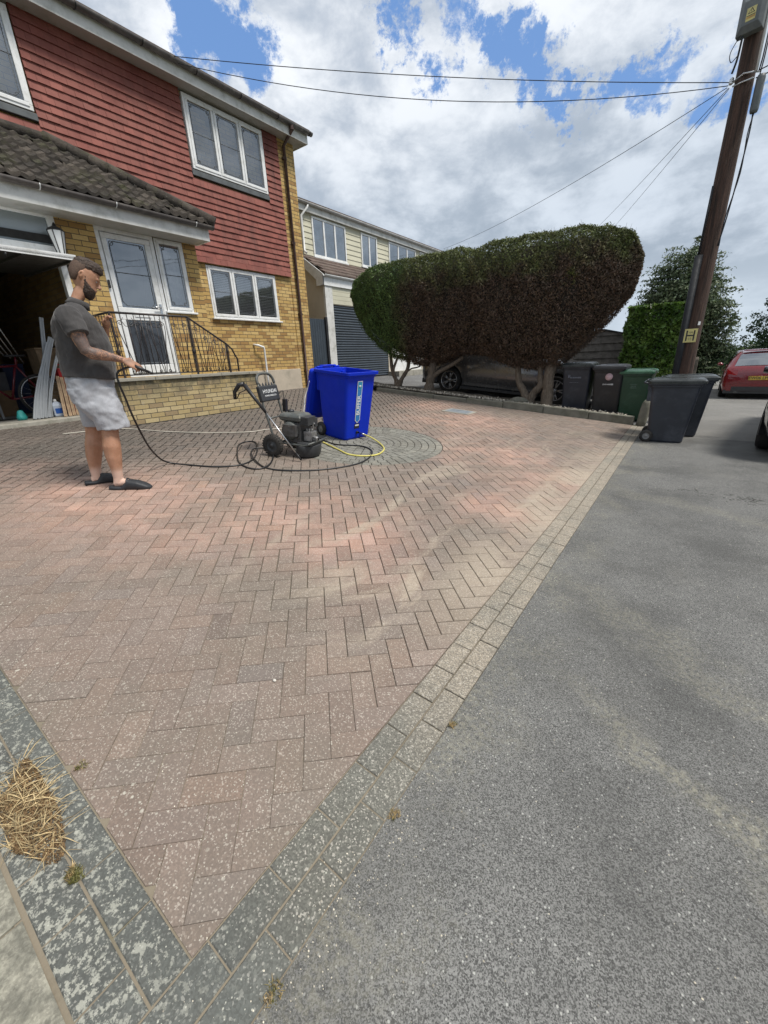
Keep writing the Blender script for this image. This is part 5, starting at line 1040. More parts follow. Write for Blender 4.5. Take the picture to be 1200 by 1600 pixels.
_, b3 = make_bin('wheeled_bin', 'green bin with pale print, rightmost of three behind the kerb', m_gbin, m_glid, (-.86, 10.08, gz(-.86)), -92, H=.97, group=BG, tilt=False, sc=.97)
g = MB()
for k, w_ in enumerate((.13, .10, .12)): smudge(g, 0, 0, w_, .018, 7, front_T(.74 - .035 * k, -.02))
g.build('print', [m_print3], b3, local=True)
make_bin('wheeled_bin', 'large dark bin standing alone on the asphalt corner, wheel towards the driveway', m_dbin, m_dlid, (-.165, 7.96, 0), 1, H=.98, group='dark bins on the asphalt', tilt=False, sc=.93)
make_bin('wheeled_bin', 'dark bin half hidden behind the near dark bin on the asphalt', m_dbin, m_dlid, (-.01, 8.62, 0), 3, H=.98, group='dark bins on the asphalt', tilt=False, sc=.94)
# ================================================================== CARS
m_cglass = glass_mat('car_glass', (.012, .014, .016), .22, .25); m_chrome = pm('chrome', (.6, .6, .6), .15, metal=1)
m_rimm = pm('alloy_rim', (.42, .42, .43), .3, metal=.8, var=.05); m_cartyre = pm('car_tyre', (.018, .018, .018), .8, var=.2)
ST = [(-2.20, .78, .28, .74, .76, .60), (-2.17, .85, .24, .90, .93, .74), (-2.10, .875, .22, .955, 1.02, .70), (-1.95, .89, .21, .965, 1.24, .64), (-1.80, .90, .20, .97, 1.41, .605), (-1.6, .905, .19, .97, 1.455, .60), (-.8, .91, .18, .955, 1.50, .605), (0, .91, .18, .945, 1.49, .61), (.4, .91, .18, .94, 1.42, .615), (.75, .905, .18, .935, 1.23, .645), (1.08, .90, .19, .93, 1.005, .70), (1.25, .895, .19, .915, .965, .72), (1.75, .87, .20, .85, .885, .66), (2.05, .80, .23, .76, .79, .58), (2.17, .70, .27, .64, .66, .5), (2.22, .60, .33, .55, .57, .42)]
XS = [s[0] for s in ST]
def cpt(x, v, s=1):                        # v 0..1 from sill to belt, 1..2 belt to roof edge, 2..3 roof edge to centre
    w, zb, belt, roof, wr = [np.interp(x, XS, [q[i] for q in ST]) for i in (1, 2, 3, 4, 5)]
    if v <= 1:
        prof = ((0, .90), (.12, .955), (.35, .995), (.62, 1.0), (.85, .985), (1, .955)); k = np.interp(v, [p[0] for p in prof], [p[1] for p in prof]); return Vector((x, s * w * k, zb + (belt - zb) * v))
    if v <= 2: t = v - 1; return Vector((x, s * (w * .955 * (1 - t) + wr * t + .035 * math.sin(math.pi * t) * (1 if roof - belt > .2 else .3)), belt + (roof - .035 * min(1, (roof - belt) * 4) - belt) * t))
    t = v - 2; return Vector((x, s * wr * (1 - t), roof - .035 * min(1, (roof - belt) * 4) * (1 - t) ** 2))
def make_car(name, label, paint, loc, rot, scale=1., plate=None, group=None, red=False):
    t = thing(name, label, 'car', loc, rot, group); t.scale = (scale,) * 3
    xs = sorted(set([round(x, 3) for x in list(np.linspace(-2.20, 2.22, 46)) + XS])); vs = [0, .1, .2, .35, .5, .62, .75, .87, 1, 1.25, 1.5, 1.75, 2, 2.3, 2.65, 3]
    g = MB(); rings = []
    for x in xs:
        up = [cpt(x, v, 1) for v in vs]; dn_ = [cpt(x, v, -1) for v in vs[::-1][1:]]; zb = up[0].z; rings.append([Vector((x, .45, zb - .0))] + up + dn_ + [Vector((x, -.45, zb))])
    g.loft(rings, smooth=True); body = g.build('body', [paint], t, local=True)
    # wheel arches cut out of the body
    c = MB()
    for wx in (-1.33, 1.36):
        for s in (-1, 1): c.lathe([(0, .62), (.375, .62), (.375, 1.1), (0, 1.1)], 36, 0, 1., Matrix.Translation((wx, 0, .335)) @ Euler((R(-90 * s), 0, 0)).to_matrix().to_4x4())
    co = c.build('cutter', [m_black]); co.matrix_basis = t.matrix_basis if False else Matrix.Identity(4)
    bpy.context.view_layer.update(); co.parent = t; bpy.context.view_layer.update()
    bo = body.modifiers.new('b', 'BOOLEAN'); bo.object = co; bo.operation = 'DIFFERENCE'; bo.solver = 'EXACT'; bpy.context.view_layer.update()
    nm = bpy.data.meshes.new_from_object(body.evaluated_get(bpy.context.evaluated_depsgraph_get())); body.modifiers.clear(); old = body.data; body.data = nm; nm.name = 'body'; bpy.data.objects.remove(co)
    if not nm.materials: nm.materials.append(paint)
    # arch liners and dark lower trim
    g = MB()
    for wx in (-1.33, 1.36):
        for s in (-1, 1):
            n = 16; ring = [(wx + .385 * math.cos(a), .335 + .385 * math.sin(a)) for a in np.linspace(-.25, math.pi + .25, n)]
            yo = cpt(wx, .5, 1).y - .004; V = [(x, s * yo, z) for x, z in ring] + [(x, s * .58, z) for x, z in ring] + [(wx + (x - wx) * 1.10, s * (yo - .012), .335 + (z - .335) * 1.10) for x, z in ring]
            g.add(V, [(i, i + 1, n + i + 1, n + i) for i in range(n - 1)] + [(i + 1, i, 2 * n + i, 2 * n + i + 1) for i in range(n - 1)], 0, 1., True)
    g.box(-1.0, 1.0, -.875, .875, .15, .21); g.box(-2.19, -1.7, -.80, .80, .19, .30); g.box(1.7, 2.15, -.66, .66, .2, .32)
    g.build('trim', [m_dkplastic], t, local=True, fix=False)
    for wx in (-1.33, 1.36):
        for s in (-1, 1):
            T = Matrix.Translation((wx, s * .79, .33)) @ Euler((R(-90 * s), 0, 0)).to_matrix().to_4x4(); g = wheelmb(.33, .21, .225, T=T)
            for q in (-.06, -.02, .02, .06): g.lathe([(.328, q - .004), (.333, q), (.328, q + .004)], 28, 0, 1., T)
            w = g.build('wheel', [m_cartyre], t, local=True)
            g = MB(); g.lathe([(.23, .095), (.222, .10), (.212, .08), (.20, .02), (.20, -.05)], 32, 0, 1., T); g.lathe([(0, .075), (.045, .075), (.055, .06), (.055, .03)], 16, 0, 1., T)
            for k in range(5):
                a = 2 * math.pi * k / 5
                for da in (-.17, .17):
                    p0 = Vector((.045 * math.cos(a), .045 * math.sin(a), .068)); p1 = Vector((.215 * math.cos(a + da), .215 * math.sin(a + da), .086)); g.tube([T @ p0, T @ p1], [.020, .013], 5)
            g.lathe([(.20, -.02), (0, -.02)], 20, 1, 1., T); g.build('rim', [m_rimm, m_black], w, local=True, fix=False)
    # glazing
    def panel(name, x0, x1, v0, v1, s, off=.006, n=6, top=None, mat=m_cglass):
        g = MB(); V = []
        for i in range(n + 1):
            x = x0 + (x1 - x0) * i / n
            for v in (v0, (v0 + v1) / 2, v1):
                p = cpt(x, v, s); V.append((p.x, p.y + s * off, p.z + off * .3))
        g.add(V, [(3 * i + j, 3 * i + 3 + j, 3 * i + 4 + j, 3 * i + 1 + j) for i in range(n) for j in range(2)], 0, 1., True); return g.build(name, [mat], t, local=True, fix=False)
    for s in (-1, 1):
        panel('side_window', -1.62, -.92, 1.10, 1.86, s); panel('side_window', -.86, .02, 1.08, 1.88, s); panel('side_window', .09, .80, 1.08, 1.84, s)
        g = MB(); g.loft([ell((.62, s * .93, .98), .05, .03, 10, (1, 0, 0), (0, 0, 1)), ell((.60, s * 1.0, 1.0), .09, .065, 10, (1, 0, 0), (0, 0, 1)), ell((.62, s * 1.09, 1.0), .06, .045, 10, (1, 0, 0), (0, 0, 1))]); g.build('wing_mirror', [paint], t, local=True)
        g = MB(); 
        for xh in (-.55, .38): g.box(xh, xh + .18, s * .915 - .012, s * .915 + .012, .80, .83)
        g.build('door_handle', [paint], t, bevel=.006, local=True)
    def lengthwise(name, x0, x1, hw0, hw1, off, mat=m_cglass):
        g = MB(); V = []; n = 8; sgn = -1 if x0 < 0 else 1
        for i in range(n + 1):
            x = x0 + (x1 - x0) * i / n; z = np.interp(x, XS, [q[4] for q in ST]) - .004; hw = hw0 + (hw1 - hw0) * i / n
            for q in (-1, -.5, 0, .5, 1): V.append((x + sgn * off, q * hw, z + off + .012 - .022 * q * q))
        g.add(V, [(5 * i + j, 5 * i + 5 + j, 5 * i + 6 + j, 5 * i + 1 + j) for i in range(n) for j in range(4)], 0, 1., True); return g.build(name, [mat], t, local=True, fix=False)
    lengthwise('rear_window', -2.10, -1.84, .66, .555, .006); lengthwise('windscreen', 1.06, .46, .64, .56, .006)
    g = MB(); g.box(-1.86, -1.66, -.52, .52, 1.452, 1.478); g.build('roof_spoiler', [paint], t, bevel=.01, local=True)
    m_tail = pm('tail_lamp_red', (.35, .01, .012), .15, coat=1); m_head = pm('headlamp_lens', (.55, .56, .58), .1, coat=1)
    for s in (-1, 1):
        g = MB(); V = []
        for x, v in ((-2.172, .72), (-2.172, .98), (-2.1, 1.0), (-1.92, .97), (-1.95, .86), (-2.1, .70)): p = cpt(x, v, s); V.append((p.x - .004, p.y + s * .008, p.z))
        g.add(V, [tuple(range(6))]); 
        g.add([(-2.206, s * .55, .74), (-2.19, s * .80, .76), (-2.19, s * .82, .93), (-2.19, s * .55, .90)], [(0, 1, 2, 3)]); g.build('tail_lamp', [m_tail], t, local=True, fix=False)
        g = MB(); V = []
        for x, v in ((1.72, .86), (1.72, .99), (2.0, .99), (2.12, .95), (2.12, .80), (1.95, .80)): p = cpt(x, v, s); V.append((p.x + .006, p.y + s * .008, p.z))
        g.add(V, [tuple(range(6))]); g.build('headlamp', [m_head], t, local=True, fix=False)
        g = MB(); g.lathe([(.028, 0), (.034, 0), (.034, .06)], 12, 0, 1., Matrix.Translation((-2.2, s * .5, .24)) @ Euler((0, R(90), 0)).to_matrix().to_4x4()); g.build('exhaust', [m_chrome], t, local=True)
    g = MB(); g.box(-2.215, -2.19, -.70, .70, .50, .515); g.box(-2.208, -2.185, -.62, .62, .27, .40, 1); g.build('bumper_line', [paint, m_dkplastic], t, bevel=.005, local=True)
    if plate:
        g = MB(); g.box(-2.225, -2.212, -.26, .26, .60, .712); po = g.build('number_plate', [pm('plate_yellow', (.62, .42, .06), .4, var=.03)], t, bevel=.002, local=True)
        g = text_mb(plate, .115, frame((-2.2262, 0, .656), (0, -1, 0), (0, 0, 1)), .0006, bold=.002); g.build('lettering', [m_black], po, local=True)
    return t
m_red = pm('red_car_paint', (.19, .005, .012), .25, var=.03, coat=1.); m_greyp = pm('grey_car_paint', (.15, .15, .155), .22, metal=.6, var=.03, coat=1.); m_darkp = pm('dark_car_paint', (.02, .022, .026), .22, var=.03, coat=1.)
make_car('parked_car', 'dark red estate car seen from behind with yellow number plate on the far road', m_red, (1.60, 17.2, -.04), (0, 0, R(88)), .88, 'EW06 LPK')
make_car('parked_car', 'silver grey car parked under the big hedge, behind the trunks', m_greyp, (-4.16, 11.75, gz(-4.16) - .03), (0, TILT, 0), 1.08, 'KX16 FVT' if False else None)
make_car('parked_car', 'dark parked car at the right edge, only its front tyre in view', m_darkp, (2.13, 9.04, 0), (0, 0, R(-101)), 1.04)
# ================================================================== POLE
m_pole, nt, b = newmat('weathered_pole'); n = nt.noise(5, 6, .7, nt.scalev((7, 7, .35)), .4); c = nt.mix(nt.ss(n, .3, .7), (.018, .011, .008), (.088, .048, .034)); c = nt.mix(nt.ss(nt.noise(3, 5, .7, nt.scalev((5, 5, .6))), .58, .7, 0, .7), c, (.11, .08, .06))
nt.put(b.inputs['Base Color'], c); b.inputs['Roughness'].default_value = .85; nt.put(b.inputs['Normal'], nt.bump(n, .9, .02))
m_capping = pm('black_cable_capping', (.014, .016, .020), .75, var=.2, vs=5); m_box = pm('grey_junction_box', (.105, .12, .125), .5, var=.1, vs=6, dirt=(.18, .19, .18)); m_signy = pm('yellow_sign', (.62, .55, .22), .5, var=.1, vs=20, dirt=(.35, .32, .16), ds=15)
pole = thing('utility_pole', 'tall brown timber utility pole with grey box, cables and yellow H sign', 'utility pole', (-.125, 10, .0))
g = MB(); g.tube([(-.125, 10, -.3), (-.125, 10, 1.0), (-.13, 10, 3), (-.137, 10, 6), (-.14, 10, 8.6)], [.158, .150, .134, .116, .105], 24); g.build('shaft', [m_pole], pole)
g = MB(); g.tube([(-.235, 9.895, -.02), (-.250, 9.895, 2.9)], .062, 14); g.tube([(-.262, 9.90, 2.9), (-.255, 9.90, 3.9)], .016, 8); g.build('cable_guard', [m_capping], pole)
bx = MB(); T = Matrix.Translation((-.205, 9.80, 5.93)) @ Euler((0, 0, R(-14))).to_matrix().to_4x4()
bx.loft([[T @ Vector((x * k, y, z * k2)) for x, z in ((-.155, -.215), (.155, -.215), (.155, .215), (-.155, .215))] for k, k2, y in ((1, 1, .10), (1, 1, -.02), (.62, .62, -.065))], smooth=False); bo_ = bx.build('junction_box', [m_box], pole, bevel=.006)
g = MB(); g.box(-.055, .055, -.0675, -.0655, -.10, .045, 0, 1., T); g.prism([(-.042, -.022), (.042, -.022), (0, .040)], 'y', -.0685, -.068, 1, 1., T); g.prism([(-.028, -.014), (.028, -.014), (0, .026)], 'y', -.0695, -.069, 0, 1., T); g.box(-.003, .003, -.0705, -.0698, -.008, .014, 1, 1., T); g.box(-.05, .05, -.069, -.068, -.048, -.040, 1, 1., T); g.box(-.05, .05, -.069, -.068, -.075, -.052, 2, 1., T); g.build('warning_sign', [m_signy, m_black, pm('orange_band', (.5, .30, .08), .5)], bo_)
g = MB(); g.tube([(-.02, 9.86, 6.6), (-.012, 9.84, 5.25)], .016, 8); g.build('cable_guard', [pm('pale_conduit', (.62, .63, .63), .5)], pole)
g = MB(); g.tube([(.035, 9.90, 6.6), (.03, 9.88, 5.4), (.02, 9.86, 5.25)], .010, 6); g.tube([(.055, 9.92, 6.6), (.05, 9.90, 5.4), (.04, 9.86, 5.2)], .009, 6)
g.tube(smoothp([(-.30, 9.80, 5.72), (-.38, 9.80, 5.55), (-.35, 9.82, 5.44), (-.29, 9.84, 5.50)], 5), .006, 6); g.tube(smoothp([(-.27, 9.80, 5.70), (-.28, 9.81, 5.45), (-.31, 9.82, 5.30)], 4), .015, 6)
g.tube(smoothp([(.06, 9.90, 4.76), (.07, 9.93, 4.5), (.055, 9.93, 4.0), (.02, 9.9, 3.4), (-.02, 9.88, 3.0)], 5), .011, 6); g.tube(smoothp([(.075, 9.90, 4.76), (.05, 9.92, 4.5), (.07, 9.93, 4.0), (.0, 9.9, 3.4), (-.0, 9.88, 3.0)], 5), .008, 6); g.build('cable', [m_capping], pole)
g = MB(); g.lathe([(.0, -.25), (.045, -.25), (.055, -.22), (.055, .16), (.045, .20), (0, .21)], 14, 0, 1., Matrix.Translation((.065, 9.90, 5.0))); g.build('splice_case', [m_box], pole)
g = MB(); g.tube([(-.26, 9.96, 5.25), (-.16, 9.86, 5.27), (-.03, 9.86, 5.25), (.03, 9.93, 5.26)], .013, 6); g.tube([(-.27, 9.96, 5.19), (-.15, 9.86, 5.17), (-.02, 9.86, 5.18)], .012, 6); g.tube([(-.14, 10, 5.24), (-.33, 9.97, 5.26)], .016, 6)
for k in range(3): g.lathe([(.012, 0), (.028, .01), (.028, .03), (.012, .045)], 8, 0, 1., Matrix.Translation((-.30, 9.95 + .03 * (k - 1), 5.20 + .035 * k)))
g.build('bracket', [m_steel], pole)
T = frame((-.135, 9.835, 1.60), (1, -.06, 0), (.0, 0, 1)); g = MB(); g.box(-.10, .10, -.115, .115, 0, .004, 0, 1., T)
for s in (-1, 1): g.box(s * .055 - .011, s * .055 + .011, -.088, .088, .0045, .006, 1, 1., T)
g.box(-.044, .044, -.010, .012, .0045, .006, 1, 1., T); hs = g.build('hydrant_sign', [m_signy, m_black], pole); g = text_mb('100', .042, T @ Matrix.Translation((0, .052, .005)), .0006); g.build('lettering', [m_black], hs); g = text_mb('2.0', .042, T @ Matrix.Translation((0, -.052, .005)), .0006); g.build('lettering', [m_black], hs)
g = MB(); g.box(-.02, .02, -.03, .03, 0, .004, 0, 1., frame((-.04, 9.86, 1.80), (1, .6, 0), (0, 0, 1))); g.build('small_tag', [m_white], pole)
def cable(a, b_, sag, r, label, grp='overhead cables'):
    a, b_ = Vector(a), Vector(b_); P = [a.lerp(b_, t) + Vector((0, 0, -4 * sag * t * (1 - t))) for t in np.linspace(0, 1, 24)]; g = MB(); g.tube(P, r, 6); tag(g.build('overhead_cable', [m_capping]), label, 'cable', grp)
cable((-.33, 9.97, 5.26), (-8.32, 5.49, 6.50), .10, .0055, 'upper of the two long cables from the pole to the red tiled house eaves'); cable((-.33, 9.97, 5.22), (-8.30, 5.60, 6.44), .34, .0055, 'lower of the two long cables from the pole to the red tiled house eaves')
cable((-.34, 9.97, 5.20), (-10.3, 19.26, 6.10), .2, .005, 'cable slanting from the pole to the far end of the cream house')
cable((-.32, 9.97, 5.19), (-7.02, 30, 7.3), .1, .005, 'left cable of the pair dropping from the pole behind the hedge'); cable((-.31, 9.97, 5.18), (-5.95, 30, 7.15), .1, .005, 'right cable of the pair dropping from the pole behind the hedge')
cable((.0, 9.95, 5.28), (7.5, 6.5, 5.9), .12, .0075, 'upper short cable leaving the pole at the right edge'); cable((.0, 9.95, 5.2), (7.5, 6.2, 5.6), .2, .0075, 'lower short cable leaving the pole at the right edge')
g = MB(); g.loft([[Vector((.02 + dx_, 11.0 + dy_, z)) for dx_, dy_ in ((-.06, -.05), (.06, -.05), (.06, .05), (-.06, .05))] for z in (-.1, .9, 1.16)] + [[Vector((.03, 10.97, 1.21)), Vector((.07, 10.97, 1.21)), Vector((.07, 11.03, 1.19)), Vector((.03, 11.03, 1.19))]], smooth=False)
tag(g.build('wooden_post', [pm('old_grey_timber', (.17, .145, .115), .9, var=.3, vs=12, bump=.6, bs=30, bd=.01)], bevel=.006), 'short weathered timber post just right of the utility pole', 'post')
# ================================================================== kerb-end stone, rock, manhole
g = MB(); g.loft([ell((-.62, 9.34, z), a, b_, 14, pw=.75) for z, a, b_ in ((-.06, .082, .07), (.1, .082, .07), (.32, .080, .065), (.43, .070, .058), (.485, .045, .038), (.50, .015, .012))], T=Matrix.Translation((-.62, 9.34, 0)) @ Euler((0, R(5), 0)).to_matrix().to_4x4() @ Matrix.Translation((.62, -9.34, 0)))
tag(g.build('marker_stone', [m_kerb]), 'grey round-topped concrete marker post at the end of the kerb', 'post')
g = MB(); g.add(IV, IF, 0, 1., False, Matrix.Translation((-3.15, 9.62, gz(-3.15) + .15)) @ Matrix.Diagonal((.30, .15, .10, 1))); o = tag(g.build('rock', [m_kerb], subsurf=2), 'flat grey boulder at the foot of the forked hedge trunk', 'rock'); 
t_ = bpy.data.textures.new('rk', 'CLOUDS'); t_.noise_scale = .12; dm = o.modifiers.new('d', 'DISPLACE'); dm.texture = t_; dm.strength = .07
mh = thing('manhole_cover', 'pale rectangular inspection cover set in the paving near the hedge', 'manhole cover', (-3.85, 7.98, gz(-3.85)))
Tm = Matrix.Translation((-3.85, 7.98, gz(-3.85))) @ Euler((0, TILT, 0)).to_matrix().to_4x4(); g = MB(); g.box(-.31, .31, -.23, .23, .0, .009, 0, 1., Tm); g.build('surround', [m_conc], mh); g = MB(); g.box(-.25, .25, -.17, .17, .004, .016, 0, 1., Tm)
for k in range(9): g.box(-.22, .22, -.14 + .034 * k, -.132 + .034 * k, .016, .019, 0, 1., Tm)
g.build('plate', [pm('galvanised_plate', (.34, .37, .40), .5, metal=.3, var=.15, vs=8)], mh, bevel=.003)
# ================================================================== GARAGE CONTENTS
GF = .757
TG = 'white trim lengths leaning in the garage'
m_trim = pm('grey_white_trim', (.36, .38, .40), .4, var=.06)
def stick(name, label, cat, a, b_, w, th, mat, grp=None, bend=0.):
    a, b_ = Vector(a), Vector(b_); ax = (b_ - a).normalized(); sd_ = Vector((0, 1, 0)); sd_ = (sd_ - ax * sd_.dot(ax)).normalized(); nn = ax.cross(sd_); g = MB(); rings = []
    for t in np.linspace(0, 1, 9): c_ = a.lerp(b_, t) + Vector((0, 1, 0)) * bend * 4 * t * (1 - t); rings.append([c_ + sd_ * sx * w / 2 + nn * sy * th / 2 for sx, sy in ((-1, -1), (-.35, -1), (-.25, -.3), (.25, -.3), (.35, -1), (1, -1), (1, 1), (-1, 1))])
    g.loft(rings, smooth=False); return tag(g.build(name, [mat]), label, cat, grp)
for k, (y0, y1, h, lab) in enumerate(((1.93, 2.30, .95, 'leftmost short white trim strip leaning just inside the garage'), (1.98, 2.37, 1.12, 'second white trim strip of the leaning bundle in the garage'), (2.03, 2.42, 1.20, 'middle white trim strip of the leaning bundle in the garage'), (2.08, 2.45, 1.18, 'fourth white trim strip of the leaning bundle in the garage'), (2.13, 2.50, 1.02, 'rightmost white trim strip of the leaning bundle in the garage'))):
    stick('trim_strip', lab, 'trim strip', (-8.15 - .01 * k, y0, GF + .012), (-8.23 - .01 * k, y1 + .06, GF + h), .042, .03, m_trim, TG, -.035)
stick('trim_strip', 'tall pale strip standing upright behind the bundle of trim in the garage', 'trim strip', (-8.25, 2.17, GF + .012), (-8.3, 2.46, GF + 1.48), .05, .03, m_trim, TG)
m_wood = pm('pale_timber', (.30, .21, .13), .75, var=.25, vs=12, bump=.3, bs=40)
for k, (y0, y1, h) in enumerate(((2.31, 2.43, .62), (2.38, 2.48, .60), (2.44, 2.54, .64), (2.50, 2.60, .58))):
    stick('timber_plank', ('leftmost', 'second', 'third', 'rightmost')[k] + ' of the four short planks leaning by the garage post', 'plank', (-8.06 - .015 * k, y0, GF + .004), (-8.3, y1, GF + h), .045, .02, m_wood, 'short planks leaning by the garage post')
def cyl_thing(): pass
bt = thing('plastic_bottle', 'white plastic container of blue liquid on the garage floor between trim and planks', 'container', (-8.32, 2.30, GF)); g = MB(); g.loft([[Vector((-8.32 + x, 2.30 + y, GF + z)) for x, y in ((-a, -a), (a, -a), (a, a), (-a, a))] for a, z in ((.07, .0), (.075, .03), (.075, .17), (.06, .21), (.025, .235))], smooth=False); g.build('body', [pm('milky_plastic', (.50, .56, .66), .35)], bt, bevel=.015); g = MB(); g.lathe([(.024, .235), (.024, .27), (0, .272)], 12, 0, 1., Matrix.Translation((-8.32, 2.30, GF))); g.build('cap', [m_white], bt); g = MB(); g.box(-8.243, -8.241, 2.25, 2.35, GF + .05, GF + .13); g.build('label', [pm('blue_label', (.02, .10, .40), .5)], bt)
g = MB(); g.loft([ell((-8.35, 1.83, GF + z), a, b_, 12) for z, a, b_ in ((0, .05, .06), (.04, .06, .07), (.10, .045, .05), (.14, .02, .035), (.15, .01, .01))]); tag(g.build('carrier_bag', [pm('turquoise_bag', (.03, .30, .28), .5, bump=.8, bs=14, bd=.03)]), 'turquoise bag slumped on the garage floor', 'bag')
bk = thing('bicycle', 'dark bicycle standing in the unlit garage', 'bicycle', (-8.75, 1.75, GF))
for (cy) in (1.35, 2.30):
    T = Matrix.Translation((-8.75, cy, GF + .335)) @ Euler((0, R(90), 0)).to_matrix().to_4x4(); g = MB(); g.tube([T @ Vector((.315 * math.cos(a), .315 * math.sin(a), 0)) for a in np.linspace(0, 2 * math.pi, 37)[:-1]], .02, 8, closed=True); w = g.build('tyre', [m_tyre], bk)
    g = MB(); g.tube([T @ Vector((.290 * math.cos(a), .290 * math.sin(a), 0)) for a in np.linspace(0, 2 * math.pi, 37)[:-1]], .009, 6, closed=True)
    for k in range(18): a = k * math.pi / 9; g.tube([T @ Vector((0, 0, .02)), T @ Vector((.29 * math.cos(a), .29 * math.sin(a), 0))], .0015, 3)
    g.build('rim', [m_steel], w)
g = MB(); pz = lambda y, z: (-8.75, y, GF + z)
for a, b_ in (((1.35, .335), (1.55, .78)), ((1.55, .78), (2.05, .80)), ((1.62, .60), (1.88, .30)), ((2.05, .80), (1.88, .30)), ((1.88, .30), (2.30, .335)), ((2.05, .82), (2.30, .335)), ((1.52, .78), (1.50, .95)), ((2.07, .8), (2.09, .93))): g.tube([pz(*a), pz(*b_)], .016, 8)
g.tube([(-9.0, 1.50, GF + .96), (-8.5, 1.50, GF + .96)], .012, 8); g.build('frame', [pm('dark_red_frame', (.10, .008, .015), .3)], bk); g = MB(); g.loft([ell((-8.75, y, GF + .95), a, .02, 10, (1, 0, 0), (0, 0, 1)) for y, a in ((1.96, .02), (2.05, .04), (2.18, .07), (2.22, .05))]); g.build('saddle', [m_black], bk)
g = MB(); g.box(-9.5, -9.0, 2.45, 2.85, GF, GF + 1.05); g.box(-9.52, -8.98, 2.43, 2.86, GF + 1.05, GF + 1.08); tag(g.build('wooden_cabinet', [m_wood], bevel=.006), 'brown wooden cabinet against the right wall inside the garage', 'cabinet')
g = MB(); g.box(-8.66, -8.44, 2.50, 2.66, GF, GF + .74); g.tube([(-8.55, 2.52, GF + .74), (-8.55, 2.54, GF + .80), (-8.55, 2.62, GF + .80), (-8.55, 2.64, GF + .74)], .012, 6); tag(g.build('fuel_can', [pm('red_plastic', (.30, .01, .012), .4)], bevel=.02), 'tall red container behind the planks in the garage', 'container')
g = MB(); g.box(-9.3, -8.9, 1.2, 1.75, GF + .68, GF + .72); g.box(-9.3, -8.9, 1.2, 1.75, GF + .90, GF + 1.12); 
for y in (1.22, 1.71): g.box(-9.28, -9.24, y, y + .03, GF, GF + .68); g.box(-8.96, -8.92, y, y + .03, GF, GF + .68)
g.box(-9.28, -8.92, 1.3, 1.34, GF + .72, GF + .90); g.box(-9.28, -8.92, 1.62, 1.66, GF + .72, GF + .90)
tag(g.build('storage_bench', [pm('grey_board', (.22, .22, .22), .6)]), 'grey storage bench stacked at the back of the garage', 'bench')
for k in range(4): 
    g = MB(); g.tube([(-9.4 + .1 * k, 1.60 + .09 * k, GF + 2.15), (-9.0 + .05 * k, 2.02 + .06 * k, GF + .95 - .04 * k)], .009, 6); tag(g.build('metal_rod', [m_steel]), ('leftmost', 'second', 'third', 'rightmost')[k] + ' of the thin metal rods slanting in the dark garage', 'rod', 'metal rods slanting in the garage')
for k, (x, y, z, w, h, lab, c_) in enumerate(((-9.6, 1.9, 0, .35, .42, 'brown cardboard box on the dark garage floor behind the bicycle', (.16, .10, .05)), (-9.75, 1.95, .42, .28, .3, 'smaller grey box stacked on the brown box in the garage', (.10, .10, .11)), (-9.9, 2.25, .0, .3, .85, 'tall dark blue tub near the cabinet in the garage', (.02, .03, .07)))):
    g = MB(); g.loft([[Vector((x + a * k2, y + b_ * k2, GF + z + q)) for a, b_ in ((-w / 2, -w / 2), (w / 2, -w / 2), (w / 2, w / 2), (-w / 2, w / 2))] for k2, q in ((.92, 0), (1, h * .97), (1.04, h * .975), (1.04, h))], smooth=False); tag(g.build('storage_box', [pm('box_%d' % k, c_, .8)], bevel=.008), lab, 'box')
# ================================================================== SHED, small stones and weeds
sh_ = thing('shed', 'weathered dark weatherboard shed gable beyond the bins', 'shed', (-2.6, 14.2, .1)); m_shed = pm('weathered_boards', (.095, .085, .075), .85, var=.3, vs=9, bump=.5, bs=25, bd=.01, dirt=(.16, .145, .125), ds=6)
g = MB(); z = .0
def gable(y_): return min(1.95 - abs(y_ + 2.23) * .235, 3)
while z < 1.95:
    xs_ = [x for x in np.linspace(-5.6, -1.60, 60) if gable(x) > z + .01]
    if len(xs_) > 1:
        a, b_ = xs_[0], xs_[-1]; zt = lambda x: min(z + .205, gable(x)); V = [(a, 13.9 - .040, z), (b_, 13.9 - .040, z), (b_, 13.9 - .004, zt(b_)), (0, 0, 0), (a, 13.9 - .004, zt(a)), (a, 13.9, z), (b_, 13.9, z)]; V[3] = (-2.23 if a < -2.23 < b_ else (a + b_) / 2, 13.9 - .004, zt(-2.23)); g_ = random.gauss(1, .1)
        g.add(V, [(0, 1, 2, 3, 4), (5, 6, 1, 0)], 0, (g_, g_, g_))
    z += .20
g.build('boards', [m_shed], sh_, fix=False); g = MB(); g.prism([(-5.6, -.2), (-1.62, -.2), (-1.62, 1.79), (-2.23, 1.935), (-5.6, 1.14)], 'y', 13.904, 16.5); g.build('wall', [m_shed], sh_); g = MB(); g.prism([(-1.60, 1.80), (-2.23, 1.955), (-5.7, 1.13), (-5.7, 1.155), (-2.23, 1.985), (-1.60, 1.83)], 'y', 13.84, 16.6); g.build('roof', [m_capping], sh_)
def pebble(x, y, r, lab, h=0.): 
    g = MB(); g.add(IV, IF, 0, 1., True, Matrix.Translation((x, y, gz(min(x, -.56)) + r * .4 if x < -.55 else r * .4)) @ Matrix.Diagonal((r, r * .75, r * .55, 1))); tag(g.build('pebble', [m_peb], subsurf=1), lab, 'pebble')
pebble(-1.28, .83, .013, 'single pale pebble lying on the red paving'); 
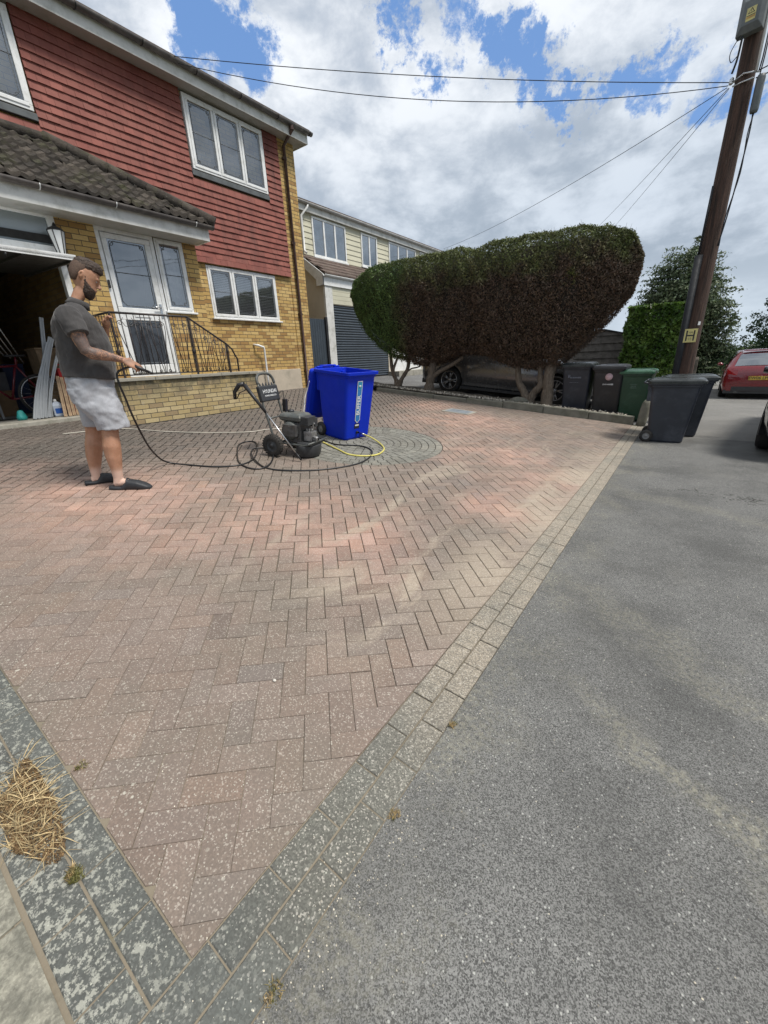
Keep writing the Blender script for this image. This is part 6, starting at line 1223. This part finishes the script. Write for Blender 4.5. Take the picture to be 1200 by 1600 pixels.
# ================================================================== VEGETATION
def leaf_mat(name, builder, rough=.5, trans=.25):
    m, nt, b = newmat(name); c = builder(nt); nt.put(b.inputs['Base Color'], c); b.inputs['Roughness'].default_value = rough; b.inputs['Specular IOR Level'].default_value = .35
    out = [n for n in nt.N if n.type == 'OUTPUT_MATERIAL'][0]; tr = nt.N.new('ShaderNodeBsdfTranslucent'); nt.put(tr.inputs['Color'], c); ms = nt.N.new('ShaderNodeMixShader'); ms.inputs[0].default_value = trans
    nt.L.new(b.outputs[0], ms.inputs[1]); nt.L.new(tr.outputs[0], ms.inputs[2]); nt.L.new(ms.outputs[0], out.inputs[0]); return m
def leaves(name, P, Nn, size, aspect, mat, parent=None, tilt=.8, var=.25, colr=None, fold=.18, up=0.):
    """P points, Nn preferred outward normals; every leaf a folded diamond of its own"""
    n = len(P); P = np.asarray(P, dtype=np.float64); Nn = np.asarray(Nn, dtype=np.float64)
    N2 = Nn + rng.normal(0, tilt, (n, 3)); N2 /= np.linalg.norm(N2, axis=1)[:, None] + 1e-9
    A = rng.normal(0, 1, (n, 3)); A[:, 2] += up; A -= N2 * (A * N2).sum(1)[:, None]; A /= np.linalg.norm(A, axis=1)[:, None] + 1e-9; Bv = np.cross(N2, A)
    L = (size * rng.uniform(.6, 1.3, n))[:, None]; Wd_ = L * aspect
    V = np.stack([P - A * L * .5, P + Bv * Wd_ * .5 + N2 * L * fold * .5, P + A * L * .5, P - Bv * Wd_ * .5 + N2 * L * fold * .5], 1).reshape(-1, 3)
    me = bpy.data.meshes.new(name); me.vertices.add(4 * n); me.vertices.foreach_set('co', V.astype(np.float32).ravel()); idx = np.arange(4 * n).reshape(n, 4)
    tri = np.concatenate([idx[:, [0, 1, 2]], idx[:, [0, 2, 3]]], 1).reshape(-1); me.loops.add(6 * n); me.loops.foreach_set('vertex_index', tri.astype(np.int32)); me.polygons.add(2 * n)
    me.polygons.foreach_set('loop_start', np.arange(0, 6 * n, 3, dtype=np.int32)); me.polygons.foreach_set('loop_total', np.full(2 * n, 3, dtype=np.int32)); me.update(calc_edges=True)
    g = np.clip(rng.normal(1, var, n), .35, 2.0); C_ = np.stack([g * rng.normal(1, .06, n), g, g * rng.normal(1, .08, n), np.ones(n)], 1)
    if colr is not None: C_[:, :3] *= colr
    ca = me.color_attributes.new('Col', 'FLOAT_COLOR', 'CORNER'); ca.data.foreach_set('color', np.repeat(C_, 6, axis=0).astype(np.float32).ravel()); me.materials.append(mat)
    o = bpy.data.objects.new(name, me); COL.objects.link(o)
    if parent is not None: attach(o, parent)
    return o
# ---- the big clipped hedge: a boat-shaped crown on bare trunks
def hb_top(x): return -.07 * np.exp(-((x + 4.35) / .22) ** 2) + np.interp(x, [-8.25, -8.0, -7.4, -6.8, -5.5, -4.2, -3.2, -2.2, -1.7, -1.30, -1.12], [3.15, 3.48, 3.68, 3.73, 3.72, 3.71, 3.70, 3.66, 3.60, 3.42, 3.10])
def hb_bot(x): return np.interp(x, [-8.25, -8.1, -7.7, -7.2, -6.7, -6.2, -5.7, -5.2, -4.7, -4.2, -3.7, -3.3, -3.0, -2.7, -2.4, -2.1, -1.75, -1.4, -1.2, -1.12], [3.05, 2.72, 2.18, 1.76, 1.46, 1.32, 1.22, 1.36, 1.50, 1.48, 1.26, 1.14, 1.10, 1.13, 1.12, 1.42, 1.78, 2.15, 2.45, 2.85])
def hb_hw(x, t): # half thickness, t 0 bottom..1 top
    e = np.interp(x, [-8.25, -7.9, -7.2, -2.2, -1.5, -1.12], [.12, .5, .72, .74, .55, .15]); return (e - .09 * np.exp(-((x + 4.35 + .25 * (t - .5)) / .16) ** 2)) * np.clip(np.clip(np.sin(np.clip(t, 0, 1) * np.pi), 0, 1) ** .16, 0.05, 1) * (.80 + .24 * t)
HYC = 10.05
def hp(x, t, side):
    b_, tp = hb_bot(x), hb_top(x); lump = .045 * np.sin(x * 5.1 + t * 7) + .035 * np.sin(x * 11.3 - t * 13 + side) + .02 * np.sin(x * 23 + t * 31)
    z = b_ + (tp - b_) * t; return x, HYC + side * (hb_hw(x, t) + lump * .8), z + .012 * np.sin(x * 7.7) + .010 * np.sin(x * 17)
hg = thing('clipped_hedge', 'huge clipped boat-shaped hedge, green at the left, dead brown at the right, on bare trunks', 'hedge', (-4.6, HYC, .3))
def hedge_col(nt):
    x, y, z = nt.xyz(); n = nt.noise(1.1, 5, .65); n2 = nt.noise(2.6, 4, .6)
    gx = nt.math('ADD', x, nt.math('MULTIPLY', nt.math('SUBTRACT', n, .5), 2.2)); left = nt.ss(gx, -6.0, -6.9)
    zt = nt.math('ADD', z, nt.math('MULTIPLY', nt.math('SUBTRACT', n2, .5), 1.4)); top = nt.ss(zt, 2.85, 3.45)
    mid = nt.math('MULTIPLY', nt.ss(n, .55, .68), nt.ss(z, 1.5, 2.3, 0, .5))
    grn = nt.mix(nt.noise(3, 3), (.055, .110, .034), (.115, .165, .042)); brn = nt.mix(nt.noise(2.2, 4), (.082, .058, .040), (.120, .078, .052))
    olv = (.110, .130, .042); c = nt.mix(mid, brn, (.034, .042, .020)); c = nt.mix(top, c, olv); c = nt.mix(left, c, grn)
    yl = nt.blob(-2.1, 0, .0, .0) if False else nt.math('MULTIPLY', nt.ss(nt.vm('DISTANCE', nt.vm('MULTIPLY', nt.pos(), (1, 0, 1)), (-2.25, 0, 2.78), out=1), .22, .0), nt.ss(nt.noise(9, 3), .45, .6))
    c = nt.mix(yl, c, (.13, .15, .02)); return nt.mix(1., c, nt.attr(), 'MULTIPLY')
m_hedge = leaf_mat('hedge_foliage', hedge_col, .6, .12)
n = 130000; X = rng.uniform(-8.25, -1.12, n); T_ = rng.beta(1.0, 1.0, n); side = np.where(rng.random(n) < .62, -1, 1); inn = rng.exponential(.045, n)
x, y, z = hp(X, T_, side); y = y - side * inn * 1.0
Pn = np.stack([x, y, z], 1); Nn = np.stack([np.zeros(n), side * 1.0, np.where(T_ > .9, 1.2, 0) + np.where(T_ < .12, -1., 0)], 1)
n3 = 34000; X3 = rng.uniform(-8.2, -1.15, n3); u3 = rng.uniform(-1, 1, n3); up_ = rng.random(n3) < .6; e3 = hb_hw(X3, .93 * np.ones(n3)); e4 = hb_hw(X3, .10 * np.ones(n3))
z3 = np.where(up_, hb_top(X3) - .05 * np.abs(u3) ** 3 - rng.exponential(.03, n3) + .05 * rng.random(n3) ** 6, hb_bot(X3) + .06 * np.abs(u3) + rng.normal(0, .04, n3)) + .012 * np.sin(X3 * 7.7) + .010 * np.sin(X3 * 17); y3 = HYC + u3 * np.where(up_, e3, e4)
P3 = np.stack([X3, y3, z3], 1); N3 = np.stack([np.zeros(n3), u3 * .3, np.where(up_, 1., -1.)], 1)
AP = np.concatenate([Pn, P3]); AN = np.concatenate([Nn, N3]); fr_ = rng.random(len(AP)) < .5
crown = leaves('crown', AP, AN, .052, .36, m_hedge, hg, .85, .42, up=.4)
mb = MB(); rings = []; 
for x in np.linspace(-8.15, -1.2, 50):
    r_ = []
    for k in range(22):
        a = 2 * math.pi * k / 22; t = .5 + .5 * math.sin(a) * .93; s = math.cos(a); b_, tp = hb_bot(x), hb_top(x); r_.append(Vector((x, HYC + s * (float(hb_hw(x, t)) - .07) * (abs(s) ** .0 if abs(s) > .2 else 1), b_ + .05 + (tp - b_ - .10) * t)))
    rings.append(r_)
mb.loft(rings); core = pm('hedge_dark_core', (.020, .016, .011), .95, var=.4, vs=14, bump=1., bs=25, bd=.05); mb.build('dark_core', [core], hg)  # solid dark core; its colour stands in for shade deep in the crown
m_bark, nt, b = newmat('hedge_bark'); nn_ = nt.noise(9, 6, .7, nt.scalev((5, 5, 1)), .5); c = nt.mix(nt.ss(nn_, .3, .7), (.075, .058, .042), (.215, .175, .135)); nt.put(b.inputs['Base Color'], c); b.inputs['Roughness'].default_value = .9; nt.put(b.inputs['Normal'], nt.bump(nn_, 1., .03))
def trunk(paths):
    g = MB()
    for P_, R_ in paths: q = smoothp(P_, 5); rr = np.interp(np.linspace(0, 1, len(q)), np.linspace(0, 1, len(R_)), R_) * (1 + .08 * np.sin(np.arange(len(q)) * 1.9)); g.tube(q, list(rr), 11)
    g.build('trunk', [m_bark], hg)
zb = lambda x: gz(x) + .05
trunk([([(-6.62, 9.75, zb(-6.6)), (-6.68, 9.78, .85), (-6.85, 9.85, 1.15), (-6.95, 9.9, 1.75)], [.10, .06, .05, .04]), ([(-6.60, 9.75, zb(-6.6)), (-6.50, 9.78, .88), (-6.32, 9.85, 1.2), (-6.3, 9.9, 1.7)], [.10, .055, .05, .04]), ([(-6.60, 9.78, .8), (-6.72, 9.72, 1.1), (-6.6, 9.8, 1.5)], [.04, .035, .03]), ([(-6.42, 9.8, 1.0), (-6.2, 9.8, 1.15), (-5.95, 9.8, 1.2), (-5.8, 9.9, 1.35)], [.02, .02, .018, .015])])
trunk([([(-5.62, 9.75, zb(-5.6) - .02), (-5.60, 9.77, .75), (-5.55, 9.8, 1.05), (-5.5, 9.9, 1.6)], [.19, .115, .10, .09]), ([(-5.58, 9.78, .85), (-5.35, 9.8, 1.05), (-5.0, 9.85, 1.22), (-4.7, 9.9, 1.4)], [.06, .055, .05, .04])])
trunk([([(-2.95, 9.72, zb(-2.95) - .03), (-3.05, 9.73, .55), (-3.22, 9.76, .85), (-3.3, 9.85, 1.4)], [.13, .085, .07, .06]), ([(-2.93, 9.72, zb(-2.95)), (-2.85, 9.73, .55), (-2.70, 9.72, .72), (-2.74, 9.78, .95), (-2.8, 9.85, 1.4)], [.12, .08, .085, .06, .05])])
trunk([([(-2.53, 9.70, zb(-2.5) - .03), (-2.53, 9.71, .6), (-2.54, 9.74, .95), (-2.46, 9.85, 1.6)], [.15, .12, .115, .10])])
# stray twigs and shoots
tw = MB()
for k in range(260):
    x = random.uniform(-8.0, -1.3); t = random.choice((random.uniform(.0, .05), random.uniform(.95, 1.))); s = random.choice((-1, 1)); px_, py_, pz_ = hp(x, t, s * .9 if t < .5 else s * random.random()); L_ = random.uniform(.05, .15); dv = Vector((random.gauss(0, .5), random.gauss(0, .5) - .2, 1 if t > .5 else -1)).normalized()
    p0 = Vector((px_, py_, pz_)); tw.tube([p0, p0 + dv * L_], [.0035, .0015], 3)
tag(tw.build('twigs', [m_bark], hg), kind='stuff')
# ---- trees
def tree(name, label, cat, base, H, lobes, nleaf, size, mat, trunks, group=None, aspect=.5, tilt=1.2, droop=0., bark=None):
    t = thing(name, label, cat, base, (0, 0, 0), group); bx_, by, bz = base; g = MB()
    for P_, R_ in trunks: q = smoothp([(bx_ + p[0], by + p[1], bz + p[2]) for p in P_], 4); g.tube(q, list(np.interp(np.linspace(0, 1, len(q)), np.linspace(0, 1, len(R_)), R_)), 8)
    for (cx, cy, cz, r, rz) in lobes: g.tube([(bx_ + cx * .3, by + cy * .3, bz + max(.3, cz * .6)), (bx_ + cx * .8, by + cy * .8, bz + cz)], [.05, .015], 5)
    g.build('trunk', [bark or m_bark], t); tot = sum(l[3] ** 2 * l[4] for l in lobes); P_, N_ = [], []
    for (cx, cy, cz, r, rz) in lobes:
        m_ = max(40, int(nleaf * r * r * rz / tot)); nc_ = max(6, int(m_ / 45)); C_ = rng.normal(0, 1, (nc_, 3)); C_ /= np.linalg.norm(C_, axis=1)[:, None]; C_ *= rng.uniform(.45, 1.0, nc_)[:, None]; C_ *= np.array([r, r, rz]); k = rng.integers(0, nc_, m_)
        D = rng.normal(0, 1, (m_, 3)) * np.array([.16, .16, .16 + droop]) * r; D[:, 2] -= np.abs(D[:, 2]) * (droop > 0); q = C_[k] + D; P_.append(q + np.array([bx_ + cx, by + cy, bz + cz])); N_.append(q / (np.linalg.norm(q, axis=1)[:, None] + 1e-6) + np.array([0, 0, .5]))
    leaves('crown', np.concatenate(P_), np.concatenate(N_), size, aspect, mat, t, tilt, .32); return t
def simple_leaf(name, a, b_, rough=.5, trans=.25, sc=1.5):
    return leaf_mat(name, lambda nt: nt.mix(1., nt.mix(nt.ss(nt.noise(sc, 4, .6), .3, .7), a, b_), nt.attr(), 'MULTIPLY'), rough, trans)
m_birch = simple_leaf('grey_green_leaves', (.062, .092, .046), (.125, .160, .085), .5); m_dgreen = simple_leaf('dark_green_leaves', (.016, .038, .016), (.036, .066, .022), .55); m_mgreen = simple_leaf('mid_green_leaves', (.030, .058, .018), (.062, .098, .026), .5); m_laurel = simple_leaf('glossy_laurel_leaves', (.050, .110, .018), (.165, .25, .055), .3, .3, 2.)
# laurel hedge block
lh = thing('laurel_hedge', 'square-clipped glossy green laurel hedge to the left of the utility pole', 'hedge', (-.95, 14.3, .1))
n = 13000; f = rng.random(n); X = rng.uniform(-1.66, -.25, n); Z = rng.uniform(.05, 2.46, n); Y = 13.5 + rng.exponential(.05, n); N_ = np.tile([0., -1., .25], (n, 1))
m1 = f > .62; Y[m1] = rng.uniform(13.5, 15.2, m1.sum()); Z[m1] = 2.46 - rng.exponential(.05, m1.sum()); N_[m1] = [0, 0, 1]; m2 = f > .78; X[m2] = -1.66 + rng.exponential(.05, m2.sum()); Z[m2] = rng.uniform(.05, 2.46, m2.sum()); N_[m2] = [-1, 0, .2]; m3 = f > .9; X[m3] = -.25 - rng.exponential(.05, m3.sum()); N_[m3] = [1, 0, .2]
X = X + .03 * np.sin(Z * 9); leaves('crown', np.stack([X, Y + .04 * np.sin(X * 9 + Z * 7), Z], 1), N_, .13, .40, m_laurel, lh, 1.0, .48, up=.2)
mb = MB(); mb.box(-1.6, -.31, 13.57, 15.15, 0, 2.38); mb.build('gap_shade_core', [pm('laurel_gap_shade', (.006, .012, .004), .9, var=.4, vs=9, bump=.8, bs=20, bd=.05)], lh)  # near-black filler box, coloured as the shade in gaps between leaves
tree('birch_tree', 'tall loose grey-green tree with drooping shoots behind the utility pole', 'tree', (-.7, 21, -.1), 5.4, [(-.2, 0, 3.9, 1.05, 1.3), (.45, .2, 3.3, 1.0, 1.1), (-.9, .1, 3.1, .85, 1.1), (.95, -.2, 2.55, .75, .85), (-.2, 0, 2.2, 1.1, 1.2), (1.25, 0, 1.75, .6, .7), (-1.1, 0, 2.0, .7, 1.0), (.5, .1, 1.2, .8, .8), (1.7, .0, 2.35, .22, .3), (.1, 0, 4.85, .45, .5), (-.9, -.2, 1.2, .8, .9), (.2, -.4, 2.9, 1.0, 1.0), (.9, -.2, .8, .7, .7)], 62000, .125, m_birch, [([(0, 0, 0), (.05, 0, 1.2), (-.05, 0, 2.6), (0, 0, 4.2)], [.13, .10, .07, .03]), ([(0, 0, 1.2), (.4, 0, 2.2), (.8, 0, 3.0)], [.06, .04, .02]), ([(0, 0, 1.5), (-.5, 0, 2.4), (-.8, 0, 3.2)], [.06, .04, .02])], droop=.10, aspect=.40)
tree('garden_shrub', 'dark rounded evergreen shrub right of the timber post by the far road', 'shrub', (.55, 21.0, -.15), 1.9, [(0, 0, .75, .62, .85), (.15, 0, 1.35, .45, .55), (-.4, .3, .8, .6, .85)], 6500, .09, m_dgreen, [([(0, 0, 0), (0, 0, .9)], [.05, .03])])
tree('road_side_tree', 'leafy tree reaching in at the right edge above the red car', 'tree', (3.9, 27, -.2), 5., [(-1.6, 0, 2.3, .65, .75), (-1.25, 0, 3.2, .5, .6), (0, 0, 2.9, 1.3, 1.4), (0, 0, 4.2, 1.1, 1.0), (-1.2, 0, 1.4, .6, .5)], 11000, .13, m_dgreen, [([(0, 0, 0), (0, 0, 2.5), (.1, 0, 4)], [.16, .12, .05]), ([(0, 0, 1.6), (-.8, 0, 2.2), (-1.5, 0, 2.4)], [.06, .04, .02])])
fg = 'far trees and bushes closing the road'
for k, (x, y, r, rz, mt, lab) in enumerate(((-.6, 33, 1.5, 1.25, m_mgreen, 'mid green bush at the left of the far tree line'), (1.3, 36, 1.3, .95, m_dgreen, 'low dark bush in the middle of the far tree line'), (2.6, 34, 1.1, .95, m_mgreen, 'brighter green bush just above the red car roof'), (3.9, 38, 1.4, 1.15, m_dgreen, 'dark tree at the right end of the far tree line'), (.3, 40, 1.5, 1.25, m_birch, 'paler bush at the back of the far tree line'), (5.4, 36, 1.5, 1.3, m_mgreen, 'green bush beyond the red car at the far right'), (-2.6, 36, 1.7, 1.4, m_dgreen, 'dark tree hidden behind the birch in the far tree line'), (-4.8, 38, 1.9, 1.2, m_mgreen, 'wide green bush above the shed roof in the far distance'))):
    tree('far_bush', lab, 'bush', (x, y, -.25), 3, [(0, 0, rz * .75, r, rz), (-r * .6, 0, rz * .6, r * .7, rz * .7), (r * .6, .2, rz * .7, r * .7, rz * .8)], 5200, .17, mt, [([(0, 0, 0), (0, 0, rz)], [.08, .05])], group=fg)
tree('verge_weed', 'small yellowish weed patch at the edge of the far road', 'weed', (1.02, 25.5, -.1), .6, [(0, 0, .22, .3, .25), (.25, 0, .18, .2, .2)], 700, .07, simple_leaf('yellow_weed', (.12, .12, .02), (.2, .17, .03)), [([(0, 0, 0), (0, 0, .2)], [.01, .01])])
# ---- dead grass and weed tufts in the near left corner
m_straw, nt, b = newmat('dry_grass'); nt.put(b.inputs['Base Color'], nt.mix(1., nt.mix(nt.noise(30, 2), (.40, .30, .15), (.58, .48, .29)), nt.attr(), 'MULTIPLY')); b.inputs['Roughness'].default_value = .8
def blades(name, label, cat, cx, cy, rx, ry, n, L, flat, w, mat, rot=0., kind=None, thick=.06):
    V, C_ = [], []; F_ = []
    for k in range(n):
        a = random.random() * 2 * math.pi; rr_ = math.sqrt(random.random()); ex = rx * rr_ * math.cos(a) * (1 + .25 * math.sin(3 * a)); ey = ry * rr_ * math.sin(a) * (1 + .2 * math.sin(2 * a + 1)); x = cx + ex * math.cos(rot) - ey * math.sin(rot); y = cy + ex * math.sin(rot) + ey * math.cos(rot)
        z = gz(min(x, -.56)) + thick * (1 - rr_ ** 2) * random.random() + .002; l = L * random.uniform(.35, 1.15); az = random.random() * 6.28 if flat else random.random() * 6.28; el = abs(random.gauss(0, .22)) if flat else random.uniform(.3, 1.35)
        d_ = Vector((math.cos(az) * math.cos(el), math.sin(az) * math.cos(el), math.sin(el))); s_ = d_.cross(Vector((0, 0, 1))).normalized() * w * random.uniform(.6, 1.3); p0 = Vector((x, y, z)); p1 = p0 + d_ * l * .55; p2 = p0 + d_ * l + Vector((0, 0, -l * .12)); nn__ = Vector((0, 0, w * .7)); o = len(V)
        V += [p0 - s_, p0 + s_, p1 - s_ * .8 + nn__, p1 + s_ * .8, p2]; F_ += [(o, o + 1, o + 3, o + 2), (o + 2, o + 3, o + 4)]; g_ = random.choice((.45, .7, 1, 1.15, .85)); C_ += [(g_, g_ * .96, g_ * .9)] * 2
    mbx = MB()
    mbx.v = [tuple(v) for v in V]; mbx.f = F_; mbx.m = [0] * len(F_); mbx.c = [(*c, 1) for c in C_]; mbx.sm = [False] * len(F_); return tag(mbx.build(name, [mat], fix=False), label, cat, None, kind)
blades('dry_grass', 'clump of straw-coloured dead grass cuttings at the corner of the driveway', 'dry grass', -1.50, -.01, .20, .075, 330, .11, True, .0012, m_straw, -.1, 'stuff', .010)
blades('dry_grass_thatch', 'brown thatch under the dead grass at the driveway corner', 'dry grass', -1.48, -.005, .20, .075, 5200, .011, False, .0018, pm('brown_thatch', (.20, .13, .065), .95, vcol=True, vs=40), -.1, 'stuff', .006)
m_tuft, nt, b = newmat('tuft'); nt.put(b.inputs['Base Color'], nt.mix(1., nt.mix(nt.ss(nt.noise(40, 2), .4, .6), (.13, .13, .04), (.36, .27, .13)), nt.attr(), 'MULTIPLY'))
blades('weed_tuft', 'small half-dead grass tuft growing on the grey corner edging', 'weed', -1.18, .015, .026, .020, 380, .018, False, .0010, m_tuft, 0, None, .006)
for (x, y, s, lab) in ((-.545, .205, .6, 'tiny yellow-green weed in the joint between edging and asphalt near the bottom'), (-.535, .70, .5, 'tiny weed at the asphalt edge beside the edging'), (-.535, 1.12, .4, 'faint weed at the asphalt edge further up the edging'), (-1.52, .155, .5, 'moss tuft on the left edging above the dead grass')):
    blades('weed_tuft', lab, 'weed', x, y, .022 * s * 1.6, .03 * s * 1.6, 110, .016, False, .0009, m_tuft, 0, None, .003)
# loose grit along the asphalt and in the joints
mb = MB()
for k in range(2600):
    y = random.expovariate(.45) ; x = random.gauss(-.53, .05) if random.random() < .35 else random.uniform(-.6, 1.6) if random.random() < .6 else random.uniform(-3.5, -.6)
    if y < -.0 or y > 7: continue
    r = random.uniform(.0009, .0030); zz = (gz(x) if x < -.553 else 0) + r * .4; g_ = random.choice((.5, .8, 1.1, 1.3)); mb.add(IV, IF, 0, (g_, g_ * .97, g_ * .88), False, Matrix.Translation((x, y, zz)) @ Matrix.Diagonal((r, r * .8, r * .6, 1)))
tag(mb.build('grit', m_peb, fix=False), 'loose pale grit scattered over paving and asphalt', 'grit', kind='stuff')
# ---- the house across the road (behind the photographer; seen only as reflection in the panes)
op = thing('opposite_house', 'low dark-roofed house across the road, mirrored in the window panes', 'house', (15, 3, 0))
g = MB(); g.box(18, 24, -6, 12, 0, 2.0); g.build('wall', [m_cream], op); g = MB(); g.prism([(17.6, 2.0), (21, 3.8), (24.4, 2.0)], 'y', -6.3, 12.3); g.build('roof', [m_rooft], op)
